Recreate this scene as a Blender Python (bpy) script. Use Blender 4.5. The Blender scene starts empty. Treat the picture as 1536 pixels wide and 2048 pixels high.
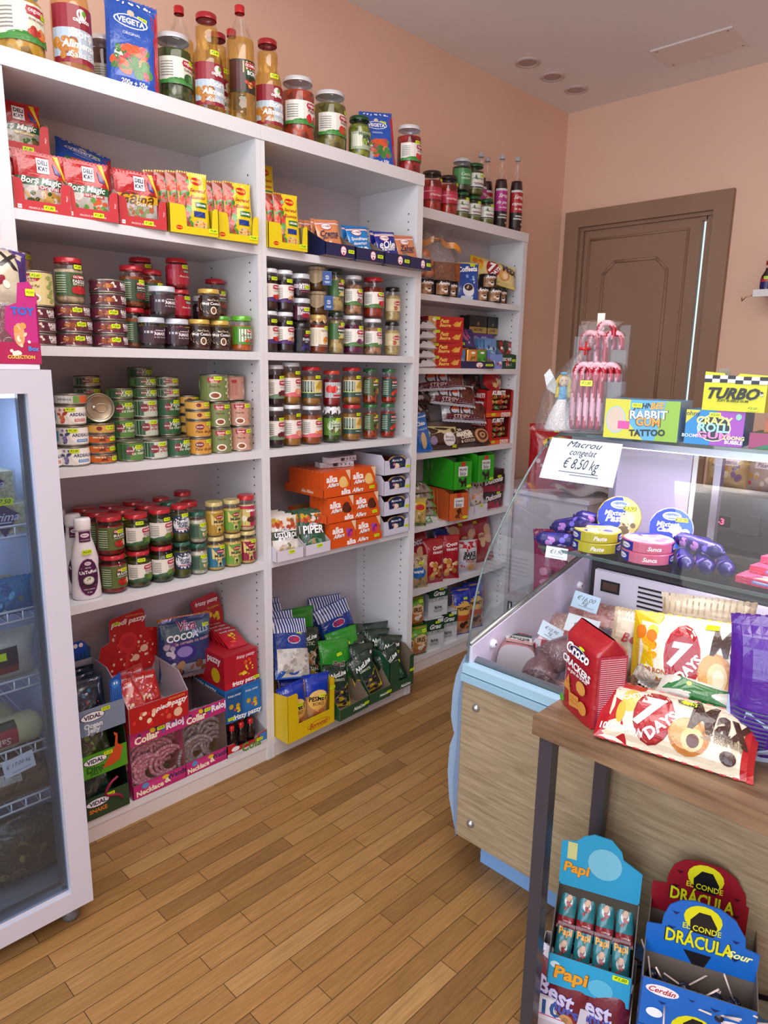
import bpy, math, random
from mathutils import Vector, Matrix
SC = bpy.context.scene; COL = SC.collection
PI = math.pi; R = math.radians
# ---------------------------------------------------------------- camera
YAW, PITCH, ROLL = 0.7722, -0.2094, 0.0177
fw = Vector((math.cos(PITCH)*math.cos(YAW), math.cos(PITCH)*math.sin(YAW), math.sin(PITCH)))
rt = Vector((math.sin(YAW), -math.cos(YAW), 0)); up = rt.cross(fw)
rt, up = rt*math.cos(ROLL)+up*math.sin(ROLL), up*math.cos(ROLL)-rt*math.sin(ROLL)
cam = bpy.data.objects.new('camera', bpy.data.cameras.new('camera')); COL.objects.link(cam)
M = Matrix((rt, up, -fw)).transposed().to_4x4(); M.translation = Vector((-1.5539, -2.1184, 1.5869))
cam.matrix_world = M; cam.data.sensor_fit = 'HORIZONTAL'; cam.data.sensor_width = 36
cam.data.lens = 36*1396.26/1536; cam.data.clip_start = .05; SC.camera = cam
# ---------------------------------------------------------------- light
SC.view_settings.view_transform = 'Standard'; SC.view_settings.look = 'None'
SC.view_settings.exposure = 0.1; SC.view_settings.gamma = 1; SC.view_settings.use_curve_mapping = False
W = bpy.data.worlds.new('world'); SC.world = W; W.use_nodes = True
W.node_tree.nodes['Background'].inputs[0].default_value = (.80, .86, 1, 1)
W.node_tree.nodes['Background'].inputs[1].default_value = 1.2
def area(name, loc, rot, sx, sy, power, col):
    l = bpy.data.lights.new(name, 'AREA'); l.shape = 'RECTANGLE'; l.size = sx; l.size_y = sy
    l.energy = power; l.color = col
    o = bpy.data.objects.new(name, l); o.location = loc; o.rotation_euler = rot; COL.objects.link(o); return o
area('shop_window_daylight', (-3.4, -1.9, 1.65), (0, R(-90), 0), 2.6, 3.6, 80, (.80, .90, 1))
area('ceiling_lamp_glow', (-.6, -1.3, 3.06), (0, 0, 0), 1.5, 1.2, 34, (1, .96, .92))
area('ceiling_lamp_glow', (-2.2, -3.0, 3.06), (0, 0, 0), 1.5, 1.2, 34, (1, .96, .92))
# ---------------------------------------------------------------- colours and materials
def hx(c):
    c = c.lstrip('#')
    if len(c) == 3: c = ''.join(a+a for a in c)
    v = [int(c[i:i+2], 16)/255 for i in (0, 2, 4)]
    return tuple(x/12.92 if x <= .04045 else ((x+.055)/1.055)**2.4 for x in v)+(1,)
MATS = {}
def newmat(n):
    m = bpy.data.materials.new(n); m.use_nodes = True; nt = m.node_tree
    return m, nt, nt.nodes['Principled BSDF'], (lambda t: nt.nodes.new('ShaderNode'+t)), nt.links.new
def colmat(n, rough, metal=0, coat=0, bump=0, bscale=60, chunk=0, spec=.5, grain=0, dist=.002):
    m, nt, b, N, L = newmat(n)
    at = N('Attribute'); at.attribute_name = 'Col'; src = at.outputs['Color']
    tc = N('TexCoord')
    if chunk:
        v = N('TexVoronoi'); v.inputs['Scale'].default_value = chunk; L(tc.outputs['Object'], v.inputs['Vector'])
        rp = N('ValToRGB'); rp.color_ramp.elements[0].color = (.42, .38, .34, 1); rp.color_ramp.elements[1].color = (1.45, 1.4, 1.3, 1)
        sx = N('SeparateColor'); L(v.outputs['Color'], sx.inputs[0]); L(sx.outputs[0], rp.inputs[0])
        mx = N('Mix'); mx.data_type = 'RGBA'; mx.blend_type = 'MULTIPLY'; mx.inputs[0].default_value = 1
        L(src, mx.inputs[6]); L(rp.outputs[0], mx.inputs[7]); src = mx.outputs[2]
        bp = N('Bump'); bp.inputs['Strength'].default_value = .6; bp.inputs['Distance'].default_value = .004; bp.invert = True
        L(v.outputs['Distance'], bp.inputs['Height']); L(bp.outputs[0], b.inputs['Normal'])
    if grain:
        v = N('TexNoise'); v.inputs['Scale'].default_value = grain; v.inputs['Detail'].default_value = 6; L(tc.outputs['Object'], v.inputs['Vector'])
        rp = N('ValToRGB'); rp.color_ramp.elements[0].position = .35; rp.color_ramp.elements[1].position = .65
        rp.color_ramp.elements[0].color = (.6, .58, .55, 1); rp.color_ramp.elements[1].color = (1.2, 1.2, 1.2, 1); L(v.outputs[0], rp.inputs[0])
        mx = N('Mix'); mx.data_type = 'RGBA'; mx.blend_type = 'MULTIPLY'; mx.inputs[0].default_value = 1
        L(src, mx.inputs[6]); L(rp.outputs[0], mx.inputs[7]); src = mx.outputs[2]
    if bump:
        v = N('TexNoise'); v.inputs['Scale'].default_value = bscale; v.inputs['Detail'].default_value = 3; v.inputs['Distortion'].default_value = 1.5
        L(tc.outputs['Object'], v.inputs['Vector'])
        bp = N('Bump'); bp.inputs['Strength'].default_value = bump; bp.inputs['Distance'].default_value = dist
        L(v.outputs[0], bp.inputs['Height']); L(bp.outputs[0], b.inputs['Normal'])
    L(src, b.inputs['Base Color']); b.inputs['Roughness'].default_value = rough; b.inputs['Metallic'].default_value = metal
    b.inputs['Coat Weight'].default_value = coat; b.inputs['Coat Roughness'].default_value = .08
    b.inputs['Specular IOR Level'].default_value = spec
    MATS[n] = m; return m
colmat('paper', .5); colmat('card', .38, coat=.15); colmat('foil', .26, coat=.5, bump=.55, bscale=22, dist=.006); colmat('plastic', .3, coat=.3)
colmat('metal', .3, metal=.85); colmat('lid', .28, metal=.15, coat=.4); colmat('chunk', .3, chunk=75, coat=.3); colmat('pulp', .35, grain=90, coat=.2)
colmat('bigchunk', .3, chunk=42, coat=.3); colmat('matte', .8); colmat('white_laminate', .35); colmat('cloth', .9, grain=400); colmat('meat', .4, grain=120, coat=.5)
colmat('crinkle', .15, coat=.6, bump=1, bscale=45, dist=.01)
def clear(n, tint=(1, 1, 1), refl=.06, rough=.03, bump=0, bscale=30, haze=0, hazecol=(1, 1, 1), dist=.01):
    m = bpy.data.materials.new(n); m.use_nodes = True; nt = m.node_tree; nt.nodes.clear(); N = lambda t: nt.nodes.new('ShaderNode'+t); L = nt.links.new
    o = N('OutputMaterial'); t = N('BsdfTransparent'); g = N('BsdfGlossy'); mx = N('MixShader'); fr = N('LayerWeight'); mr = N('MapRange')
    t.inputs[0].default_value = (*tint, 1); g.inputs['Roughness'].default_value = rough; fr.inputs['Blend'].default_value = .35
    mr.inputs['To Min'].default_value = refl*.6; mr.inputs['To Max'].default_value = min(1, refl*5)
    L(fr.outputs['Fresnel'], mr.inputs['Value']); L(mr.outputs[0], mx.inputs[0]); base = t.outputs[0]
    if haze:
        df = N('BsdfDiffuse'); df.inputs[0].default_value = (*hazecol, 1); m2 = N('MixShader'); m2.inputs[0].default_value = haze
        L(t.outputs[0], m2.inputs[1]); L(df.outputs[0], m2.inputs[2]); base = m2.outputs[0]
    L(base, mx.inputs[1]); L(g.outputs[0], mx.inputs[2]); L(mx.outputs[0], o.inputs[0])
    if bump:
        v = N('TexNoise'); v.inputs['Scale'].default_value = bscale; v.inputs['Detail'].default_value = 4; v.inputs['Distortion'].default_value = 2
        tc = N('TexCoord'); L(tc.outputs['Object'], v.inputs['Vector']); bp = N('Bump'); bp.inputs['Strength'].default_value = bump; bp.inputs['Distance'].default_value = dist
        L(v.outputs[0], bp.inputs['Height']); L(bp.outputs[0], g.inputs['Normal']); L(bp.outputs[0], fr.inputs['Normal'])
    MATS[n] = m; return m
clear('jar_glass', refl=.06); clear('case_glass', (.95, .98, .98), refl=.018, rough=.01); clear('door_glass', (.72, .78, .84), refl=.04, haze=.02, hazecol=(.55, .6, .68))
clear('film', refl=.09, rough=.08, bump=.8, bscale=34, haze=.03); clear('window_film', refl=.05, rough=.08, bump=.25, bscale=24); clear('acrylic', (.97, .98, 1), refl=.03); clear('milky', refl=.1, rough=.2, haze=.35, bump=.6)
clear('gold_liquid', (.99, .86, .50), refl=.03, haze=.09, hazecol=(.85, .55, .16)); clear('pale_liquid', (.98, .82, .55), refl=.03, haze=.14, hazecol=(.85, .50, .24))
clear('glass_edge', (.55, .68, .68), refl=.12, haze=.3, hazecol=(.22, .32, .33))
def emis(n, col, s):
    m, nt, b, N, L = newmat(n); b.inputs['Base Color'].default_value = col; b.inputs['Emission Color'].default_value = col; b.inputs['Emission Strength'].default_value = s; MATS[n] = m
emis('lamp_glow', (1, .93, .85, 1), 5); emis('led_red', (1, .05, .15, 1), 3); emis('case_lamp', (.95, .80, 1, 1), 6); emis('pink_tube', (1, .3, .8, 1), 4); emis('sky_slit', (.65, .85, .9, 1), .8)
# ---------------------------------------------------------------- mesh builder
TXT = {}
def text_geo(s, bold=.012, shear=0):
    k = (s, bold, shear)
    if k not in TXT:
        cu = bpy.data.curves.new('t', 'FONT'); cu.body = s; cu.size = 1; cu.resolution_u = 2; cu.offset = bold; cu.shear = shear; cu.align_x = 'LEFT'
        o = bpy.data.objects.new('t', cu); me = bpy.data.meshes.new_from_object(o)
        vs = [v.co[:2] for v in me.vertices]; fs = [tuple(p.vertices) for p in me.polygons]
        # keep faces counter-clockwise
        out = []
        for q in fs:
            ar = sum(vs[q[i]][0]*vs[q[(i+1) % len(q)]][1]-vs[q[(i+1) % len(q)]][0]*vs[q[i]][1] for i in range(len(q)))
            out.append(q if ar > 0 else q[::-1])
        xs = [v[0] for v in vs] or [0, 1]; ys = [v[1] for v in vs] or [0, 1]
        w = max(xs)-min(xs) or 1; cx = (max(xs)+min(xs))/2; cy = (max(ys)+min(ys))/2
        TXT[k] = ([((x-cx)/w, (y-cy)/w) for x, y in vs], out, (max(ys)-min(ys))/w)
        bpy.data.objects.remove(o); bpy.data.curves.remove(cu); bpy.data.meshes.remove(me)
    return TXT[k]
class G:
    def __init__(s): s.v = []; s.f = []; s.c = []; s.m = []; s.ms = []; s.sm = []
    def mi(s, m):
        if m not in s.ms: s.ms.append(m)
        return s.ms.index(m)
    def face(s, idx, c, m, smooth=False): s.f.append(tuple(idx)); s.c.append(c); s.m.append(s.mi(m)); s.sm.append(smooth)
    def poly(s, pts, c, m='card', smooth=False):
        n = len(s.v); s.v += [tuple(p) for p in pts]; s.face(range(n, n+len(pts)), hx(c), m, smooth); return s
    def box(s, x0, y0, z0, x1, y1, z1, c='fff', m='card', cols=None):
        n = len(s.v); s.v += [(x, y, z) for z in (z0, z1) for y in (y0, y1) for x in (x0, x1)]
        cols = cols or {}
        for k, q in dict(b=(0, 2, 3, 1), t=(4, 5, 7, 6), f=(0, 1, 5, 4), k=(2, 6, 7, 3), l=(0, 4, 6, 2), r=(1, 3, 7, 5)).items():
            s.face([n+i for i in q], hx(cols.get(k, c)), m)
        return s
    def prism(s, pts, t, c, m='card', frame=None, ce=None):       # outline in (u,v), extruded by t behind; frame(u,v,w)->xyz
        fr = frame or (lambda u, v, w: (u, w, v)); n = len(s.v); k = len(pts)
        ar = sum(pts[i][0]*pts[(i+1) % k][1]-pts[(i+1) % k][0]*pts[i][1] for i in range(k))
        if ar < 0: pts = pts[::-1]
        s.v += [tuple(fr(u, v, 0)) for u, v in pts]+[tuple(fr(u, v, t)) for u, v in pts]
        s.face(range(n, n+k), hx(c), m); s.face(range(n+2*k-1, n+k-1, -1), hx(ce or c), m)
        for i in range(k): j = (i+1) % k; s.face((n+i, n+k+i, n+k+j, n+j), hx(ce or c), m)
        return s
    def lathe(s, prof, c, m='card', n=28, a0=0, a1=2*PI, cx=0, cy=0, smooth=True, sq=1):   # prof: (r,z[,colour])
        b = len(s.v); k = len(prof); full = a1-a0 > 6.28; cols = n if full else n+1
        for i in range(cols):
            a = a0+(a1-a0)*i/n
            for p in prof: s.v.append((cx+p[0]*math.sin(a), cy-p[0]*math.cos(a)*sq, p[1]))
        for i in range(n):
            j = (i+1) % cols
            for q in range(k-1):
                cc = prof[q][2] if len(prof[q]) > 2 else c
                s.face((b+i*k+q, b+j*k+q, b+j*k+q+1, b+i*k+q+1), hx(cc), m, smooth)
        return s
    def tube(s, pts, r, c, m='plastic', n=8, closed=False, col2=None, rr=None):
        b = len(s.v); P = [Vector(p) for p in pts]; N = len(P); ref = Vector((.13, .31, 1)).normalized()
        for i, p in enumerate(P):
            d = (P[(i+1) % N if closed else min(i+1, N-1)]-P[(i-1) if (closed or i) else 0]).normalized()
            a = d.cross(ref); a = a.normalized() if a.length > 1e-4 else Vector((1, 0, 0)); e = d.cross(a)
            q = rr[i] if rr else r
            for k in range(n): t = 2*PI*k/n; s.v.append(tuple(p+a*q*math.cos(t)+e*q*math.sin(t)))
        for i in range(N if closed else N-1):
            for k in range(n):
                i2 = (i+1) % N; cc = c if not col2 else (c if (k+i) % n < n/2 else col2)
                s.face((b+i*n+k, b+i*n+(k+1) % n, b+i2*n+(k+1) % n, b+i2*n+k), hx(cc), m, True)
        if not closed:
            s.face([b+k for k in range(n)][::-1], hx(c), m); s.face([b+(N-1)*n+k for k in range(n)], hx(c), m)
        return s
    def grid(s, fn, nu, nv, c, m='foil', smooth=True, flip=False):
        b = len(s.v)
        for j in range(nv+1):
            for i in range(nu+1): s.v.append(tuple(fn(-1+2*i/nu, -1+2*j/nv)))
        for j in range(nv):
            for i in range(nu):
                q = (b+j*(nu+1)+i, b+j*(nu+1)+i+1, b+(j+1)*(nu+1)+i+1, b+(j+1)*(nu+1)+i)
                cc = c(-1+(2*i+1)/nu, -1+(2*j+1)/nv) if callable(c) else c
                s.face(q[::-1] if flip else q, hx(cc), m, smooth)
        return s
    def ball(s, cx, cy, cz, rx, ry, rz, c, m='plastic', n=10, jit=0, rnd=random):
        b = len(s.v); k = n//2
        for j in range(k+1):
            t = PI*j/k
            for i in range(n):
                a = 2*PI*i/n; q = 1+rnd.uniform(-jit, jit)
                s.v.append((cx+rx*q*math.sin(t)*math.cos(a), cy+ry*q*math.sin(t)*math.sin(a), cz-rz*q*math.cos(t)))
        for j in range(k):
            for i in range(n): s.face((b+j*n+i, b+j*n+(i+1) % n, b+(j+1)*n+(i+1) % n, b+(j+1)*n+i), hx(c), m, True)
        return s
    # printed art: items in half-extent units of a label w x h centred on mp(0,0); layered outwards
    def art(s, items, w, h, mp, step=(9, 9), m=None, l0=.0003, dl=.00012):
        m = m or 'card'; hw, hh = w/2, h/2; off = l0
        for it in items:
            k = it[0]; off += dl
            if k == 'R':
                _, x, y, a, b, c = it[:6]; a *= hw; b *= hh; X = x*hw; Y = y*hh
                nu = max(1, math.ceil(2*a/step[0])); nv = max(1, math.ceil(2*b/step[1])); n = len(s.v)
                for j in range(nv+1):
                    for i in range(nu+1): s.v.append(tuple(mp(X-a+2*a*i/nu, Y-b+2*b*j/nv, off)))
                for j in range(nv):
                    for i in range(nu):
                        q = n+j*(nu+1)+i; s.face((q, q+1, q+nu+2, q+nu+1), hx(c), m, False)
            elif k in 'EP':
                if k == 'E':
                    _, x, y, a, b, c = it[:6]; rot = it[6] if len(it) > 6 else 0
                    pts = []
                    for i in range(16):
                        t = 2*PI*i/16; ex, ey = a*hw*math.cos(t), b*hh*math.sin(t)
                        pts.append((x*hw+ex*math.cos(rot)-ey*math.sin(rot), y*hh+ex*math.sin(rot)+ey*math.cos(rot)))
                else: pts = [(x*hw, y*hh) for x, y in it[1]]; c = it[2]
                cx = sum(p[0] for p in pts)/len(pts); cy = sum(p[1] for p in pts)/len(pts); n = len(s.v); K = len(pts)
                ar = sum(pts[i][0]*pts[(i+1) % K][1]-pts[(i+1) % K][0]*pts[i][1] for i in range(K))
                if ar < 0: pts = pts[::-1]
                big = max(abs(p[0]-cx) for p in pts) > step[0] or max(abs(p[1]-cy) for p in pts) > step[1]
                s.v.append(tuple(mp(cx, cy, off)))
                rings = (.25, .5, .75, 1) if big else (1,)
                for q in rings:
                    for p in pts: s.v.append(tuple(mp(cx+(p[0]-cx)*q, cy+(p[1]-cy)*q, off)))
                for i in range(K):
                    j = (i+1) % K; s.face((n, n+1+i, n+1+j), hx(c), m)
                    if big:
                        for t in range(3): s.face((n+1+K*t+i, n+1+K*(t+1)+i, n+1+K*(t+1)+j, n+1+K*t+j), hx(c), m)
            elif k == 'T':
                _, x, y, tw, txt, c = it[:6]; o = it[6] if len(it) > 6 else {}
                vs, fs, asp = text_geo(txt, min(o.get('b', .012), .02+o.get('b', .012)*.3), o.get('s', 0)); wd = tw*hw*2; rot = R(o.get('r', 0)); st = o.get('h', 1); n = len(s.v)
                for a, b in vs:
                    a *= wd; b *= wd*st; s.v.append(tuple(mp(x*hw+a*math.cos(rot)-b*math.sin(rot), y*hh+a*math.sin(rot)+b*math.cos(rot), off)))
                if step[0] > 1:
                    for q in fs: s.face([n+i for i in q], hx(c), m)
                else:
                    del s.v[n:]; th = step[0]*.8
                    def tri(a, b, e, k=0):
                        L = [((b[0]-a[0])**2+(b[1]-a[1])**2, a, b, e), ((e[0]-b[0])**2+(e[1]-b[1])**2, b, e, a), ((a[0]-e[0])**2+(a[1]-e[1])**2, e, a, b)]
                        mx_, p, q_, r_ = max(L, key=lambda z: z[0])
                        if mx_ > th*th and k < 5: md = ((p[0]+q_[0])/2, (p[1]+q_[1])/2); tri(p, md, r_, k+1); tri(md, q_, r_, k+1)
                        else: k0 = len(s.v); s.v += [tuple(mp(*a, off)), tuple(mp(*b, off)), tuple(mp(*e, off))]; s.face((k0, k0+1, k0+2), hx(c), m)
                    P_ = []
                    for a, b in vs: a *= wd; b *= wd*st; P_.append((x*hw+a*math.cos(rot)-b*math.sin(rot), y*hh+a*math.sin(rot)+b*math.cos(rot)))
                    for q in fs:
                        for i in range(1, len(q)-1): tri(P_[q[0]], P_[q[i]], P_[q[i+1]])
            elif k == 'B':      # scattered food: seed, n, x, y, w, h, size, colours
                _, sd, n_, x, y, a, b, sz, cs = it; rd = random.Random(sd); sub = []
                for i in range(n_):
                    q = sz*rd.uniform(.6, 1.3); sub.append(('E', x+rd.uniform(-1, 1)*max(0, a-q*.7), y+rd.uniform(-1, 1)*max(0, b-q*.7*w/h), q, q*w/h*rd.uniform(.55, 1), rd.choice(cs), rd.uniform(0, 3)))
                for i, e in enumerate(sub): s.art([e], w, h, mp, step, m, off+(i % 6)*.00003, 0)
                off += .0002
        return s
    def build(s, name, parent=None, loc=None):
        me = bpy.data.meshes.new(name); me.from_pydata(s.v, [], s.f)
        for m in s.ms: me.materials.append(MATS[m])
        me.polygons.foreach_set('material_index', s.m); me.polygons.foreach_set('use_smooth', s.sm)
        ca = me.color_attributes.new('Col', 'FLOAT_COLOR', 'CORNER'); fl = []
        for f, c in zip(s.f, s.c): fl += list(c)*len(f)
        ca.data.foreach_set('color', fl); me.update()
        o = bpy.data.objects.new(name, me); COL.objects.link(o); o.parent = parent
        if loc: o.location = loc
        return o
# mappings from label space to a surface
def cyl(r, z0, a=0): return lambda u, v, w: ((r+w)*math.sin(u/r+a), -(r+w)*math.cos(u/r+a), z0+v)
def flat(cx=0, y=0, cz=0): return lambda u, v, w: (cx+u, y-w, cz+v)              # faces -Y
def flatL(x=0, cy=0, cz=0): return lambda u, v, w: (x-w, cy-u, cz+v)             # faces -X (u runs towards -Y, to the reader's right)
def flatT(cx=0, cy=0, z=0): return lambda u, v, w: (cx+u, cy+v, z+w)             # faces up
def empty(name, loc=(0, 0, 0), rz=0):
    o = bpy.data.objects.new(name, None); o.empty_display_size = .05; o.location = loc; o.rotation_euler = (0, 0, rz); COL.objects.link(o); return o
def tag(o, label, cat, group=None):
    o['label'] = label; o['category'] = cat
    if group: o['group'] = group
    return o
def struct(o): o['kind'] = 'structure'; return o
def copy_tree(o, parent=None):
    c = o.copy(); COL.objects.link(c); c.parent = parent
    for ch in o.children: copy_tree(ch, c)
    return c
# ---------------------------------------------------------------- catalogue of kinds, placed many times
KIND = {}; PLACED = []; RN = random.Random(7)
def kind(key, name, noun, cat, h, fn, plural=None): KIND[key] = dict(name=name, noun=noun, cat=cat, h=h, fn=fn, proto=None, pl=plural or noun+'s')
def put(key, x, y, z, rz=None, where='', rot=None, full=None):
    k = KIND[key]; first = k['proto'] is None
    if first: k['proto'] = empty(k['name']); k['fn'](k['proto']); o = k['proto']
    else: o = copy_tree(k['proto'])
    o.location = (x, y, z); rz = RN.uniform(-14, 4) if rz is None else rz
    o.rotation_euler = rot if rot else (0, 0, R(rz))
    o['category'] = k['cat']; PLACED.append((o, key, where, full)); return o
def stack(x, y, z, keys, where='', rz=None, jit=.003):
    n = len(keys)
    for i, k in enumerate(keys):
        same = keys.count(k); w = where
        if same > 1:
            idx = [j for j in range(n) if keys[j] == k].index(i)
            t = {2: ['lower', 'upper'], 3: ['bottom', 'middle', 'top'], 4: ['bottom', 'second lowest', 'second highest', 'top'], 5: ['bottom', 'second lowest', 'middle', 'second highest', 'top'], 6: ['bottom', 'second', 'third', 'fourth', 'fifth', 'top']}[same][idx]
            w = t+' one'+(' stacked' if not where else '')+((' '+where) if where else '')
        put(k, x+(RN.uniform(-jit, jit) if i else 0), y+(RN.uniform(-jit, jit) if i else 0), z, rz if rz is None else rz+RN.uniform(-4, 4), w)
        z += KIND[k]['h']+.0006
def settle():          # nudge anything poking through a bookcase's back or side boards back inside
    for o, key, w, f in PLACED:
        x, y, z = o.location
        if not (-.84 < x < 1.84 and -.1 < y < .36): continue
        P = [o.matrix_basis @ ch.matrix_basis @ Vector(c) for ch in o.children for c in ch.bound_box]
        y1 = max(p.y for p in P); y0 = min(p.y for p in P); x0 = min(p.x for p in P); x1 = max(p.x for p in P); z0 = min(p.z for p in P)
        if z0 > 2.28: lim = .372
        else: lim = .351
        if y1 > lim: o.location.y -= y1-lim
        if z0 > 2.28: continue
        a, b = (-.823, -.033) if x < -.015 else ((.005, .791) if x < .81 else (.867, 1.795))
        if x1-x0 < b-a and y1-(y1-lim if y1 > lim else 0) > .03:
            if x0 < a: o.location.x += a-x0
            elif x1 > b and 'navytray' not in key: o.location.x -= x1-b
def finish():
    settle()
    byk = {}
    for p in PLACED: byk.setdefault(p[1], []).append(p)
    seen = {}
    for key, ps in byk.items():
        k = KIND[key]
        for o, _, w, full in ps:
            l = full or (k['noun']+((', '+w) if w else '')); o['label'] = l
            if len(ps) > 1: o['group'] = k['pl']
            seen.setdefault(l, []).append(key)
    for l, v in seen.items():
        if len(v) > 1: print('DUP LABEL', len(v), l)
        if len(l.split()) > 16 or len(l.split()) < 4: print('LEN', len(l.split()), l)
    print('THINGS', len(PLACED))
# ---------------------------------------------------------------- the room
LX, WY, ZC = 2.56, .374, 3.10
def procmat(name, fn):
    m, nt, b, N, L = newmat(name); fn(b, N, L); MATS[name] = m
def m_floor(b, N, L):
    tc = N('TexCoord'); mp = N('Mapping'); L(tc.outputs['Object'], mp.inputs['Vector']); mp.inputs['Location'].default_value = (.11, .012, 0)
    br = N('TexBrick'); br.offset = .37; br.offset_frequency = 2; br.inputs['Scale'].default_value = 1; br.inputs['Brick Width'].default_value = .46; br.inputs['Row Height'].default_value = .0585
    br.inputs['Mortar Size'].default_value = .0011; br.inputs['Mortar Smooth'].default_value = .1
    br.inputs['Color1'].default_value = (0, 0, 0, 1); br.inputs['Color2'].default_value = (1, 1, 1, 1); br.inputs['Mortar'].default_value = (0, 0, 0, 1)
    L(mp.outputs[0], br.inputs['Vector'])
    rp = N('ValToRGB'); e = rp.color_ramp.elements; e[0].color = hx('835f36'); e[1].color = hx('ab8656')
    for p, c in ((.3, '926c3e'), (.55, '9f7848'), (.8, '9a7142')): q = e.new(p); q.color = hx(c)
    L(br.outputs['Color'], rp.inputs[0])
    ns = N('TexNoise'); m2 = N('Mapping'); m2.inputs['Scale'].default_value = (5, 110, 1); L(tc.outputs['Object'], m2.inputs['Vector']); L(m2.outputs[0], ns.inputs['Vector'])
    ns.inputs['Scale'].default_value = 1.6; ns.inputs['Detail'].default_value = 6; ns.inputs['Distortion'].default_value = .8
    r2 = N('ValToRGB'); r2.color_ramp.elements[0].position = .3; r2.color_ramp.elements[0].color = (.74, .71, .66, 1); r2.color_ramp.elements[1].position = .7; r2.color_ramp.elements[1].color = (1.1, 1.1, 1.1, 1); L(ns.outputs[0], r2.inputs[0])
    mx = N('Mix'); mx.data_type = 'RGBA'; mx.blend_type = 'MULTIPLY'; mx.inputs[0].default_value = 1; L(rp.outputs[0], mx.inputs[6]); L(r2.outputs[0], mx.inputs[7])
    m3 = N('Mix'); m3.data_type = 'RGBA'; L(br.outputs['Fac'], m3.inputs[0]); L(mx.outputs[2], m3.inputs[6]); m3.inputs[7].default_value = hx('4a2f16')
    L(m3.outputs[2], b.inputs['Base Color']); b.inputs['Roughness'].default_value = .42; b.inputs['Specular IOR Level'].default_value = .35
    bp = N('Bump'); bp.inputs['Strength'].default_value = .25; bp.inputs['Distance'].default_value = .002; bp.invert = True; L(br.outputs['Fac'], bp.inputs['Height']); L(bp.outputs[0], b.inputs['Normal'])
procmat('oak_parquet', m_floor)
def m_plaster(c, c2):
    def f(b, N, L):
        tc = N('TexCoord'); ns = N('TexNoise'); ns.inputs['Scale'].default_value = 1.3; ns.inputs['Detail'].default_value = 4; L(tc.outputs['Object'], ns.inputs['Vector'])
        rp = N('ValToRGB'); rp.color_ramp.elements[0].position = .35; rp.color_ramp.elements[1].position = .65; rp.color_ramp.elements[0].color = hx(c); rp.color_ramp.elements[1].color = hx(c2); L(ns.outputs[0], rp.inputs[0]); L(rp.outputs[0], b.inputs['Base Color'])
        n2 = N('TexNoise'); n2.inputs['Scale'].default_value = 60; L(tc.outputs['Object'], n2.inputs['Vector']); bp = N('Bump'); bp.inputs['Strength'].default_value = .12; bp.inputs['Distance'].default_value = .003; L(n2.outputs[0], bp.inputs['Height']); L(bp.outputs[0], b.inputs['Normal'])
        b.inputs['Roughness'].default_value = .75
    return f
procmat('peach_plaster', m_plaster('e8c0a8', 'edc7b0')); procmat('ceiling_plaster', m_plaster('efebea', 'f2eeed'))
def m_wood(c1, c2, sc, rough=.5, axis=(0, 0, 0)):
    def f(b, N, L):
        tc = N('TexCoord'); mp = N('Mapping'); mp.inputs['Scale'].default_value = sc; mp.inputs['Rotation'].default_value = axis; L(tc.outputs['Object'], mp.inputs['Vector'])
        ns = N('TexNoise'); ns.inputs['Scale'].default_value = 1; ns.inputs['Detail'].default_value = 8; ns.inputs['Roughness'].default_value = .62; ns.inputs['Distortion'].default_value = .5; L(mp.outputs[0], ns.inputs['Vector'])
        rp = N('ValToRGB'); rp.color_ramp.elements[0].position = .32; rp.color_ramp.elements[1].position = .68; rp.color_ramp.elements[0].color = hx(c1); rp.color_ramp.elements[1].color = hx(c2); L(ns.outputs[0], rp.inputs[0]); L(rp.outputs[0], b.inputs['Base Color'])
        b.inputs['Roughness'].default_value = rough; b.inputs['Specular IOR Level'].default_value = .3
    return f
procmat('oak_panel', m_wood('847259', 'a8977a', (3, 7, 110), .5)); procmat('walnut_top', m_wood('57402f', '8f7358', (34, 3.2, 30), .35)); procmat('door_brown', m_wood('937560', '9b7d68', (4, 4, 2), .5))
def setpiece(name, fn):
    g = G(); fn(g); return struct(g.build(name))
setpiece('floor', lambda g: g.box(-3.6, -4.3, -.05, LX+.1, WY+.1, 0, 'fff', 'oak_parquet'))
setpiece('ceiling', lambda g: g.box(-3.6, -4.3, ZC, LX+.1, WY+.1, ZC+.05, 'fff', 'ceiling_plaster'))
setpiece('wall_left', lambda g: g.box(-3.6, WY, 0, LX+.1, WY+.1, ZC, 'fff', 'peach_plaster'))
setpiece('wall_right', lambda g: g.box(-3.6, -4.4, 0, LX+.1, -4.3, ZC, 'fff', 'peach_plaster'))
DY0, DY1, DH = -.665, .325, 2.52      # outer edges of the door frame
def wb(g):
    g.box(LX, -4.3, 0, LX+.1, DY0+.05, ZC, 'fff', 'peach_plaster'); g.box(LX, DY1-.05, 0, LX+.1, WY, ZC, 'fff', 'peach_plaster'); g.box(LX, DY0+.05, DH-.05, LX+.1, DY1-.05, ZC, 'fff', 'peach_plaster')
setpiece('wall_back', wb)
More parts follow.
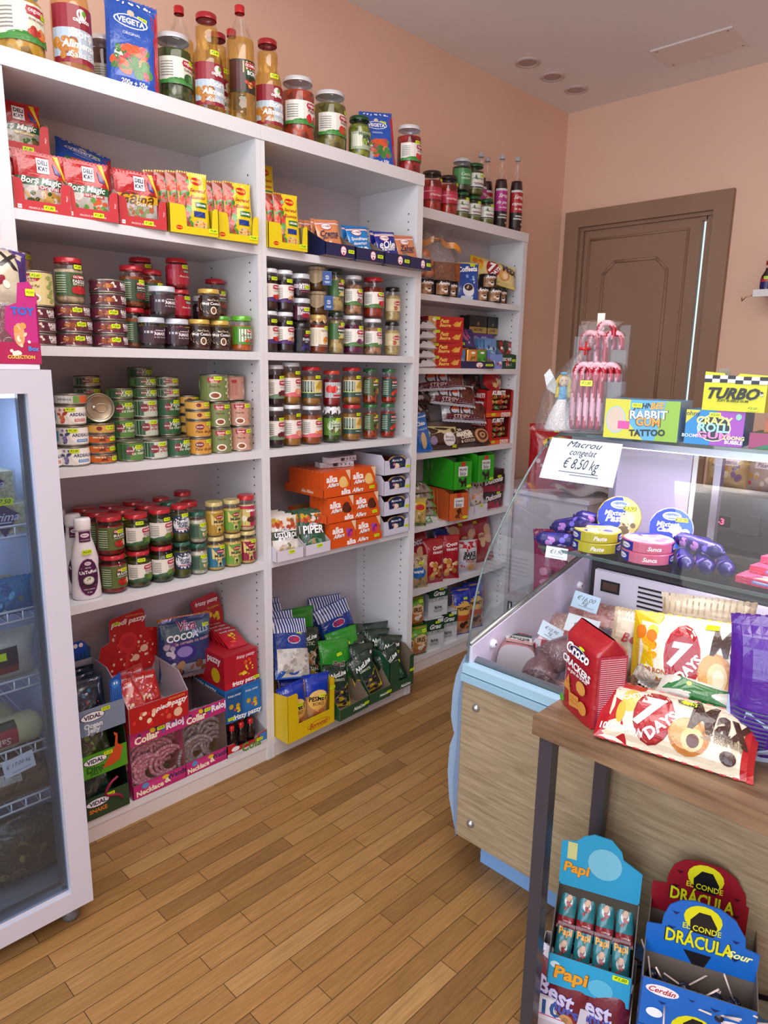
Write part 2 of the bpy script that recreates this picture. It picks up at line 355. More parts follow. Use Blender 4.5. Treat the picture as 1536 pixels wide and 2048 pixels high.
# shop front behind the photographer: piers, sill and lintel round one big window
def wf(g):
    g.box(-3.7, -4.3, 0, -3.6, -3.9, ZC, 'fff', 'peach_plaster'); g.box(-3.7, -.1, 0, -3.6, WY+.1, ZC, 'fff', 'peach_plaster')
    g.box(-3.7, -3.9, 0, -3.6, -.1, .25, 'fff', 'peach_plaster'); g.box(-3.7, -3.9, 2.9, -3.6, -.1, ZC, 'fff', 'peach_plaster')
setpiece('wall_front', wf)
def win(g):
    for y in (-3.9, -2.03, -.16): g.box(-3.69, y, .25, -3.63, y+.06, 2.9, 'eee')
    g.box(-3.69, -3.9, .25, -3.63, -.1, .31, 'eee'); g.box(-3.69, -3.9, 2.84, -3.63, -.1, 2.9, 'eee')
setpiece('window_1', win)
# brown door, slightly open on its right
dr = struct(empty('door_1', (LX, 0, 0)))
def frame(g):
    w = .095
    g.box(-.035, DY0, 0, .03, DY0+w, DH, 'fff', 'door_brown'); g.box(-.035, DY1-w, 0, .03, DY1, DH, 'fff', 'door_brown'); g.box(-.035, DY0+w, DH-w, .03, DY1-w, DH, 'fff', 'door_brown')
    g.box(-.005, DY1-w-.02, 0, .03, DY1-w, DH-w, 'fff', 'door_brown'); g.box(-.01, DY0+w, DH-w-.02, .03, DY1-w, DH-w, 'fff', 'door_brown')
g = G(); frame(g); g.build('door_frame', dr)
def panel_door(g):
    y0, y1 = -.50, .205; z1 = 2.41
    g.box(.01, y0, .01, .045, y1, z1, 'fff', 'door_brown')
    # raised moulding: outer rectangle and inner panel with clipped corners
    def loop(pts, r):
        P = [(.008, y, z) for y, z in pts]
        for a, b in zip(P, P[1:]+P[:1]):
            v = Vector(b)-Vector(a); g.tube([a, b], r, 'fff', 'door_brown', 6)
    loop([(y0+.07, .1), (y1-.035, .1), (y1-.035, z1-.06), (y0+.07, z1-.06)], .007)
    a, b, c = y0+.17, y1-.14, .07
    for zl, zh in ((1.25, z1-.2), (.25, 1.05)): loop([(a+c, zl), (b-c, zl), (b, zl+c), (b, zh-c), (b-c, zh), (a+c, zh), (a, zh-c), (a, zl+c)], .009)
g = G(); panel_door(g); g.build('door_leaf', dr)
g = G(); g.box(.06, -.56, .5, .07, -.49, 2.38, 'fff', 'sky_slit').box(.005, -.575, 0, .05, -.525, 2.43, 'fff', 'door_brown').box(.005, -.53, 2.385, .05, -.49, 2.43, 'fff', 'door_brown'); g.build('light_gap', dr)
g = G(); g.tube([(-.02, -.46, 1.08), (-.05, -.46, 1.08), (-.05, -.36, 1.08)], .009, '999', 'metal'); g.build('door_handle', dr)
# ceiling fittings
for i, x in enumerate((1.76, 2.0, 2.245)):
    o = empty('ceiling_spotlight', (x, .145, ZC)); tag(o, ['recessed unlit ceiling spot farthest from the door corner', 'middle recessed ceiling spot of the row of three', 'recessed ceiling spot nearest the corner by the door'][i], 'ceiling light', 'recessed ceiling spots')
    G().lathe([(.062, 0), (.064, -.006), (.05, -.009), (.046, -.003)], 'c9b9b7', 'plastic').build('trim_ring', o); G().lathe([(0, -.002), (.046, -.003)], 'a89592', 'plastic').build('lens', o)
o = empty('access_hatch', (2.16, -.56, ZC)); o.rotation_euler = (0, 0, 0); tag(o, 'white rectangular screwed hatch cover on the ceiling above the door', 'hatch')
G().box(-.12, -.19, -.008, .12, .19, 0, 'e2dad8', 'plastic').build('cover', o)
for a in (-.1, .1):
    for b in (-.165, .165): G().lathe([(0, -.010), (.006, -.009), (.006, -.007)], '998', 'metal', 8, cx=a, cy=b).build('screw', o)
# ---------------------------------------------------------------- bookcases
def bookcase(name, x0, y0, w, depth, H, shelves, label, tl=.036, tr=.036, holes=True):
    o = empty(name, (x0, y0, 0)); tag(o, label, 'bookcase', 'white bookcases along the wall'); M_ = 'white_laminate'; c = 'dcdce0'
    for sx, t in ((0, tl), (w-tr, tr)):
        g = G().box(sx, 0, 0, sx+t, depth, H-.045, c, M_)
        if holes and sx:
            for yy in (.05, depth-.06):
                z = .2
                while z < H-.15: g.box(sx-.0006, yy-.0028, z-.0028, sx, yy+.0028, z+.0028, '222', 'matte'); z += .032
        g.build('side_panel', o)
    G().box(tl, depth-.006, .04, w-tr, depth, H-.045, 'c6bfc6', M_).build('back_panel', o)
    G().box(0, -.004, H-.045, w, depth, H, c, M_).build('top_board', o)
    for z in shelves: G().box(tl, .001, z-.028, w-tr, depth-.006, z, c, M_).build('shelf', o)
    G().box(tl, .004, 0, w-tr, .02, .057, 'dcd5d2', M_).build('plinth', o)
    return o
SH = (.085, .834, 1.264, 1.62, 1.98)
bookcase('bookcase', -.860, 0, .8455, .359, 2.37, SH, 'left tall white bookcase full of cans and jars beside the glass-door fridge', tr=.018)
bookcase('bookcase', -.014, 0, .842, .359, 2.37, SH, 'middle tall white bookcase with an empty lower bay', tl=.018)
SH3 = (.085, .455, .79, 1.158, 1.57, 1.91)
bookcase('bookcase', .83, .132, 1.002, .227, 2.285, SH3, 'right lower white bookcase set back toward the brown door')
# ---------------------------------------------------------------- glass-door fridge
FX0, FX1, FY, FD = -1.60, -.885, -.33, .60
f = empty('display_fridge', (FX0, FY, 0)); tag(f, 'white upright fridge with a glass door at the left edge', 'fridge'); w = FX1-FX0
g = G(); c = 'c4c2ce'
g.box(.01, .06, .08, .03, FD, 1.545, c, 'plastic'); g.box(w-.03, .06, .08, w-.01, FD, 1.545, c, 'plastic'); g.box(.03, FD-.03, .08, w-.03, FD, 1.545, 'cfd6e6', 'plastic')
g.box(.03, .06, .08, w-.03, FD-.03, .13, '85888f', 'plastic'); g.box(.03, .06, 1.50, w-.03, FD-.03, 1.545, c, 'plastic'); g.build('cabinet', f)
d = G(); fr = .058
d.box(0, 0, .066, fr, .055, 1.558, c, 'plastic').box(w-fr, 0, .066, w, .055, 1.558, c, 'plastic').box(fr, 0, .066, w-fr, .055, .122, c, 'plastic').box(fr, 0, 1.502, w-fr, .055, 1.558, c, 'plastic')
d = d.build('door', f)
G().box(fr, .02, .122, w-fr, .026, 1.502, 'fff', 'door_glass').build('glass_pane', d)
g = G(); k = .014
for a in ((fr, .03, .122, fr+k, .05, 1.502), (w-fr-k, .03, .122, w-fr, .05, 1.502), (fr, .03, .122, w-fr, .05, .122+k)): g.box(*a, '55585f', 'plastic')
g.build('gasket', d)
for x in (.07, w-.045):
    for y in (.06, FD-.06): G().lathe([(0, 0), (.022, 0), (.024, .01), (.022, .035), (.012, .04), (.012, .08)], '66686c', 'plastic', 14, cx=x, cy=y).build('foot', f)
RACKS = (1.142, .92, .733, .542, .391)
for z in RACKS:
    g = G(); x0, x1, y0, y1 = .035, w-.04, .075, FD-.05
    g.tube([(x0, y0, z), (x1, y0, z), (x1, y1, z), (x0, y1, z)], .0032, 'f0f2f6', closed=True); g.tube([(x0, y0, z+.028), (x1-.015, y0, z+.028)], .0032, 'f0f2f6')
    n = 17
    for i in range(n+1): x = x0+(x1-.015-x0)*i/n; g.tube([(x, y0, z+.028), (x, y0, z), (x, y1, z)], .0022, 'f0f2f6', n=5)
    g.build('wire_rack', f)
G().box(.2, .09, 1.488, w-.05, .11, 1.499, 'fff', 'lamp_glow').build('light_strip', f)
l = area('fridge_lamp', (-1.25, -.2, 1.48), (R(25), 0, 0), .5, .05, 3, (.45, .66, 1))
# ---------------------------------------------------------------- refrigerated counter
CY0, CY1 = -.945, -3.2
c = empty('display_counter', (0, CY0, 0)); tag(c, 'refrigerated glass display counter with curved glass and oak front panel', 'display counter'); LY = CY1-CY0
G().box(0, LY, .15, .018, 0, .672, 'fff', 'oak_panel').build('front_panel', c)
for y, z in ((-.055, .60), (-.055, .215), (-1.2, .6), (-1.2, .215)):
    G().lathe([(0, .012), (.008, .011), (.012, .006), (.0125, 0)], 'b5b8bc', 'metal', 14).build('bolt', c, (0, y, z)).rotation_euler = (0, R(-90), 0)
G().box(.11, LY, 0, .15, -.02, .16, '7fa9dc', 'plastic').box(.15, -.05, 0, .75, -.02, .16, '7fa9dc', 'plastic').build('kick_plate', c)
g = G(); bl = '8fb6cc'
g.box(-.012, LY, .672, .03, 0, .692, bl, 'plastic'); g.box(-.004, LY, .695, .03, 0, .722, '9cc3d6', 'plastic'); g.box(-.002, LY, .692, .03, 0, .695, '2b3a44', 'plastic')
g.build('bumper_rail', c)
G().tube([(.045, -.004, .722), (.045, LY, .722)], .014, 'aab4b8', 'metal', 12).box(.03, LY, .69, .06, 0, .716, '9fa9ae', 'plastic').build('glass_seat', c)
# moulded end piece, an S-shaped blue-grey skirt on the aisle end
pr = [(0, .14), (.03, .16), (.052, .24), (.062, .33), (.058, .42), (.042, .47), (.046, .475), (.058, .52), (.055, .60), (.045, .66), (.03, .70), (.012, .74), (0, .745)]
G().prism(pr, .62, '8ba5c0', 'plastic', frame=lambda u, v, t: (.004+t+(.02 if u > .001 else 0), u, v)).prism([(0, .14), (.012, .2), (.02, .33), (.012, .45), (.014, .6), (0, .70)], .03, '7088a6', 'plastic', frame=lambda u, v, t: (-.001+t, u, v)).build('end_bumper', c)
# side wall inside and tub
tub = G(); lav = 'd9d2e4'
tub.prism([(.02, .60), (.02, .775), (.69, .935), (.76, .90), (.76, .60)], .012, lav, 'plastic', frame=lambda u, v, t: (u, -.004-t, v))
tub.box(.03, LY, .585, .76, -.016, .60, 'c9c6d2', 'metal')
tub.build('tub', c)
G().tube([(.02, -.002, .775), (.69, -.002, .935)], .011, 'a8aaa8', 'metal', 8).build('side_trim', c)
for x, z in ((.122, .755), (.634, .829)):
    G().lathe([(0, .012), (.008, .012), (.013, .008), (.014, 0)], 'f2f2f6', 'plastic', 14).lathe([(0, .0125), (.004, .0125)], '444', 'matte', 8).build('screw_cap', c, (x, -.016, z)).rotation_euler = (R(90), 0, 0)
# curved front glass and flat glass top
CURVE = [(.012, .725), (.022, .83), (.045, .94), (.085, 1.035), (.14, 1.11), (.21, 1.195), (.275, 1.265), (.335, 1.32), (.385, 1.352), (.43, 1.368), (.47, 1.374)]
def smooth(P, k=3):
    out = []
    for i in range(len(P)-1):
        p0, p1, p2, p3 = P[max(i-1, 0)], P[i], P[i+1], P[min(i+2, len(P)-1)]
        for j in range(k):
            t = j/k; out.append(tuple(.5*((2*b)+(c_-a)*t+(2*a-5*b+4*c_-d)*t*t+(-a+3*b-3*c_+d)*t**3) for a, b, c_, d in zip(p0, p1, p2, p3)))
    return out+[P[-1]]
CV = smooth(CURVE, 6)
g = G(); b = 0
for i in range(len(CV)-1):
    (xa, za), (xb, zb) = CV[i], CV[i+1]
    g.poly([(xa, -.004, za), (xb, -.004, zb), (xb, LY, zb), (xa, LY, za)], 'fff', 'case_glass', True)
g.build('curved_glass', c)
g = G(); g.tube([(x, -.004, z) for x, z in CV], .0034, 'fff', 'glass_edge', 8); g.build('glass_rim', c)
G().box(.455, LY, 1.372, .93, 0, 1.381, 'fff', 'case_glass').build('top_glass', c)
G().box(.455, LY, 1.3715, .54, 0, 1.3719, 'a9b9c2', 'plastic').box(.45, LY, 1.3715, .457, 0, 1.3815, 'fff', 'glass_edge').box(.52, LY, 1.345, .56, -.01, 1.371, 'c9ced6', 'metal').box(.525, LY+.1, 1.342, .555, -.04, 1.345, 'fff', 'case_lamp').build('lamp_rail', c)
g = G(); pts = [(.03, .78)]+CV[2:]+[(.92, 1.372), (.92, 1.0), (.76, .95), (.69, .94)]
g.prism(pts, .006, 'fff', 'case_glass', frame=lambda u, v, t: (u, -.001-t*.5, v)); g.build('end_glass', c)
# glass shelf on bracket
G().box(.325, LY, 1.026, .72, -.03, 1.034, 'fff', 'case_glass').box(.322, LY, 1.0255, .326, -.03, 1.0345, 'fff', 'glass_edge').build('glass_shelf', c)
G().box(.36, -.03, 1.0, .74, -.02, 1.024, '777', 'metal').box(.70, LY, .99, .73, -.02, 1.02, '333', 'plastic').build('shelf_bracket', c)
# evaporator cover with slots, black gap over it
g = G(); g.box(.66, LY, .60, .68, -.06, .893, 'ece6f2', 'plastic'); n = 0; y = -.22
while y > LY+.15:
    for k in range(6): g.box(.6585, y-.125, .862-.0165*k, .66, y, .8685-.0165*k, '17171c', 'matte')
    y -= .145
g.box(.6585, -.155, .82, .66, -.085, .862, '15151a', 'matte'); g.box(.658, -.147, .828, .6585, -.093, .854, '5a3c34', 'plastic'); g.build('evaporator_cover', c)
G().box(.69, LY, .60, .70, -.03, 1.0, '1c1c22', 'plastic').build('rear_panel', c)
# rear frame: lavender end panel, posts, sliding door rail
G().box(.80, -.30, .93, .815, -.03, 1.35, 'd6cfe8', 'plastic').box(.795, -.32, .93, .80, -.305, 1.35, 'eee', 'plastic').build('rear_end_panel', c)
g = G()
for y in (-.02, -.375, -1.2, -2.0): g.box(.79, y-.022, .92, .82, y, 1.37, 'b9b4c4', 'metal')
g.box(.79, LY, .90, .82, -.02, .93, '8b8894', 'metal'); g.box(.79, LY, 1.35, .82, -.02, 1.372, '9a98a2', 'metal'); g.build('rear_frame', c)
G().box(.02, LY, .16, .80, LY+.02, .68, '99a', 'plastic').box(.74, LY, .16, .80, 0, .90, 'c9c9d2', 'plastic').box(.02, -.02, .16, .8, -.005, .60, 'a9b7c8', 'plastic').build('body', c)
area('counter_lamp', (.50, -1.9, 1.335), (0, R(12), 0), .05, 1.7, 9, (.93, .74, 1))
# ---------------------------------------------------------------- console table in front of the counter
TX0, TY0, TZ = -.335, -1.39, .85
t = empty('console_table', (TX0, TY0, 0)); tag(t, 'long narrow walnut-topped console table with black steel legs before the counter', 'table')
G().box(0, -1.9, TZ-.042, .325, 0, TZ, 'fff', 'walnut_top').build('table_top', t)
for x in (.012, .285):
    for y in (-.045, -1.87): G().box(x, y, 0, x+.028, y+.032, TZ-.042, '34353f', 'plastic').build('leg', t)
for y in (-.045, -1.87): G().box(.04, y, TZ-.07, .285, y+.028, TZ-.042, '34353f', 'plastic').build('cross_bar', t)
G().tube([(.315, -.05, TZ-.05), (.315, -1.85, .06)], .006, '202128', 'plastic').tube([(.315, -1.85, TZ-.05), (.315, -.05, .06)], .006, '202128', 'plastic').build('brace', t)
# ---------------------------------------------------------------- price stickers, jars, cans, bottles
YEL = 'd3ee1c'
def sticker(parent, mp, txt='€2,60', w=.026, h=.012, rot=0):
    g = G(); g.art([('R', 0, 0, 1, .8, YEL), ('R', 0, 0, .93, 1, YEL), ('T', 0, 0, .75, txt, '24301a', {'s': .3})], w, h, mp, (.006, .02), 'card', .0009)
    return g.build('price_sticker', parent)
def shift(mp, du, dv, r=0):
    c, s = math.cos(R(r)), math.sin(R(r)); return lambda u, v, w: mp(du+u*c-v*s, dv+u*s+v*c, w)
def jar(key, noun, r, h, lid, cont, cm, bg, art, lz=(.2, .62), wrap=2.6, neck=.86, lidh=.015, price=None, name='glass_jar', cat='jar', fill=.84, extra=None, sq=1, label='paper_label', plural=None, pm='card'):
    def fn(o):
        H = h-lidh; rn = r*neck
        out = [(0, .0), (r*.86, 0), (r*.97, .004), (r, .012), (r, H*.80), (r*.97, H*.86), (rn, H*.93), (rn, H+.004)]
        G().lathe(out, 'fff', 'jar_glass', 26).build('glass_body', o)
        q = r-.0022; zc = H*fill
        pr = [(0, .004), (q*.86, .004), (q*.98, .010), (q, .016)]+([(q, H*.80), (q*.95, H*.86)] if fill > .84 else [])+[(q if fill <= .84 else rn-.002, zc), (0, zc)]
        G().lathe(pr, cont, cm, 22).build('contents', o)
        rl = rn+.0022; z0 = h-lidh
        G().lathe([(rl, z0), (rl+.0008, z0+.002), (rl, z0+.004), (rl, h-.002), (rl-.0025, h), (rl-.007, h-.0012), (0, h-.0012)], lid, 'lid', 26).build('lid', o)
        a, b = h*lz[0], h*lz[1]; mp = cyl(r+.0005, (a+b)/2); W_ = wrap*r
        G().art([('R', 0, 0, 1, 1, bg)]+art, W_, b-a, mp, (r*.3, 1)).build(label, o)
        if price: sticker(o, shift(cyl(r+.0014 if price[1] < lz[1]+.02 else r+.001, 0), price[0]*r, price[1]*h, price[3] if len(price) > 3 else 0), price[2])
        if extra: extra(o)
    kind(key, name, noun, cat, h, fn, plural)
def ceg(prod, fruit, band='4f7f42', p2=None):
    return [('R', -.62, 0, .3, .7, 'dedcd2')]+[('R', -.62, .6-.2*i, .27, .04, '8a8a84') for i in range(6)]+[('R', 0, -.86, 1, .14, band), ('E', .3, -.72, .9, .22, band), ('R', .42, .62, .34, .22, 'b3243c'), ('E', .42, .62, .38, .25, 'b3243c'), ('T', .42, .62, .29, 'cegusto', 'fff'),
        ('T', .42, .18, .3, prod, '7d2f3e', {'s': .2})]+([('T', .42, .0, .26, p2, '7d2f3e', {'s': .2})] if p2 else [])+[('B', hash(prod) % 97, 7, .42, -.45, .4, .26, .17, fruit)]
def ceg_(prod, fruit, band='4f7f42', p2=None, sd=3):
    a = ceg(prod, fruit, band, p2); b = list(a[-1]); b[1] = sd; return a[:-1]+[tuple(b)]
def oly(band, sub, prods, side='3c5a38', bandc='1d1d20', sd=1):
    return [('R', -.62, 0, .33, .9, side)]+[('R', -.62, .7-.2*i, .28, .035, 'b9c9a9') for i in range(8)]+[('E', .38, .62, .4, .2, 'a3202c'), ('T', .38, .62, .34, 'OLYMPIA', 'fff', {'b': .02}), ('R', .38, .26, .42, .17, bandc), ('T', .38, .26, .38, band, 'f2f2ea', {'b': .03})]+([('T', .38, .02, .36, sub, 'efe9d8')] if sub else [])+[('B', sd, 12, .38, -.5, .42, .34, .17, prods)]
RED = 'b5202c'; WL = 'e4e6ec'
# --- jars of the second shelf, left bookcase
jar('fasole', 'tall red-lidded jar of pale mashed beans', .0415, .132, RED, 'cdb899', 'pulp', '3f5d3a', oly('FASOLE', 'BATUTA', ['b3202a', 'c9303a', '8f1820']), (.18, .68), price=(.45, .8, '€1,80'))
jar('zacusca', 'red-lidded jar of brown vegetable spread with green label', .0385, .128, RED, '8f4a1e', 'pulp', '2f4a34', oly('ZACUSCA', 'cu vinete coapte', ['7a3020', '4a2a4a', 'c0502a']), (.15, .66), price=(.55, .62, '€2,90'))
jar('mandy', 'green-lidded jar of orange vegetable spread', .038, .122, '5fae2c', 'c2621c', 'pulp', '4d8c2c', [('R', .1, 0, .55, .72, 'e9e9e2'), ('E', .38, .5, .3, .2, 'b8202a'), ('T', .38, .5, .22, 'Mandy', 'fff'), ('T', .1, .05, .42, 'Zacusca', '3a2a2a', {'s': .3}), ('T', .2, -.3, .3, 'traditionala', '3d7a2a'), ('B', 4, 8, .3, -.6, .4, .2, .13, ['c23020', '4a2050', 'd8502a'])], (.2, .7), lidh=.017)
jar('amare', 'squat white-lidded jar of dark bitter cherry jam', .0405, .098, 'ccd2de', '1c0c14', 'pulp', '3a2430', [('R', -.35, .3, .32, .14, 'b9b9c4'), ('R', .3, .5, .3, .06, 'c9c0cc'), ('T', .32, .12, .42, 'AMARE', 'f0ecf0', {'b': .03}), ('T', .35, -.3, .46, 'in dry da calea', 'd5c5d0', {'s': .3}), ('E', .78, .62, .14, .2, 'c6b8c8')], (.18, .72), lidh=.017, neck=.97)
jar('miere', 'gold-lidded jar of dark honey with round portrait label', .037, .101, 'c9a64e', '5c2c08', 'pulp', '2a1814', [('E', 0, -.1, .98, .8, 'c8ab86'), ('E', 0, -.1, .94, .74, '2a1814'), ('T', 0, .55, .38, 'Miere de rai', 'e8dcc8'), ('T', 0, .15, .78, 'Mo\u0219 Costache', 'fff', {'b': .02}), ('E', 0, -.5, .22, .4, 'e8dcc8'), ('E', 0, -.5, .14, .28, '6a4a38')], (.14, .78), neck=.9)
jar('piros', 'red-lidded jar of bright red pepper paste', .0395, .101, RED, 'a01424', 'pulp', 'b21c36', [('R', -.6, .0, .25, .5, 'c8405a'), ('E', .45, .35, .3, .17, '3c6a3a'), ('T', .45, .35, .24, 'Univer', 'fff'), ('T', .35, -.2, .44, 'Piros Arany', 'ffe9d9', {'s': .4})], (.15, .78), price=(.45, .72, '€2,70'))
jar('prune', 'white-lidded jar of plum jam', .0345, .148, WL, '200a14', 'pulp', 'e8e2dc', ceg_('Gem de prune', ['2c1c5c', '3b2a78', 'd8a070'], '4a2a6c', sd=2), (.22, .64), price=(.3, .74, '€2,60'), wrap=2.9)
jar('caise', 'white-lidded jar of strawberry jam', .0335, .148, WL, '2a0a12', 'pulp', 'e8e2dc', ceg_('Gem de fragi', ['c22a1c', 'd8402a', 'a31812'], '4a2a6c', sd=5), (.22, .64), price=(.3, .76, '€2,60'), wrap=2.9)
jar('visine', 'squat white-lidded jar of dark cherry preserve', .037, .088, 'c4c8d0', '160a10', 'pulp', '2c1a28', [('R', -.4, .2, .35, .3, 'b9a9b9'), ('T', .3, .3, .6, 'VISINE', 'f4f0f4', {'b': .04}), ('T', .3, -.15, .6, 'DULCEATA', 'f4f0f4', {'b': .03}), ('R', .3, -.6, .5, .05, 'b04060')], (.15, .7), lidh=.018, neck=.97, price=(.55, .45, '€4,00'))
jar('visine2', 'squat white-lidded jar of cherry preserve with wine-red label', .037, .09, 'c4c8d0', '140810', 'pulp', '4a1730', [('R', .1, .2, .6, .6, 'c8b8c4'), ('E', .2, -.45, .4, .35, '9a1830'), ('T', .2, .3, .5, 'VISINE', '3a1428', {'b': .04})], (.15, .7), lidh=.018, neck=.97, price=(.35, .55, '€4,00'))
jar('afine', 'black-lidded dark jar of blueberries', .037, .112, '15151a', '0c0a12', 'pulp', '16141e', [('E', .3, .5, .2, .14, '9a2030'), ('T', .3, .1, .34, 'DARK', 'e8e8f0', {'b': .04}), ('T', .3, -.15, .14, 'BIO', 'c8c8d8'), ('B', 8, 9, .3, -.6, .5, .3, .15, ['2a2a68', '3a3a8a', '1c1c50'])], (.08, .78), lidh=.017, neck=.97, price=(.6, .7, '€5,50'))
def doily(col, dots):
    def ex(o, r=.037, z=.128):
        g = G(); n = 32
        for k in range(n):
            a, b = 2*PI*k/n, 2*PI*(k+1)/n; f1 = .9+.1*math.cos(4*a*2); 
            P = [(r*.88, z+.022), (r*.93, z+.010), (r*1.06, z-.006+.005*math.cos(a*8))]; Q = [(r*.88, z+.022), (r*.93, z+.010), (r*1.06, z-.006+.005*math.cos(b*8))]
            for (r1, z1), (r2, z2), (r3, z3), (r4, z4) in zip(P, P[1:], Q, Q[1:]):
                g.poly([(r1*math.sin(a), -r1*math.cos(a), z1), (r3*math.sin(b), -r3*math.cos(b), z3), (r4*math.sin(b), -r4*math.cos(b), z4), (r2*math.sin(a), -r2*math.cos(a), z2)], dots if k % 4 == 1 else col, 'cloth', True)
        g.build('lid_cover', o)
    return ex
jar('cappy', 'honey jar with frilled patterned cloth cap', .0385, .146, 'c9a660', '8a3608', 'pulp', 'e9e4d6', [('R', -.45, 0, .35, .8, 'd8cfb8'), ('T', .3, .65, .4, 'Apicola', '8a6a2a', {'s': .3}), ('B', 6, 6, .35, -.3, .3, .35, .2, ['d88a1c', 'e8a838', 'b86a10']), ('R', .3, -.9, .6, .06, '5c3010')], (.2, .68), extra=lambda o: doily('b98a58', 'e8dcb8')(o, .036, .126), price=(.6, .68, '€4,90'))
jar('fasolenb', 'tall jar of pale butter beans with green and black label', .034, .163, '22382a', 'b0a068', 'bigchunk', '3f6a38', [('E', .3, .6, .42, .24, 'a3202c'), ('T', .3, .6, .34, 'OLYMPIA', 'fff', {'b': .02}), ('R', .3, .1, .44, .24, '18181c'), ('T', .3, .1, .38, 'FASOLE', 'fff', {'b': .04}), ('T', .3, -.3, .3, 'boabe', 'e8e8d8'), ('B', 3, 9, .3, -.7, .4, .26, .14, ['d0c078', 'c0b068'])], (.36, .74), price=(.6, .72, '€1,95'), fill=.9)
jar('varza', 'white-lidded jar of shredded purple cabbage', .0445, .156, WL, '5a0c44', 'chunk', 'e8e4dc', ceg_('Varza rosie', ['6a1c5a', '8a3a7a', 'c8a0c0'], '4f7f42', sd=7), (.22, .66), price=(.55, .7, '€1,80'))
jar('fasolerosie', 'white-lidded jar of beige bean stew', .039, .156, WL, '9a7458', 'chunk', 'e8e4dc', ceg_('Fasole', ['8a5a5a', 'a87878', 'c8a8a0'], '4f7f42', sd=9), (.26, .66), price=(.55, .62, '€1,80'))
jar('usturoi', 'white-lidded jar of pickled garlic', .04, .150, WL, 'a07c60', 'chunk', 'e8e4dc', ceg_('Usturoi', ['e8e0d8', 'd8c8c0'], '4f7f42', sd=11), (.24, .66), price=(.5, .7, '€1,80'))
jar('gogosari', 'large red-lidded jar of sliced red peppers', .0445, .165, RED, '8e2a16', 'bigchunk', 'e8e4dc', ceg_('Pepene murat', ['b81c2c', 'd83040', '981424'], '4f7f42', sd=13), (.26, .64), price=(.5, .6, '€2,80'))
jar('mustarb', 'black-lidded jar of whole-grain horseradish mash', .034, .143, '1a1618', 'b8a468', 'pulp', 'cdbf98', [('E', .2, .3, .38, .34, 'a8282c'), ('T', .2, .3, .3, 'Scandia', 'fff'), ('B', 5, 9, .1, -.5, .8, .3, .2, ['d8c8a0', 'a86048', 'e0d0b0'])], (.3, .66), wrap=2.8)
# --- fourth row, middle bookcase
jar('vavarz', 'white-lidded jar of dark cherry compote', .034, .155, WL, '2a0812', 'pulp', 'e8e2dc', ceg_('Gem de visine', ['5a1424', '7a2034'], '6f8a6a', sd=15), (.2, .66), price=(.5, .7, '€3,60'), wrap=2.8)
jar('compotpere', 'white-lidded jar of golden pear compote', .038, .160, WL, 'a87420', 'bigchunk', 'e8ddd6', ceg_('Compot', ['e09070', 'e8b090', 'd87858'], 'd86a70', sd=17), (.2, .64), price=(.4, .76, '€3,30'))
jar('compotcaise', 'white-lidded jar of apricot compote with pink-banded label', .0425, .153, WL, 'a0501a', 'bigchunk', 'e8ddd6', ceg_('Compot', ['e89060', 'f0a070', 'd87848'], 'd86a70', sd=19), (.2, .66), price=(.6, .66, '€3,80'))
def gutui(c): return [('R', -.5, .25, .46, .62, '2f4f4a')]+[('R', -.5, .7-.18*i, .38, .03, 'a0b8b0') for i in range(5)]+[('R', .5, .25, .46, .6, 'e3c87a'), ('B', 2, 7, .5, .35, .42, .5, .22, ['c8a83a', 'd8b84a', 'b89a30']), ('R', 0, -.42, 1, .05, 'c9d870'), ('R', 0, -.75, 1, .28, '2a4a44'), ('T', .45, -.72, .46, 'Compot de gutui', 'fff', {'s': .3}), ('P', [(.3, -.4), (.75, -.4), (.52, .0)], 'e8ece0')]
jar('gutui', 'red-lidded jar of cubed quince compote', .0415, .152, RED, 'a07432', 'bigchunk', 'dcd4b4', gutui(0), (.22, .66), price=(.4, .74, '€3,60'))
jar('ardeirosu', 'red-lidded jar of bright red peppers in sauce', .037, .146, 'c23a2c', '8a0c14', 'bigchunk', 'c9c9cc', [('R', 0, 0, .9, .9, 'a8b0b8'), ('B', 3, 6, -.2, 0, .6, .6, .3, ['c81c1c', 'd83028', 'a81414']), ('R', .5, .1, .35, .4, 'e8ece8'), ('T', .5, .1, .3, 'Pepene', '3a4a3a'), ('R', .4, -.7, .5, .12, 'c02030')], (.26, .68), wrap=2.2)
jar('doily', 'jar of dark green pickles with lacy white doily cap', .0385, .145, WL, '3a4a20', 'chunk', '5c8a34', [('E', .1, .1, .75, .75, 'c8d8b8'), ('T', .1, .3, .5, 'Castraveti', '2a4a6a', {'s': .3}), ('B', 4, 8, .1, -.4, .6, .4, .14, ['6a4a38', '8a6a50', '3c5a28']), ('T', .1, .0, .5, 'in saramura', '3a2a3a')], (.22, .7), extra=lambda o: doily('e9e9e9', '303438')(o, .0375, .126), price=(.45, .66, '€2,40'))
jar('ghiveci', 'slim green-lidded jar of mixed vegetable stew', .034, .150, '2a6a3c', '94401c', 'chunk', '4a5f2a', oly('GHIVECI', None, ['5a7a2a', '3a1c3a', 'c8402a', 'd8b040'], '31503a', '4a5f2a', 21), (.26, .72), price=(.7, .66, '€2,10'))
jar('zartar', 'slim green-lidded jar of chopped red tomato stew', .0345, .150, '2a6a3c', '9a2414', 'chunk', '1f4a40', oly('ZARTARA', 'in suc de rosii', ['c83028', 'd84838', 'a82018'], '1f4a40', '1f4a40', 23), (.2, .72))
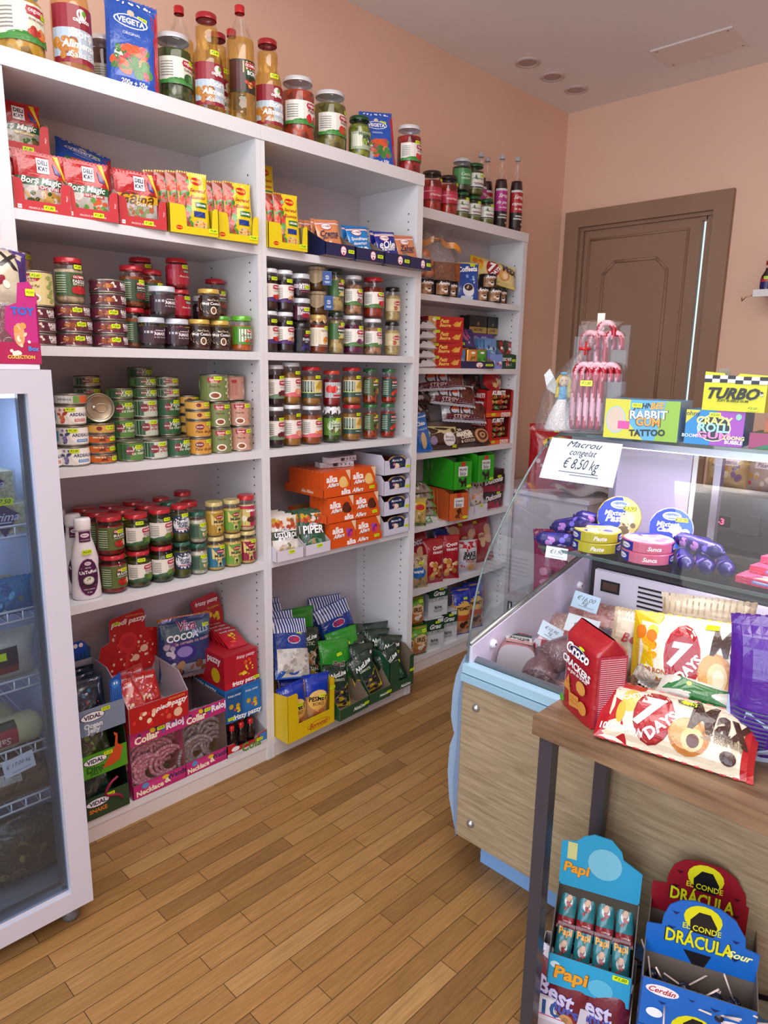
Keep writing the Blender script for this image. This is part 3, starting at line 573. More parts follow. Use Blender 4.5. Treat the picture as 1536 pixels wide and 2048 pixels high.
# --- fifth shelf, left bookcase
jar('bulion', 'red-lidded jar of tomato paste with green label', .0425, .128, RED, '8a1014', 'pulp', '5a6a38', oly('BULION', 'pasta de tomate', ['c02a1c', 'd8c8a8', 'a01c14'], '3f5a32', '26281c', 25), (.16, .74), price=(.6, .62, '€2,20'))
jar('patrunjel', 'red-lidded jar of chopped green parsley', .0405, .126, RED, '3a4018', 'chunk', 'e4e0d6', ceg_('Patrunjel', ['4a6a2a', '6a8a3a', 'e8e0d0'], '2f5a3a', 'in saramura', 27), (.18, .66), price=(-.1, .78, '€1,90'))
jar('leustean', 'red-lidded jar of salted green lovage', .0405, .128, RED, '2e3a18', 'chunk', 'e4e0d6', ceg_('Leustean', ['3a5a22', 'b03a2a', '6a8a3a'], '2f5a3a', 'in saramura', 29), (.18, .66), price=(.3, .74, '€1,90'))
jar('ardei', 'green-lidded jar of whole hot green peppers', .031, .130, '1f5a44', '4c5818', 'bigchunk', '2a3850', [('E', 0, 0, .95, .9, 'dfe2e8'), ('P', [(-.5, .75), (.5, .75), (.3, .4), (-.3, .4)], '2a3850'), ('T', 0, .15, .5, 'Ardei', '22345a', {'b': .03}), ('T', 0, -.15, .4, 'iute', '22345a', {'b': .03}), ('R', 0, -.5, .7, .04, 'b83040'), ('R', 0, -.6, .6, .03, '3a6ab0')], (.26, .74), wrap=2.3, lidh=.014)
jar('ardeir', 'red-lidded jar of whole hot green peppers', .031, .132, RED, '4c5818', 'bigchunk', '2a3850', [('E', 0, 0, .95, .9, 'dfe2e8'), ('P', [(-.5, .75), (.5, .75), (.3, .4), (-.3, .4)], '2a3850'), ('T', 0, .15, .5, 'Ardei', '22345a', {'b': .03}), ('T', 0, -.15, .4, 'iute', '22345a', {'b': .03}), ('R', 0, -.5, .7, .04, 'b83040')], (.26, .74), wrap=2.3, lidh=.014, price=(.3, .74, '€2,70'))
jar('hrean', 'small green-lidded jar of grated horseradish', .0315, .114, '1f5a44', 'c8c2b2', 'pulp', '5a7a58', [('R', -.55, 0, .35, .8, '38564a'), ('E', .35, .3, .4, .35, 'c8d0b0'), ('T', .35, .35, .34, 'Hrean', '2a5a6a'), ('B', 6, 6, .4, -.4, .4, .3, .16, ['e8e0c8', 'c89868', '7aa04a'])], (.16, .64), price=(.3, .6, '€1,80'), neck=.88)
def must(c): return [('P', [(-.6, 1), (.85, 1), (.8, -.1), (.3, -.95), (-.1, -.95), (-.55, -.1)], 'dcc67c'), ('E', .15, .6, .34, .2, 'a3202c'), ('T', .15, .6, .27, 'OLYMPIA', 'fff'), ('T', .15, .15, .5, 'Mustar', '2a2a2c', {'b': .04}), ('T', .15, -.25, .34, 'TECUCI', '4a3a20'), ('E', .1, -.65, .13, .13, '2f3a3a')]
for k, c, a in (('mustar', 'a8842a', 'gold-labelled'), ('mustarg', '6a9a3c', 'green-labelled'), ('mustarr', '8f1c3a', 'dark-red-labelled'), ('mustarbl', '2c6e8c', 'blue-labelled')):
    jar(k, 'yellow-lidded mustard jar with '+a[:-7].replace('-l', '').rstrip('-')+' label', .0335, .127, 'c9b878', 'c9ac58', 'plastic', c, must(c), (.12, .7), price=(.5, .7, '€2,20') if k in ('mustarbl', 'mustarr') else None)
jar('laminut', 'red-lidded jar of pale mayonnaise with red label', .0335, .136, RED, 'd2c79a', 'plastic', 'b5244a', [('R', -.4, -.1, .5, .8, 'c8c06a'), ('T', .3, .55, .5, 'LaMinut', 'fff', {'b': .04}), ('E', .3, -.3, .5, .3, '5a2a1c'), ('E', -.4, -.2, .25, .3, 'e0dcc0')], (.14, .72), lidh=.018)
# --- jars on the top boards
jar('ardeiumpl', 'big jar of yellow pickled peppers beyond the frame edge', .062, .19, WL, 'b08a28', 'bigchunk', 'dfe2cc', ceg_('Ardei umpluti', ['c83c24', 'd8802a', 'a82418'], '3f8a3a', sd=31), (.24, .74), neck=.8, fill=.9, price=(1.0, .62, '€4,20'))
jar('brun', 'dark brown pickle jar with white lid behind the blue pouch', .04, .165, WL, '4a2414', 'bigchunk', 'a8a49a', [('R', 0, .7-.2*i, .8, .035, '6a665c') for i in range(8)], (.1, .5))
jar('castraveti', 'large white-lidded jar of whole gherkins', .056, .212, 'd4d6dc', '3a4a18', 'bigchunk', 'dfe0d0', ceg_('Castraveti', ['2f5a2a', '3f7a34', '4a8a3a'], '3f8a3a', sd=33), (.3, .66), price=(.75, .62, '€3,50'))
jar('pepeni', 'large white-lidded jar of pickled watermelon', .0605, .218, 'dcdce0', 'a03c24', 'bigchunk', 'e4e2da', ceg_('Pepene', ['c8202c', 'd83c44', 'b01824'], '3f8a3a', sd=35), (.26, .62), price=(.95, .55, '€3,60'))
jar('gogonele', 'white-lidded jar of pickled green tomatoes', .0615, .212, 'dcdce0', '6a6a2a', 'bigchunk', 'e4e2da', ceg_('Gogonele', ['7a9a3a', '8aaa4a', 'c83c2c'], '3f8a3a', sd=37), (.26, .62), price=(.7, .66, '€3,60'))
jar('mazare', 'green-lidded jar of green peas', .043, .158, '1c4a2c', '7a8a2a', 'chunk', 'a9b89a', [('E', .3, .1, .5, .6, '3a4a3a'), ('B', 7, 10, .3, 0, .45, .5, .12, ['8aa83a', '9ab84a', 'c8d0c0']), ('R', -.5, 0, .35, .7, 'd8dcc8'), ('T', .1, .75, .5, 'Mazare', '2a5a2a')], (.22, .62), price=(.9, .6, '€2,90'), fill=.9)
jar('pepeni2', 'white-lidded jar of sliced red watermelon pickles', .0515, .19, 'dcdce0', '9a1c20', 'bigchunk', 'e4e2da', ceg_('Pepene murat', ['c8202c', 'd83c44', 'b01824'], '3f8a3a', sd=39), (.26, .62), price=(.2, .64, '€3,60'))
jar('kapia', 'black-lidded jar of red pepper strips', .048, .18, '2a1c1a', 'a82010', 'bigchunk', 'b82c4a', [('R', 0, .3, 1, .08, 'e8a0b0'), ('E', .1, 0, .6, .5, 'c84060'), ('T', 0, -.3, .42, 'Ardei kapia', 'f8e8e8')], (.3, .6), wrap=3, price=(.7, .78, '€3,50'))
jar('masline', 'white-lidded jar of dark green gherkins', .047, .15, 'c8ccd0', '2a3a1c', 'bigchunk', '3f8a4c', [('T', .1, .3, .42, 'Castra', 'd8f0d8', {'s': .4}), ('T', .1, -.2, .4, 'veciori', 'd8f0d8', {'s': .4})], (.2, .68))
def cvo(t='Cornisoni'): return [('P', [(-.8, .1), (-.2, .8), (0, .1)], '4a7a4a'), ('T', .2, .3, .48, t, '2a5a34', {'s': .4}), ('R', .2, -.3, .6, .05, 'b03040'), ('R', .2, -.45, .5, .05, '30508a'), ('R', 0, -.85, .9, .1, '3a3a3a')]
jar('cornic', 'green-lidded jar of gherkins with white label', .047, .148, '1f5a34', '5a6420', 'bigchunk', 'dfe3da', cvo(), (.2, .68), price=(.5, .6, '€3,10'))
jar('cornim', 'smaller green-lidded jar of tiny gherkins', .041, .128, '1f5a34', '66702a', 'bigchunk', 'dfe3da', cvo('Cornisoni fin'), (.25, .7), price=(.5, .74, '€2,90'))
# --- burlap-capped honey with hanging paper tag
def burlap(o):
    r, h = .038, .090
    G().lathe([(0, 0), (r*.86, 0), (r, .008), (r, h*.72), (r*.8, h*.86), (r*.8, h*.9)], 'fff', 'jar_glass', 24).build('glass_body', o)
    G().lathe([(0, .003), (r*.85, .003), (r-.002, .01), (r-.002, h*.7), (0, h*.7)], '5c3a0c', 'pulp', 20).build('contents', o)
    g = G(); n = 24; rr = random.Random(4)
    for k in range(n):
        a, b = 2*PI*k/n, 2*PI*(k+1)/n
        def P(a, i):
            m = .5+.5*math.cos(2*a+.9); q = [(0, h), (r*.86, h-.001), (r*.92, h*.86), (r*(1.02+.06*m), h*.70), (r*(1.03+.12*m), h*(.62-.34*m))][i]; return (q[0]*math.sin(a), -q[0]*math.cos(a), q[1])
        for i in range(4): g.poly([P(a, i), P(a, i+1), P(b, i+1), P(b, i)][::-1], ['a8957a', '98866a'][k % 2], 'cloth', True)
    g.build('burlap_cap', o)
    G().lathe([(r*.95, h*.84), (r*.99, h*.85), (r*.95, h*.87)], '7a6238', 'cloth').build('string', o)
    G().box(.008, -r-.014, h*.22, .044, -r-.012, h*.80, '4a6aa8').art([('R', 0, 0, .9, .9, '3a5a9a'), ('E', 0, .1, .5, .3, 'b8c8e0'), ('T', 0, .1, .6, 'MIERE', '2a3a6a'), ('R', 0, -.5, .6, .05, 'c8d0e0'), ('R', 0, -.65, .5, .04, 'c8d0e0')], .036, h*.58, flat(.026, -r-.0142, h*.51)).build('hanging_tag', o)
kind('burlap', 'honey_jar', 'honey jar under burlap cap with blue hanging tag', 'jar', .090, burlap)
# ---------------------------------------------------------------- cans
def can(key, noun, r, h, bg, art, price=None, wrap=5.2, rim='9a958a', ring=False, plural=None):
    def fn(o):
        G().lathe([(0, .002), (r-.004, .0018), (r-.002, 0), (r+.0006, .001), (r+.0006, .003), (r, .0045), (r, h-.0045), (r+.0006, h-.003), (r+.0006, h-.001), (r-.001, h), (r-.003, h-.003), (r*.7, h-.003), (r*.68, h-.0035), (0, h-.0035)], rim, 'metal', 28).build('can_body', o)
        if ring: G().tube([(r*.45*math.cos(a*PI/6)*.9+r*.12, r*.3*math.sin(a*PI/6), h-.001) for a in range(12)], .0013, 'a8a296', 'metal', 6, True).lathe([(0, h-.001), (.006, h-.001), (.007, h-.003)], 'b0aa9c', 'metal', 10, cx=-r*.35).lathe([(r*.82, h-.0028), (r*.84, h-.002), (r*.86, h-.0028)], '8a8478', 'metal').build('ring_pull', o)
        G().art([('R', 0, 0, 1, 1, bg)]+art, wrap*r, h-.011, cyl(r+.0004, h/2), (r*.25, 1)).build('paper_label', o)
        if price: sticker(o, shift(cyl(r+.0012, 0), price[0]*r, price[1]*h, price[3] if len(price) > 3 else 0), price[2], .028, .012)
    kind(key, 'food_can', noun, 'can', h, fn, plural)
def balea(food, t1, t2): return [('P', [(-.42, -.8), (-.3, .7), (.02, .9), (.12, -.3), (-.1, -.95)], 'e8e0d4'), ('E', -.17, 0, .2, .6, '8a4420'), ('B', food, 9, -.17, 0, .18, .5, .05, ['a05028', '6a2c14', 'c07a40']), ('R', -.7, 0, .1, .6, 'c8b8bc'), ('R', .3, 0, .22, .9, '5c2434'), ('T', .32, .5, .14, 'BALEA', 'fff', {'b': .05}), ('T', .32, -.05, .12, t1, 'f2e8ea', {'b': .03}), ('T', .32, -.5, .12, t2, 'f2e8ea', {'b': .03})]
can('carne', 'flat maroon can of veal in its own juice', .046, .035, '6a3040', balea(3, 'CARNE', 'VITA'), (-.6, .78, '€2,60'))
can('ciolan', 'flat maroon can of beans with pork knuckle', .0495, .040, '6e2e40', balea(4, 'FASOLE', 'cu CIOLAN'), (.1, .6, '€2,60'))
can('carnati', 'wide maroon can of beans with sausages', .0515, .040, '703044', balea(5, 'FASOLE', 'cu CARNATI'), (.0, .6, '€2,60'))
can('carnatib', 'wide maroon can of beans, dish on dark label', .0515, .040, '5a2234', balea(6, 'FASOLE', 'cu CARNATI'), None)
def scan(c, leaf): return [('P', [(-.34, .95), (.05, .95), (.0, .45), (-.3, .45)], 'a8283a'), ('E', -.14, .66, .19, .26, 'a8283a'), ('T', -.14, .72, .13, 'Scandia', 'fff', {'s': .3}), ('T', -.14, .52, .09, 'Sibiu', 'f0d8b8'), ('E', -.12, -.6, .17, .3, 'efe8dc'), ('E', -.12, -.6, .12, .2, '8a4a28'), ('T', -.12, .12, .15, 'Piept Pui', '6a2a2a', {'s': .3})]+[('E', .25+.07*(i % 2), .7-.28*i, .07, .13, leaf, .6*(i % 2)) for i in range(6)]+[('E', -.7, .2, .1, .5, leaf)]
can('scandiab', 'large cream can of chicken stew', .0485, .098, 'e0cf94', scan(0, '9aa85a'), (-.1, .85, '€2,60'))
can('scandiag', 'green can of pork liver pâté', .0395, .090, '7a8a54', scan(0, 'c8cca0'), (.4, .82, '€2,90'))
can('scandiap', 'pink can of poultry pâté', .0395, .090, 'c49480', scan(0, '9a8a58'), (.5, .82, '€2,90'))
can('scandiaG', 'large green can of pork in its own juice', .0485, .094, '76864e', scan(0, 'c8cca0'), (-.1, .86, '€3,60'))
can('scandiaP', 'large pink can of meat with paper label', .0485, .090, 'bc8a78', [('R', -.15, -.1, .2, .55, 'b0786a'), ('E', -.05, .6, .09, .16, 'a8283a'), ('E', .35, -.3, .12, .3, 'd8b0a0'), ('T', .3, .5, .1, 'Scandia', 'a8283a')])
def ard(c, t): return [('B', 5, 14, -.25, 0, .22, .9, .05, c), ('R', -.6, 0, .12, .6, '4a9ac8'), ('E', .15, 0, .34, 1.0, 'eeece6'), ('E', .15, 0, .31, .9, 'f4f2ee'), ('T', .15, .12, .27, 'ARDEALUL', '2a3a6a', {'b': .04}), ('R', .15, -.55, .16, .17, t[1]), ('T', .15, -.55, .13, t[0], 'fff')]
can('ardporc', 'white can of pork pâté with blue tag', .0455, .061, 'e4e2e0', ard(['5a5a8a', '8a7ab0', '4a4a7a'], ('PATE PORC', '3a8ac8')), (-.25, .78, '€1,90'))
can('ardpui', 'white can of chicken pâté with red pattern', .0455, .061, 'e8e0d8', ard(['c8503a', 'd87050', 'b84030'], ('PATE PUI', 'c8503a')), (-.25, .8, '€1,90'))
can('ardflat', 'flat grey-and-orange can on top of the chicken pâté', .0455, .034, 'c8c8c0', [('R', -.25, 0, .14, .9, 'd8dcd8'), ('T', -.25, 0, .18, 'ARDEALUL', '3a4a7a'), ('R', .3, 0, .2, .9, 'd8603a'), ('R', .05, 0, .08, .9, '6a9a4a')])
can('sadu', 'flat orange can of fish', .042, .0305, 'd06a28', [('R', -.1, .0, .2, .8, 'c85a20'), ('R', .1, .6, .4, .25, 'dccaa0'), ('T', .1, .6, .12, 'SADU', '3a2a4a', {'b': .04}), ('P', [(-.15, -.6), (.05, -.6), (.02, .1), (-.1, .2)], '5a2814'), ('R', .45, 0, .1, .8, '7a3a1c')], (.75, .5, '€1,20'))
def buc(t, t2, tc): return [('R', -.3, 0, .16, .9, '2f5a3c'), ('E', -.12, .1, .13, .5, '7a2a3a'), ('T', -.12, .1, .1, 'BUCEGI', 'f0e8d8', {'b': .03}), ('T', .2, .3, .26, t, tc, {'s': .2}), ('T', .2, -.2, .28, t2, tc), ('B', 9, 6, .5, -.3, .12, .5, .05, ['c83c2a', '4a8a3a', 'e0c060'])]
can('bucegi', 'green vegetable pâté can with white lettering', .0415, .064, '5a8a44', buc('Vegetal', 'cu masline', 'f4f4ea'), (.4, .72, '€1,60'))
can('bucegiw', 'pale-topped vegetable pâté can with red lettering', .0415, .064, 'c4cec0', buc('Vegetal', 'cu ardei copt', 'b83048'), (.35, .78, '€1,60'))
can('bucegid', 'dark green vegetable pâté can', .0415, .064, '2f5f3c', buc('Vegetal', 'cu ciuperci', 'e8f0e0'), (.45, .8, '€1,60'))
can('bucflat', 'flat green vegetable pâté can', .0415, .036, '5f8f50', buc('Vegetal', 'cu ardei', 'f4f4ea'), (.5, .6, '€1,20'))
can('bucflatw', 'flat pale vegetable pâté can', .0415, .036, 'b8c4b0', buc('Vegetal', 'cu spanac', 'b83048'), (.5, .6, '€1,20'))
can('peste', 'yellow-orange can of fish pâté', .041, .060, 'd0963c', [('E', -.12, .3, .14, .4, '7a2a3a'), ('T', -.12, .3, .1, 'BUCEGI', 'f0e8d8', {'b': .03}), ('T', .1, -.4, .36, 'Pate de peste', '5a2a14', {'s': .2}), ('B', 3, 8, .4, .1, .2, .6, .06, ['c8702a', 'e8c080', '8a4a20'])], (.6, .8, '€1,40'))
can('pesteflat', 'flat yellow-orange can of fish pâté', .041, .033, 'd8a850', [('E', -.12, .1, .08, .6, '7a2a3a'), ('B', 3, 8, .3, .1, .25, .6, .06, ['c8702a', 'e8c080', '8a4a20'])], (.5, .6, '€1,40'))
can('ringcan', 'can lying on its side with ring-pull lid facing out', .0445, .05, 'a8a050', [], (-.9, .8, '€1,60', 90), ring=True, rim='a29a86')
# ---------------------------------------------------------------- bottles
def bottle(key, name, noun, prof, cont, cm, cap, label, lz, bg, h, price=None, fill=None, shell='jar_glass', plural=None, wrap=2.7):
    def fn(o):
        G().lathe(prof, 'fff', shell, 26).build('bottle_body', o)
        pc = [(0, .004)]+[(max(0, r-.002), z) for r, z in prof[1:] if z < fill]; pc.append((pc[-1][0], fill)); pc.append((0, fill))
        G().lathe(pc, cont, cm, 24).build('liquid', o)
        rc, z0 = cap[1], cap[2]
        G().lathe([(rc, z0), (rc, h-.002), (rc-.002, h), (0, h)], cap[0], 'lid', 20).build('cap', o)
        r = max(p[0] for p in prof if lz[0]-.02 < p[1] < lz[1]+.02)
        G().art([('R', 0, 0, 1, 1, bg)]+label, wrap*r, lz[1]-lz[0], cyl(r+.0008, sum(lz)/2), (r*.3, 1)).build('paper_label', o)
        if price: sticker(o, shift(cyl(price[3], 0), price[0]*r, price[1]), price[2], .032, .014)
    kind(key, name, noun, 'bottle', h, fn, plural)
borsl = [('R', 0, .62, 1, .4, '8f1c30'), ('E', .2, .72, .2, .2, 'e8e8e0'), ('E', .3, .78, .09, .1, '6aa83a'), ('T', .2, .5, .34, 'cegusto', 'fff', {'b': .03}), ('R', 0, -.3, 1, .5, 'b4c4d4'), ('B', 3, 16, -.5, -.5, .5, .45, .16, ['b8762a', 'c88a3a', '8a4a1c']), ('T', .2, -.0, .42, 'Bor\u0219', 'fff', {'b': .04}), ('T', .15, -.35, .75, 'Alimentar', 'fff', {'b': .04, 's': .2}), ('T', .3, -.7, .6, 'Sana Fara', 'f0f0e8')]
bottle('bors', 'glass_bottle', 'glass bottle of amber bran broth with red lid', [(0, 0), (.044, 0), (.049, .008), (.0495, .15), (.047, .18), (.036, .205), (.033, .215), (.036, .235), (.036, .262), (.030, .275), (.0295, .290)], 'd09030', 'gold_liquid', ('a51c26', .033, .285), borsl, (.025, .15), '8f1c30', .302, (.1, .18, '€2,40', .048), .262)
bottle('borsbig', 'glass_bottle', 'tall amber broth bottle second from the left end', [(0, 0), (.047, 0), (.053, .008), (.0535, .16), (.050, .20), (.036, .25), (.030, .275), (.030, .31)], 'c88a4a', 'pale_liquid', ('a51c26', .033, .31), borsl, (.025, .17), '8f1c30', .328, None, .27)
olb = [('R', -.55, 0, .4, .85, '4a1c18'), ('R', .35, 0, .6, .9, '2a2a1c'), ('R', .35, .55, .55, .35, 'd8c890'), ('E', .3, .68, .4, .2, 'b02028'), ('T', .3, .68, .36, 'OLYMPIA', 'fff', {'b': .03}), ('R', .4, .2, .42, .22, '1f4a2c'), ('T', .4, .2, .36, 'BOR\u0218', 'fff', {'b': .05}), ('B', 5, 8, .3, -.4, .5, .3, .14, ['b03020', 'd8a050', '8a2418'])]
bottle('olybors', 'plastic_bottle', 'tall clear plastic bottle of pale broth with red cap', [(0, .006), (.030, 0), (.042, .006), (.0455, .018), (.0465, .07), (.044, .08), (.046, .09), (.046, .20), (.0455, .24), (.040, .27), (.026, .305), (.014, .33), (.013, .35)], 'd8a840', 'gold_liquid', ('c41c24', .0165, .345), olb, (.095, .195), '2a2a1c', .368, None, .262)
def syr(key, noun, col, t1, t2, rz=1.0):
    bottle(key, 'syrup_bottle', noun, [(0, 0), (.030, 0), (.034, .006), (.0345, .225), (.031, .25), (.018, .275), (.0135, .30), (.013, .365)], '2a0612', 'plastic', ('b8bcc4', .0145, .365), [('R', 0, .45, 1, .55, col), ('R', 0, .95, 1, .06, 'd8d8dc'), ('T', 0, .6, .6, 'Sirop', 'fff', {'s': .4}), ('T', 0, .25, .8, t1, 'fff', {'s': .4}), ('T', 0, .0, .5, t2, 'fff', {'s': .3}), ('R', 0, -.6, 1, .4, '1a1418'), ('R', .1, -.4, .5, .04, 'c8c8c8'), ('R', 0, -.55, .6, .04, 'c8c8c8'), ('E', .45, -.82, .12, .06, 'eee')], (.03, .215), col, .385, None, .262, plural='dark syrup bottles with silver caps')
syr('siropm', 'dark syrup bottle with magenta label', 'b8288a', 'de pere', 'de livada'); syr('siropr', 'dark syrup bottle with red label', 'b01c2c', 'capsuni', 'de casa')
def squeeze(o):
    prof = [(0, 0), (.040, 0), (.0445, .005), (.044, .03), (.040, .10), (.0415, .13), (.034, .165), (.024, .20), (.0225, .23), (.0225, .252), (.021, .26), (0, .262)]
    G().lathe(prof[:10], 'e9e4ea', 'plastic', 28, sq=.72).build('bottle_body', o)
    G().lathe([(.0245, .225), (.0255, .228), (.0255, .256), (.022, .262), (0, .262)], 'f2f0f4', 'plastic', 24, sq=.8).build('flip_cap', o)
    def mp(u, v, w): z = .075+v; r = .0425 if z < .1 else .042; a = u/r; return ((r+w+.0012)*math.sin(a), -(r+w+.0012)*math.cos(a)*.74-.0008, z)
    G().art([('E', 0, 0, 1, 1, 'c8a8c8'), ('E', 0, 0, .95, .97, '4a1444'), ('E', 0, .72, .3, .1, 'e8dce8'), ('T', 0, .72, .2, 'REGAL', '6a1450', {'b': .03}), ('T', 0, .5, .25, 'SOS DE', 'fff'), ('T', 0, .28, .78, 'UsTuRoi', 'fff', {'b': .03, 'r': 4}), ('E', 0, -.2, .62, .3, '22181c'), ('E', 0, -.16, .5, .22, 'b8b4ac'), ('E', 0, -.14, .4, .16, 'e6e2da'), ('B', 4, 7, 0, -.12, .2, .1, .06, ['3a6a2a', '5a8a3a']), ('T', 0, -.62, .5, 'GARLIC DRESSING', 'f0e8f0'), ('T', 0, -.78, .2, '€ 450', 'f0e8f0')], .066, .125, mp, (.01, .02)).build('oval_label', o)
    G().art([('R', 0, 0, 1, 1, '5a1a50'), ('E', 0, .25, .75, .4, 'efe4ee'), ('T', 0, .25, .5, 'REGAL', '6a1450', {'b': .03}), ('T', 0, -.6, .8, 'SOS CU USTUROI', 'eee')], .036, .034, lambda u, v, w: ((.0262+w)*math.sin(u/.026), -(.0262+w)*math.cos(u/.026)*.86, .205+v), (.008, .02)).build('neck_label', o)
    sticker(o, shift(cyl(.0345, 0), 0, .158, 4), '€3,50', .03, .014)
kind('squeeze', 'squeeze_bottle', 'white squeeze bottle of garlic sauce with purple oval label', 'bottle', .262, squeeze)
# ---------------------------------------------------------------- top boards
T = 2.3705
put('ardeiumpl', -.735, .10, T, -8); put('borsbig', -.602, .08, T, -6); put('brun', -.478, .16, T, -10)
put('castraveti', -.272, .10, T, -6); put('olybors', -.172, .225, T, -10, 'behind the gherkin jar'); put('bors', -.163, .075, T, -8, 'left of the clear plastic bottle')
put('bors', -.066, .172, T, 0, 'tucked behind, between two front bottles'); put('olybors', .040, .235, T, 5, 'mostly hidden in the back row'); put('olybors', -.037, .07, T, -12, 'in the front row')
put('bors', .082, .08, T, -14, 'beside the watermelon jar'); put('pepeni', .219, .085, T, -12); put('gogonele', .374, .085, T, -10)
put('mazare', .366, .22, T, 0, 'hidden behind the green tomato jar'); put('mazare', .505, .20, T, -10, 'standing behind, right of green tomatoes')
put('mazare', .510, .065, T, -16, 'in front, left of the small blue pouch'); put('mazare', .668, .18, T, -10, 'peeking out behind the blue pouch'); put('pepeni2', .800, .065, T, -14)
T3 = 2.2855
put('kapia', 1.108, .20, T3, -20, 'left of the pair'); put('kapia', 1.222, .195, T3, -20, 'right of the pair, partly hidden')
stack(1.332, .20, T3, ['cornim', 'masline'], '', -25); stack(1.434, .205, T3, ['cornim', 'cornic'], 'beside the syrup bottles', -25); put('cornim', 1.530, .195, T3, -25, 'single one in front of the bottles')
put('siropm', 1.61, .30, T3, -20, 'farther left, half hidden'); put('siropr', 1.70, .325, T3, -20, 'standing at the back'); put('siropm', 1.715, .24, T3, -25, 'in the front pair'); put('siropr', 1.800, .20, T3, -25, 'at the right end')
# ---------------------------------------------------------------- left bookcase, second shelf from the top of the jars
Z = 1.6205
stack(-.7745, .06, Z, ['carne']*3, 'under the cream can', -8); put('scandiab', -.772, .065, Z+.1075, -8)
stack(-.778, .185, Z, ['scandiag']*2, 'behind the cream can', 0); put('scandiap', -.765, .19, Z+.182, 0, 'highest of the left column')
stack(-.661, .072, Z, ['ciolan']*3+['fasole'], '', -6); stack(-.5475, .075, Z, ['carnati']*3+['carnatib']*2, '', -4)
stack(-.450, .110, Z, ['zacusca']*2, 'right beside the maroon cans', -6); stack(-.362, .150, Z, ['zacusca']*2, 'behind the dark jams', -6)
stack(-.345, .245, Z, ['piros']*3, 'in the back row', -8); stack(-.258, .155, Z, ['piros']*3, 'behind the honey jars', -12)
stack(-.200, .250, Z, ['piros', 'piros'], 'at the very back', -12); stack(-.150, .180, Z, ['miere', 'visine'], 'hidden behind the honey pyramid', -12)
put('amare', -.420, .048, Z, -10, 'bottom left of three'); put('amare', -.334, .048, Z, -10, 'bottom right of three'); put('amare', -.377, .050, Z+.0985, -8, 'resting on the two below')
put('miere', -.248, .045, Z, -10, 'bottom left of the pyramid'); put('miere', -.170, .045, Z, -10, 'bottom right of the pyramid'); put('miere', -.205, .048, Z+.1015, -8, 'on top of the pyramid')
stack(-.0725, .205, Z, ['zacusca']*2, 'behind the green lids', -10); put('mandy', -.112, .125, Z, -16, 'left, half hidden one'); put('mandy', -.0715, .046, Z, -12, 'rightmost on the shelf')
# middle bookcase, same height
stack(.0545, .06, Z, ['caise']*2, 'at the left post', -16); stack(.123, .055, Z, ['prune']*2, 'at the left post', -18); stack(.200, .055, Z, ['afine', 'visine2', 'visine'], '', -20)
stack(.290, .06, Z, ['cappy', 'burlap'], 'the lower one', -18); put('burlap', .288, .062, Z+.2370, -24, 'the upper, crooked one')
stack(.386, .06, Z, ['fasolenb']*2, '', -20); stack(.483, .065, Z, ['varza', 'fasolerosie'], '', -20); stack(.595, .062, Z, ['usturoi', 'gogosari'], '', -22); stack(.708, .055, Z, ['mustarb']*2, '', -24)
# ---------------------------------------------------------------- cans, left bookcase
Z = 1.2645
stack(-.692, .06, Z, ['ardporc']*2+['ardpui', 'ardflat'], '', -6); put('ardpui', -.777, .07, Z, -6, 'cut off by the fridge door')
stack(-.6035, .06, Z, ['sadu']*3+['pesteflat'], 'under the can on its side', -6)
put('ringcan', -.600, .085, Z+.128+.0448, 0, '', rot=(R(90), 0, R(-14)))
put('bucegi', -.513, .055, Z, -6, 'front row beside the orange cans'); stack(-.495, .145, Z, ['bucegi']*3+['bucflat'], 'behind the sideways can', -6, .001)
put('bucegiw', -.4275, .055, Z, -8, 'in the front row'); stack(-.410, .145, Z, ['bucegiw']*3+['bucflat']*2, 'middle row', -6, .001)
put('bucegid', -.342, .055, Z, -8, 'in the front row'); stack(-.324, .145, Z, ['bucegid']*3+['bucflatw']*2, 'middle row', -8, .001)
stack(-.560, .24, Z, ['bucegid']*3+['bucflatw']*2, 'in the dark back left corner', -4, .001); stack(-.367, .25, Z, ['bucegi']*4+['bucflat'], 'at the back centre', -4, .001)
stack(-.258, .055, Z, ['peste']*2+['pesteflat']*2, 'in the front', -8); stack(-.240, .150, Z, ['pesteflat']*6, 'standing behind', -8, .001)
stack(-.172, .055, Z, ['scandiag']*2, 'in front', -10); put('scandiaG', -.182, .070, Z+.1815, -10)
stack(-.086, .055, Z, ['scandiap']*2, 'at the right end', -12); put('scandiaP', -.082, .105, Z+.1815, -10)
# middle bookcase
stack(.077, .06, Z, ['vavarz']*2, '', -16); stack(.157, .062, Z, ['compotpere']*2, '', -16); stack(.257, .062, Z, ['compotcaise', 'gutui'], 'left column', -18)
stack(.364, .06, Z, ['doily', 'ardeirosu'], '', -20); stack(.476, .062, Z, ['gutui']*2, 'right column', -20); stack(.586, .06, Z, ['ghiveci']*2, '', -22); stack(.692, .055, Z, ['zartar']*2, '', -24)
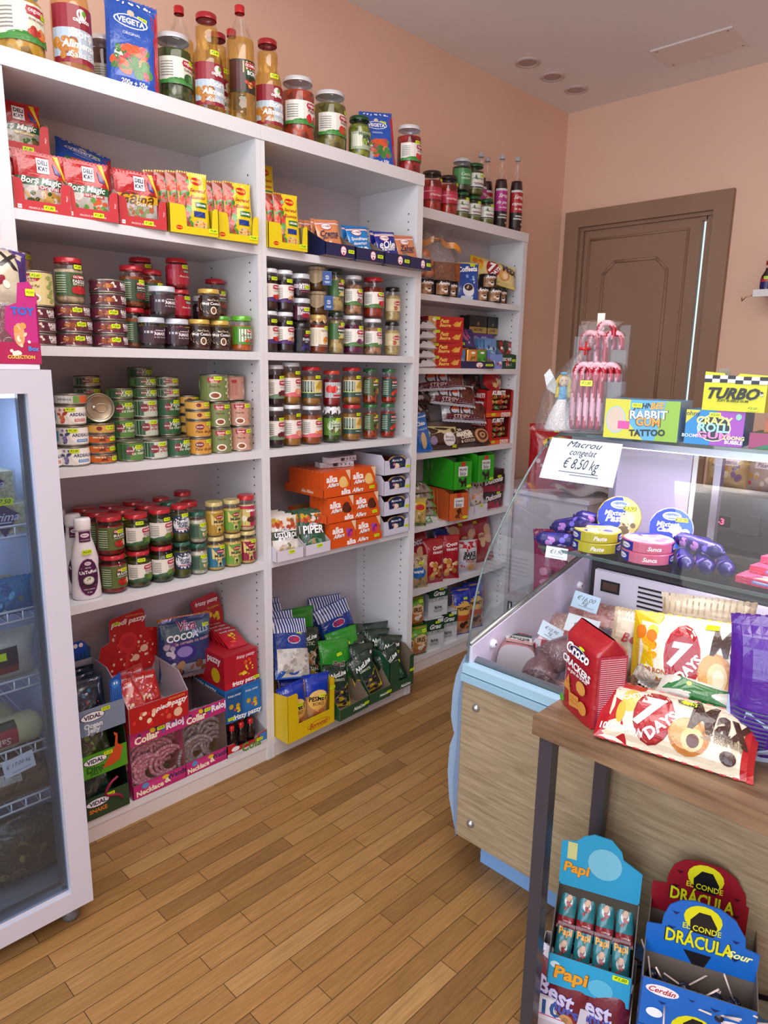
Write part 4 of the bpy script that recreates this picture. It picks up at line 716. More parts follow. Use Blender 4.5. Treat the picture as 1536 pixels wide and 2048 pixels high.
# ---------------------------------------------------------------- sauces, left bookcase
Z = .8345
put('squeeze', -.684, .055, Z, -8, 'in front'); put('squeeze', -.682, .135, Z, -8, 'second in line'); put('squeeze', -.697, .22, Z, -8, 'third, at the back')
for k, x, xb, xc in (('bulion', -.592, -.597, -.600), ('patrunjel', -.504, -.507, -.510), ('leustean', -.4195, -.419, -.422)):
    stack(x, .060, Z, [k]*2, 'in the front row', -6); stack(xb, .150, Z, [k]*2, 'in the second row', -6); stack(xc, .240, Z, [k]*2, 'in the third row', -6)
stack(-.346, .05, Z, ['ardei', 'ardeir'], 'at the front', -8); stack(-.344, .125, Z, ['ardei', 'ardei'], 'in the second row', -8); stack(-.335, .20, Z, ['ardeir', 'ardeir'], 'in the third row', -8)
stack(-.281, .05, Z, ['hrean']*2, 'in front', -8); stack(-.262, .135, Z, ['hrean', 'laminut'], 'behind the front row', -8); stack(-.235, .225, Z, ['laminut', 'laminut'], 'at the back', -6)
stack(-.209, .052, Z, ['mustarbl', 'mustar'], '', -10); stack(-.138, .05, Z, ['mustarg']*2, '', -10); stack(-.066, .05, Z, ['mustarr', 'laminut'], 'at the right end', -12)
# ---------------------------------------------------------------- pouches, cartons and boxes
def pil(w, h, d, stand=False, nar=.05):
    def f(u, v, off):
        a = min(1, abs(2*u/w)); b = max(-1, min(1, 2*v/h))
        if stand: t = (1-((b+1)/2)**2.2)**.8*min(1, (b+1.12)*3.2)
        else: t = max(0, 1-(abs(b)/.9)**3)**.62 if abs(b) < .9 else 0
        T = d*t*max(0, 1-a**2.6)**.55
        wr = .0016*math.sin(u/w*15+b*3)*(b*b)+.0012*math.sin(u/w*8-b*6)
        x = u*(1-nar*(1-b**4))
        return (x, -T-wr*min(1, T*200)-off, v+h/2)
    return f
def pouch(key, noun, w, h, d, bg, art, price=None, m='foil', name='snack_bag', cat='bag', stand=False, seal=None, plural=None, back=None, nar=.05, sealh=.06, window=None):
    def fn(o):
        mp = pil(w, h, d, stand, nar); g = G()
        g.grid(lambda a, b: mp(a*w/2, b*h/2, 0), 18, 18, bg, m)
        g.grid(lambda a, b: (lambda p: (p[0], -p[1]+.0004, p[2]))(mp(a*w/2, b*h/2, 0)), 18, 18, back or bg, m, flip=True)
        g.art(art, w, h, mp, (w/14, h/16), m, .0008, .0002); g.build('printed_bag', o)
        sc = seal or bg; sh = h*sealh
        for b0 in ((h/2-sh, 1), (-h/2, 0))[:1 if stand else 2]:
            s = G(); n = 26; z0 = b0[0]
            for i in range(n):
                u0, u1 = -w/2+w*i/n, -w/2+w*(i+1)/n; dy = .0008 if i % 2 else 0
                ztop = (sh+(.0015 if i % 2 else 0)) if b0[1] else sh; zb = 0 if b0[1] else -(.0015 if i % 2 else 0)
                p = lambda u, z, y: (mp(u, z0+z, 0)[0], y, z0+z+h/2)
                s.poly([p(u0, zb, -.0012-dy), p(u1, zb, -.0012-dy), p(u1, ztop, -.0012-dy), p(u0, ztop, -.0012-dy)], sc, m); s.poly([p(u0, zb, .0012), p(u0, ztop, .0012), p(u1, ztop, .0012), p(u1, zb, .0012)], sc, m)
            s.build('top_seal' if b0[1] else 'bottom_seal', o)
        if price: sticker(o, shift(lambda u, v, q: mp(u, v, q+.0006), price[0]*w/2, price[1]*h/2, price[3] if len(price) > 3 else 0), price[2], .03, .013)
    kind(key, name, noun, cat, h, fn, plural)
def carton(o, w, d, hb, hf, co, ci, front=(), notch=None, side=(), t=.0022, lip=.35, name='carton', bottom=True, ms='card', fa=None):
    g = G(); x0, x1 = -w/2, w/2
    P = [(x0, 0), (x1, 0), (x1, hf), (x0, hf)]
    if notch: a, b, z = notch; P = [(x0, 0), (x1, 0), (x1, hf), (b+.006, hf), (b, hf-.008), (b-.004, z+.006), (b-.012, z), (a+.012, z), (a+.004, z+.006), (a, hf-.008), (a-.006, hf), (x0, hf)]
    if notch:
        a, b, z = notch; g.box(x0, 0, 0, x1, t, z, co, ms, {'k': ci}); g.prism([(x0, z), (a+.004, z), (a+.004, z+.004), (a, hf-.008), (a-.006, hf), (x0, hf)], t, co, ms, ce=ci); g.prism([(b-.004, z), (x1, z), (x1, hf), (b+.006, hf), (b, hf-.008), (b-.004, z+.004)], t, co, ms, ce=ci)
    else: g.prism(P, t, co, ms, ce=ci)
    S = [(0, 0), (d, 0), (d, hb), (d*lip, hb), (0, hf)]
    g.prism(S, t, co, ms, frame=lambda u, v, k: (x0+k, u, v), ce=ci); g.prism(S, -t, co, ms, frame=lambda u, v, k: (x1+k, u, v), ce=ci)
    g.box(x0, d-t, 0, x1, d, hb, co, ms, {'f': ci}); g.box(x0+t, t, 0, x1-t, d-t, t, ci, ms)
    if front: g.art(list(front), w, fa or hf, flat(0, 0, (fa or hf)/2), (9, 9), ms, .0004)
    if side: g.art(list(side), d, hf, flatL(x0, d/2, hf/2), (9, 9), ms, .0004)
    return g.build(name, o)
def cbox(key, noun, w, d, h, hf, co, ci, front=(), notch=None, side=(), price=None, name='display_box', cat='box', plural=None, lip=.35, extra=None, fa=None):
    def fn(o):
        carton(o, w, d, h, hf, co, ci, front, notch, side, lip=lip, fa=fa)
        if price: sticker(o, flat(price[0]*w/2, -.0008, price[1]*hf), price[2], .03, .013)
        if extra: extra(o)
    kind(key, name, noun, cat, h, fn, plural)
def solid(key, noun, w, d, h, bg, front=(), side=(), top=(), price=None, name='carton_box', cat='box', cols=None, plural=None, m='card', extra=None):
    def fn(o):
        g = G().box(-w/2, 0, 0, w/2, d, h, bg, m, cols)
        g.art(list(front), w, h, flat(0, 0, h/2), (9, 9), m); g.art(list(side), d, h, flatL(-w/2, d/2, h/2), (9, 9), m); g.art(list(top), w, d, flatT(0, d/2, h), (9, 9), m)
        g.build('printed_carton', o)
        G().box(-w/2-.0003, d*.45, h*.96, -w/2, d*.55, h, 'c9bfa8', 'paper').build('tape_tab', o) if not price else sticker(o, flat(price[0]*w/2, -.0008, price[1]*h), price[2], .03, .013)
        if extra: extra(o)
    kind(key, name, noun, cat, h, fn, plural)
# --- top boards
vg = [('R', 0, 0, 1, 1, '1c52b4'), ('P', [(.72, 1), (1, 1), (1, -1), (.78, -1), (.86, 0)], 'b8182c'), ('B', 3, 44, -.1, -.36, .8, .36, .2, ['d8582a', 'e8843a', 'e8e4d4', '4a8a3a', 'c83a5a', 'f0ece0', '3a7a34']), ('E', -.05, .5, .68, .15, 'e8eef8'), ('E', -.05, .5, .62, .125, '1c52b4'), ('T', -.05, .5, .55, 'VEGETA', 'fff', {'b': .04}), ('E', -.05, .68, .14, .07, 'd8c8b0'), ('T', -.05, .22, .34, 'ORIGINAL', 'd8e4f8'), ('T', 0, -.86, .5, '200g + 50g', 'fff', {'b': .03}), ('B', 8, 14, 0, .9, .8, .05, .05, ['e8eef8'])]
pouch('vegeta', 'blue and red seasoning pouch with vegetable picture', .155, .262, .022, '1c52b4', vg, (.4, .62, '€3,50', -8), name='seasoning_pouch', stand=True, plural='blue seasoning pouches')
put('vegeta', -.436, .058, T, -12, 'between big jars at the left', rot=(R(-6), R(3), R(-12))); put('vegeta', .6235, .062, T, -22, 'further right among pickle jars', rot=(R(-6), R(-4), R(-24))); PLACED[-1][0].scale = (.92, .92, .8)
# --- red soup packets in cut-front boxes
def deli(t1, t2, mid, food, c2='1f5a34', tc='fff'): return [('R', 0, 0, 1, 1, 'b4161e'), ('R', 0, -.45, .92, .55, 'b9b4b0'), ('B', len(t1)+len(t2), 26, 0, -.58, .86, .36, .14, food), ('R', 0, .02, .98, .13, c2), ('T', 0, .02, .82, t1, tc, {'s': .3, 'b': .025}), ('R', .3, -.17, .45, .06, mid), ('T', .3, -.17, .38, t2, 'fff'), ('R', .12, .56, .25, .25, 'f0eef4'), ('R', .12, .56, .225, .225, 'fff'), ('T', .12, .66, .2, 'DELI', '1a2450', {'b': .05, 'h': 1.15}), ('T', .12, .46, .2, "K'AT", '1a2450', {'b': .05, 'h': 1.15}), ('P', [(.55, .95), (.75, .95), (1, .3), (1, .1)], 'e8c818'), ('P', [(.5, .7), (.7, .5), (.85, .3), (.6, .35)], '2a3a8a')]
GR = ['5a8a3a', '3a6a2a', 'd8d4c8', '8a6a4a', 'a8b890']
for k, n, a in (('deli_s', 'red lovage soup-base packet', deli('Bor\u0219 Magic', 'cu Leustean', 'c8b060', GR)), ('deli_o', 'red soup-base packet with small jar picture', deli('Bor\u0219 Magic', 'Original', 'a82030', ['c8a050', 'b88a40', 'd8c8b8', '2a4a2a'])), ('deli_l', 'red vegetable soup-base packet', deli('Bor\u0219 Magic', 'cu Legume', 'b83a34', ['4a8a34', 'd8603a', '6aa04a', 'c8b8a8'])), ('deli_g', 'red chicken soup-base packet with yellow band', deli('G\u0103in\u0103', 'Gust de', 'b07808', ['c87a50', '8a9a6a', 'd8d0c0', 'b86a48'], 'd8a818', '5a3010'))):
    pouch(k, n, .137, .163, .008, 'b4161e', a, name='soup_packet', cat='packet', plural='red soup-base packets')
cbox('delibox', 'cut-front red carton for soup packets', .148, .10, .10, .082, 'c0323a', 'b8a090', [('T', .0, -.78, .5, 'PRODUS IN ROMANIA', 'f4d8d8'), ('R', -.82, -.76, .07, .13, 'f0f0f4'), ('T', -.82, -.76, .05, 'DELI', '1a2450'), ('T', .86, .1, .1, 'Magic', 'f0c8c8', {'r': 90})], (-.05, .05, .028), price=(.2, .16, '€1,80'), plural='cut-front red cartons')
Z = 1.9805
def dbox(x, y, z, rz, pk, where, tilt=-6):
    put('delibox', x, y, z, rz, where); 
    for i, (k, dx) in enumerate(pk): put(k, x+dx, y+.030+i*.026+.004, z+.003, 0, where+(', in front' if i == 0 else ', behind the first'), rot=(R(tilt), R(0), R(rz)))
dbox(-.742, .012, Z, -6, [('deli_o', .012), ('deli_s', -.006)], 'in the lower left box'); dbox(-.608, -.0, Z, -8, [('deli_l', 0), ('deli_l', .004)], 'in the second box of the row'); dbox(-.455, -.005, Z, -8, [('deli_g', 0), ('deli_g', .005)], 'in the third red box', -4)
solid('redbase', 'plain closed red carton under the raised soup box', .148, .10, .168, 'a81c26', [('T', 0, .2, .5, "DELIK'AT", 'fff')])
put('redbase', -.745, .135, Z, -2, ''); dbox(-.748, .115, Z+.1695, -4, [('deli_s', 0)], 'in the topmost box, upper left', -4)
PLACED[-1][0].scale = (1, 1, .86)
put('vegeta', -.560, .165, Z+.135, -8, 'slumped on red boxes, upper shelf', rot=(R(-38), R(14), R(-10))); PLACED[-1][0].scale = (1.1, .8, .62)
# --- yellow seasoning boxes
mg = [('R', 0, 0, 1, 1, 'e3c614'), ('P', [(-1, 1), (-.3, 1), (-.1, .3), (-.25, -.2), (-.1, -1), (-1, -1)], '9a3a20'), ('B', 3, 60, -.6, 0, .38, .95, .24, ['c81c1c', 'd8382a', '3a7a2a', '4a9a3a', 'a81430', 'd84a20', 'e05038']), ('E', .25, .72, .4, .13, 'c8141c'), ('T', .25, .72, .32, 'MAGGI', 'f0d020', {'b': .05}), ('T', .3, .42, .55, 'Secretul', 'b0301c', {'s': .4, 'b': .02}), ('T', .3, .2, .5, 'Gustului', 'b0301c', {'s': .4, 'b': .02}), ('R', .45, -.05, .4, .09, '1f6a2c'), ('T', .45, -.05, .34, 'LEGUME', 'fff', {'b': .04}), ('R', .3, -.35, .4, .09, '1c3a8a'), ('E', .3, -.72, .5, .2, 'd8b878'), ('B', 5, 12, .3, -.72, .42, .16, .07, ['c83020', '4a8a2a', 'e0a040'])]
pouch('maggi', 'yellow seasoning sachet with red peppers', .100, .195, .009, 'e3c614', mg, name='seasoning_sachet', cat='sachet', plural='yellow vegetable seasoning sachets')
mf = [('E', -.62, -.62, .13, .16, 'c8141c'), ('T', -.62, -.62, .1, 'MAGGI', 'f0d020')]
cbox('maggib', 'bright yellow notched carton holding seasoning sachets', .165, .13, .09, .085, 'dcc40e', 'a89a60', mf, (-.03, .062, .022), price=(.75, .2, '€0,80'), plural='bright yellow notched cartons')
def mbox(x, y, z, rz, n, where, dx=.0, dz=0):
    put('maggib', x, y, z, rz, where)
    for i in range(n): put('maggi', x+dx-.022*i, y+.024+.017*i, z+.003+dz, 0, where+', '+['front', 'second', 'third', 'fourth', 'fifth'][i]+' sachet', rot=(R(-9), R(-2*i), R(rz-4)))
mbox(-.290, -.022, Z, -8, 4, 'in the left yellow box', .018); mbox(-.113, -.022, Z, -8, 3, 'in the yellow box by the post', .012)
mbox(.0875, -.02, Z, -6, 4, 'in the lower stacked box', .02); mbox(.092, .015, Z+.0, -6, 0, '') if 0 else None
solid('mblock', 'yellow closed carton behind the lower seasoning box', .15, .09, .120, 'd8be14', [('T', 0, 0, .5, 'MAGGI', 'c8141c')]); put('mblock', .086, .142, Z, -6, ''); mbox(.0925, .118, Z+.1215, -6, 2, 'in the raised box beside the post', .01)
pouch('bigyellow', 'large yellow seasoning bag lying flat', .30, .20, .03, 'd8c416', [('T', -.1, .1, .5, 'Secretul Gustului', 'b08a10'), ('B', 3, 12, .7, 0, .25, .8, .08, ['b83a20', '4a8a3a', '8a5a1a'])], plural='large yellow seasoning bags')
put('bigyellow', -.175, .335, Z+.03, 0, 'lower of two behind the yellow boxes', rot=(R(84), 0, R(2))); put('bigyellow', -.175, .32, Z+.10, 0, 'upper of two behind the yellow boxes', rot=(R(60), R(4), R(-4)))
pouch('maroonbag', 'dark maroon soup bag lying behind the chicken box', .2, .14, .02, '5a2a34', [('B', 3, 14, 0, 0, .8, .7, .1, ['6a3a2a', 'a88a3a', '3a4a2a'])]); put('maroonbag', -.430, .32, Z+.025, 0, '', rot=(R(78), 0, R(4)))
# --- navy dessert trays
def oet(o): pass
navy = '16204e'
cbox('navytray', 'navy cardboard tray', .146, .17, .105, .045, navy, '8a7a68', [('E', .2, 0, .2, .78, 'b81c34'), ('E', .2, 0, .18, .68, 'f0e8ea'), ('E', .2, .1, .16, .3, 'f8f4f4'), ('T', .2, .12, .16, 'Dr.Oetker', '8a1430', {'b': .03}), ('E', .2, -.4, .05, .2, 'b81c34')], side=(), price=(.72, .5, '€0,80'), lip=.72, plural='navy dessert trays')
def dr(c, t1, t2, c2, tc='fff', blob=('f0ece0', 'e8d8c0')): return [('R', 0, .93, 1, .07, c2), ('R', 0, .8, 1, .05, 'f0c8c8'), ('E', -.1, .62, .5, .2, 'b81c34'), ('E', -.1, .62, .46, .17, 'f4eef0'), ('T', -.1, .64, .4, 'Dr.Oetker', '8a1430', {'b': .02}), ('T', 0, .22, .8, t1, tc, {'s': .3, 'b': .02}), ('T', 0, -.02, .65, t2, tc, {'s': .3}), ('B', 4, 12, .1, -.6, .7, .34, .25, list(blob))]
for k, n, bg, a in (('dro', 'orange vanilla-cream sachet', 'd88a5a', dr(0, 'Crema', 'gust vanilie', 'c86a4a', '2a3a5a', ('f0e4d0', 'e8c8a0', 'f4ecd8'))), ('drb', 'light-blue whipped-cream sachet', '1c7cc8', dr(0, 'Spumifrianu', 'deserturi', '1c4a8a', 'fff', ('f0f4f8', 'e0ecf4'))), ('drv', 'violet and blue dessert sachet', '1c2a8c', dr(0, 'eOle', 'vanilie', 'c8d0f0', 'fff', ('e8b8d0', 'f0e0ec', 'c890b8'))), ('drc', 'orange and brown cinnamon sachet', 'd0855c', dr(0, 'Zahar', 'scortisoara', 'b0583a', '3a2a4a', ('8a4a28', 'b86a40', 'f0e0d0')))):
    pouch(k, n, .105, .135, .006, bg, a, name='dessert_sachet', cat='sachet', nar=.01, plural='dessert sachets in navy trays')
for x, k, n, w in ((.315, 'dro', 5, 'first tray from the yellow box'), (.473, 'drb', 3, 'second tray along'), (.630, 'drv', 3, 'third tray along'), (.772, 'drc', 3, 'last tray by the right post')):
    put('navytray', x, -.045, Z, -2, w, full='navy dessert sachet tray, '+w)
    if k == 'drc': PLACED[-1][0].scale = (.88, 1, 1)
    for i in range(n): put(k, x+(-.012 if i == 0 else .01*(i % 2)-.008*i), -.045+.024+.028*i, Z+.004, 0, ['front', 'second', 'third', 'fourth', 'fifth'][i]+' in its tray', rot=(R(-17 if i == 0 else -10), R(-7 if i == 0 else (-4, 3, -2, 5)[i-1]), R(-4)))
# --- lower shelf middle bookcase: sachets, orange biscuits, fish tins
Z = .8332
al = [('R', 0, 0, 1, 1, 'dcd8d0'), ('R', 0, .05, 1, .2, '1f3a2a'), ('B', 3, 30, 0, .62, .95, .36, .16, ['c85a2a', 'e8e0d0', 'c8a02a', '8a5a30', 'a83a20', 'd8c090']), ('E', 0, .3, .35, .1, 'f0f0f4'), ('E', 0, .3, .31, .08, '2a2a5a'), ('T', 0, .3, .28, 'ALEX', 'fff', {'b': .04}), ('T', 0, .08, .85, 'USTUROI', 'fff', {'b': .04}), ('T', 0, -.08, .6, 'granulat', 'fff', {'b': .02}), ('E', 0, -.6, .6, .25, 'b89a6a'), ('B', 5, 10, .1, -.45, .5, .2, .16, ['e0d8c8', 'd0c8b8', '3a6a2a', 'f0ece0'])]
pouch('alex', 'spice sachet with garlic granules', .125, .165, .008, 'dcd8d0', al, name='spice_sachet', cat='sachet', plural='garlic spice sachets')
al2 = [x for x in al]; al2[7] = ('T', 0, .3, .28, 'ALEX', 'fff', {'b': .04}); al2 = [(x[:4]+('PIPER',)+x[5:]) if x[0] == 'T' and x[4] == 'USTUROI' else x for x in al2]; al2[0] = ('R', 0, 0, 1, 1, '2f5a44')
al2[-1] = ('B', 6, 14, 0, -.6, .6, .3, .14, ['5a9a7a', '88b8a0', '2f6a4c'])
pouch('alexg', 'green-fronted spice sachet', .125, .165, .008, '2f5a44', al2, name='spice_sachet', cat='sachet', plural='green-fronted spice sachets')
cbox('whitetray', 'plain white cardboard tray of spice sachets', .132, .16, .11, .042, 'd4d0dc', 'b8b0a8', side=(), price=(.1, .75, '€0,80'), lip=.75, plural='plain white cardboard trays')
for x, k, n, w in ((.073, 'alex', 7, 'left one at the post'), (.2145, 'alexg', 4, 'right one by orange boxes')):
    put('whitetray', x, -.03, Z, 0, w)
    for i in range(n): put(k, x-.003*i, -.03+.022+.0175*i, Z+.004, 0, ['front', 'second', 'third', 'fourth', 'fifth', 'sixth', 'seventh'][i]+' in its row', rot=(R(-16+i), R(4-3*i % 5), R(-4+i)))
solid('whitebase', 'white carton lifting the upper spice tray', .14, .16, .10, 'cfcad2', []); put('whitebase', .075, .175, Z, 0, ''); put('whitetray', .075, .16, Z+.101, 0, 'upper one at the back')
for i in range(3): put('alex', .078-.01*i, .19+.02*i, Z+.105, 0, ['front', 'second', 'third'][i]+' in the raised tray', rot=(R(-14), R(-4), R(-3)))
OR = 'd85418'
def alk(pic): return [('R', 0, 0, 1, 1, OR), ('B', 3, 5, .5, -.1, .3, .6, .26, pic), ('T', -.4, .4, .42, 'alka', 'fff', {'b': .05}), ('T', -.32, -.1, .46, 'Alfers', '1a1418', {'b': .08, 's': .3, 'r': 4}), ('T', -.32, -.08, .44, 'Alfers', 'fff', {'b': .03, 's': .3, 'r': 4}), ('P', [(.62, 1), (1, 1), (1, .1)], 'e8c8a0'), ('B', 9, 5, -.1, -.75, .6, .18, .14, pic)]
for k, n, pic in (('alfv', 'orange wafer box with vanilla picture', ['e8b050', 'f0c878', 'd89838']), ('alfc', 'orange wafer box with chocolate picture', ['3a1c14', '5a2c1c', 'c88a5a']), ('alfb', 'orange wafer box with berry picture', ['7a2a8a', 'a84ab0', '5a2014', 'c83a6a'])):
    solid(k, n, .142, .026, .102, OR, alk(pic), name='wafer_box', plural=n.replace('box', 'boxes'))
cbox('alftray', 'long orange tray of wafer boxes', .300, .26, .036, .034, OR, 'b87a50', [('T', -.2, 0, .17, 'alka', 'fff', {'b': .06}), ('T', .24, 0, .22, 'Alfers', '1a1418', {'b': .09, 's': .3}), ('T', .24, 0, .215, 'Alfers', 'fff', {'b': .03, 's': .3})], side=[('T', .2, 0, .3, 'alka Alfers', 'f0d8c8', {'b': .05})], price=(.78, .6, '€1,20'), lip=.02, plural='long orange trays')
for r, (k, dx) in enumerate((('alfb', .0), ('alfc', -.012), ('alfv', -.028))):
    z = Z+.1085*r; x = .432+dx; w = ['bottom tier', 'middle tier', 'top tier'][r]; put('alftray', x, -.025+.003*r, z, -1, w)
    for c_ in (0, 1):
        for i in range(8 if r == 2 else 4): put(k, x-.0735+.147*c_, -.019+.003*r+.0285*i, z+.003, -1, ('left' if c_ == 0 else 'right')+' file, '+['front one', 'second', 'third', 'fourth', 'fifth', 'sixth', 'seventh', 'eighth'][i])
solid('clearpk', 'clear-wrapped white wafer pack', .16, .05, .022, 'c4c0c8', [('R', -.1, 0, .14, .6, '2a2a2c'), ('T', .5, 0, .3, '*  *  *', '333')], name='wrapped_pack', cat='pack', m='crinkle')
put('clearpk', .395, .060, Z+.3235, -14, 'lower of two on the orange boxes'); put('clearpk', .420, .045, Z+.346, 6, 'upper of two on the orange boxes')
tinart = [('E', 0, .0, .62, .86, '16264e'), ('R', 0, -.1, .5, .72, '16264e'), ('T', 0, .5, .52, 'Macrou file', 'e0e8f4', {'s': .3, 'b': .02}), ('E', -.3, .05, .12, .16, 'c87888'), ('B', 3, 7, .0, -.2, .3, .4, .16, ['d8c8b0', 'e8dcc8', 'c0a888', 'e8b898']), ('E', .42, -.05, .12, .2, '3a5a3a')]
def tinrow(o):
    w, d = .168, .20
    carton(o, w, d, .088, .064, 'd0d0e2', 'b0b0c0', (), (-.052, .056, .026), lip=.1); sticker(o, flat(.066, -.0006, .030), '€2,40', .026, .013)
kind('tincase', 'tray_box', 'pale lilac tray of mackerel tins', 'box', .088, tinrow, 'pale lilac trays of mackerel tins')
def tin(o):
    w, h, t = .125, .078, .0145; P = []
    for cx, cz, a0 in ((w/2-.034, h-.034, 0), (-w/2+.034, h-.034, 90), (-w/2+.034, .034, 180), (w/2-.034, .034, 270)):
        for k in range(5): a = R(a0+k*22.5); P.append((cx+.034*math.cos(a), cz+.034*math.sin(a)))
    G().prism(P, t, '5a1c18', 'metal', ce='5a1c18').build('tin_body', o)
    G().prism([(x*.97, .0012+z*.97) for x, z in P], -.0006, 'b89a60', 'lid').art([('E', 0, 0, .96, .96, '16264e')]+tinart, w, h, flat(0, -.0007, h/2), (9, 9)).build('printed_lid', o)
kind('tin', 'fish_tin', 'flat mackerel tin, blue lid outward', 'tin', .078, tin, 'mackerel tins on edge')
for r in range(4):
    z = Z+.0915*r; w = ['bottom', 'second', 'third', 'top'][r]+' tray at the right post'; put('tincase', .6905, -.012, z, 0, w, full='pale lilac mackerel tray, '+w)
    for i in range(11 if r == 3 else 5): put('tin', .6905, -.008+.0155*i, z+.003, 0, '', full='mackerel tin, '+['front', 'second', 'third', 'fourth', 'fifth', 'sixth', 'seventh', 'eighth', 'ninth', 'tenth', 'last'][i]+' in the '+w.replace(' at the right post', ''))
# ---------------------------------------------------------------- floor-level shelf, middle bookcase
Z = .0855
cbox('boromir', 'bright yellow cut-front carton of rusks', .256, .20, .19, .205, 'd8b80c', 'c8a818', [('E', .3, -.72, .5, .17, 'b8701c'), ('E', .3, -.72, .47, .145, 'e0b818'), ('T', .3, -.72, .42, 'Boromir', 'b0401c', {'s': .4, 'b': .03})], (-.075, .105, .068), lip=.55, name='display_box', price=(.9, .8, '€1,60')); put('boromir', .134, -.075, Z, 2, '')
pes = [('R', 0, .6, 1, .4, '1634a0'), ('E', 0, .05, .75, .4, 'e0b058'), ('E', 0, .22, .65, .22, 'e8c070'), ('T', 0, .1, .68, 'PESMET', '1c1a18', {'b': .05}), ('T', 0, -.1, .4, 'BORO', '5a3a18'), ('B', 3, 10, 0, -.62, .85, .3, .2, ['d88a5a', 'b8683a', '8a4a28', 'e8b070'])]
pouch('pesmet', 'blue-topped clear bag of breadcrumbs', .13, .215, .035, 'b88a5a', pes, (.3, .2, '€1,60'), name='crumb_bag', plural='blue-topped breadcrumb bags', seal='1634a0')
put('pesmet', .072, -.030, Z+.004, 0, 'left one in the yellow carton', rot=(R(-4), R(-6), R(-6))); put('pesmet', .185, -.030, Z+.010, 0, 'right one in the yellow carton', rot=(R(-4), R(5), R(-12))); put('pesmet', .125, .05, Z+.004, 0, 'behind in the yellow carton', rot=(R(-4), R(2), R(-8)))
def dil(seed, cont, dark=0): return [('R', 0, 0, 1, 1, '1c3c8c')]+[('R', -.93+.155*i, .74, .035, .25, 'dce0ea') for i in range(13)]+[('E', 0, .2, .95, .28, '1c3c8c'), ('E', .05, .26, .38, .14, 'e8e0ec'), ('E', .05, .26, .35, .115, '24408c'), ('T', .05, .26, .28, 'Dilli', 'c8203c', {'b': .07}), ('R', 0, -.5, .92, .46, cont[0]), ('B', seed, 60, 0, -.48, .9, .46, .1, cont), ('P', [(-1, -1), (1, -1), (1, -.6), (0, -.85), (-1, -.7)], '2a5ab0')]
sw = ['cfcbc6', 'b8b4ae', 'dedad4', 'a29c96']; sd = ['2a2024', '3a2c30', '1c1418', '5a4a4c']
pouch('dilliw', 'striped-top bag of white sunflower seeds', .175, .25, .024, '1c3c8c', dil(3, sw), (.4, .45, '€1,50', 10), name='seed_bag', plural='striped-top bags of white seeds')
pouch('dillid', 'striped-top bag of dark seeds', .19, .25, .026, '1c3c8c', dil(5, sd), (.3, .42, '€1,50', -4), name='seed_bag', plural='striped-top bags of dark seeds')
for i, (x, y, z, tx, ty) in enumerate(((.110, .010, .222, -26, 12), (.102, .075, .235, -22, 6), (.095, .13, .25, -20, 2), (.092, .185, .265, -16, 8), (.090, .23, .275, -12, 4))):
    put('dilliw', x, y, Z+z, 0, ['front of the fan', 'second of the fan', 'third of the fan', 'fourth of the fan', 'rearmost of the fan'][i], rot=(R(tx), R(ty), R(-6)))
solid('seedcarton', 'white carton the striped seed bags rest on', .22, .13, .24, 'c8c4cc', []); put('seedcarton', .125, .215, Z, 0, '')
put('dillid', .575, .19, Z+.14, 0, 'front one at the right', rot=(R(-16), R(-14), R(-12))); put('dillid', .520, .275, Z+.16, 0, 'behind the first', rot=(R(-12), R(4), R(-6))); put('dillid', .035, .045, Z+.22, 0, 'squeezed at the left post', rot=(R(-8), R(3), R(-30))) if 0 else None
solid('backcarton', 'plain carton propping the right seed bags', .34, .12, .13, 'b8b4bc', []); put('backcarton', .55, .235, Z, 0, '')
def nut(c2, food, t): return [('R', 0, 0, 1, 1, '1c3326'), ('T', 0, .5, .72, 'NutLine', 'f0f4f0', {'s': .5, 'b': .03, 'r': 12}), ('T', 0, .24, .45, t, 'c8d0b0'), ('P', [(-1, .1), (1, .25), (1, -1), (-1, -1)], c2), ('B', 3, 50, 0, -.5, .7, .42, .11, food)]
cs = {'y': ('seed bag with yellow front and dark seeds', 'c8a828', ['2a2428', '4a4048', '1a1418', '6a6068'], 'SEMINTE'), 'g': ('dark green bag of roasted seeds', '1f4a38', ['2f6a4c', '4a8a6a', '1c3a2c'], 'MINTE'), 'o': ('dark bag of pistachios with orange band', 'b8703a', ['c8b8a8', 'b0a090', '8a7a6a', 'd8ccc0'], 'FISTIC')}
for k, (n, c2, f_, t) in cs.items(): pouch('nut'+k, n, .135, .185, .028, '1c3326', nut(c2, f_, t), (.5, .2, '€1,30') if k == 'g' else None, name='nut_bag', seal='14241c', plural=n.replace('bag', 'bags', 1))
for i, (x, w, h, hf, rz, wh) in enumerate(((.375, .185, .075, .052, 4, 'left one'), (.5465, .135, .09, .052, 1, 'middle one'), (.7, .165, .16, .155, 0, 'tall right one with a window'))):
    cbox('nt%d' % i, 'dark green notched seed tray, '+wh, w, .19, h+.03, hf, '1c4a30', '7a6a58', [('T', .35, -.1 if i < 2 else -.82, .42, 'NutLine', 'e8f4ec', {'s': .5, 'b': .03})], (-.02, .055, .045) if i == 2 else None, lip=.3, price=(.85, .5, '€1,40'), name='seed_tray'); put('nt%d' % i, x, -.082+.012*i, Z, rz, '')
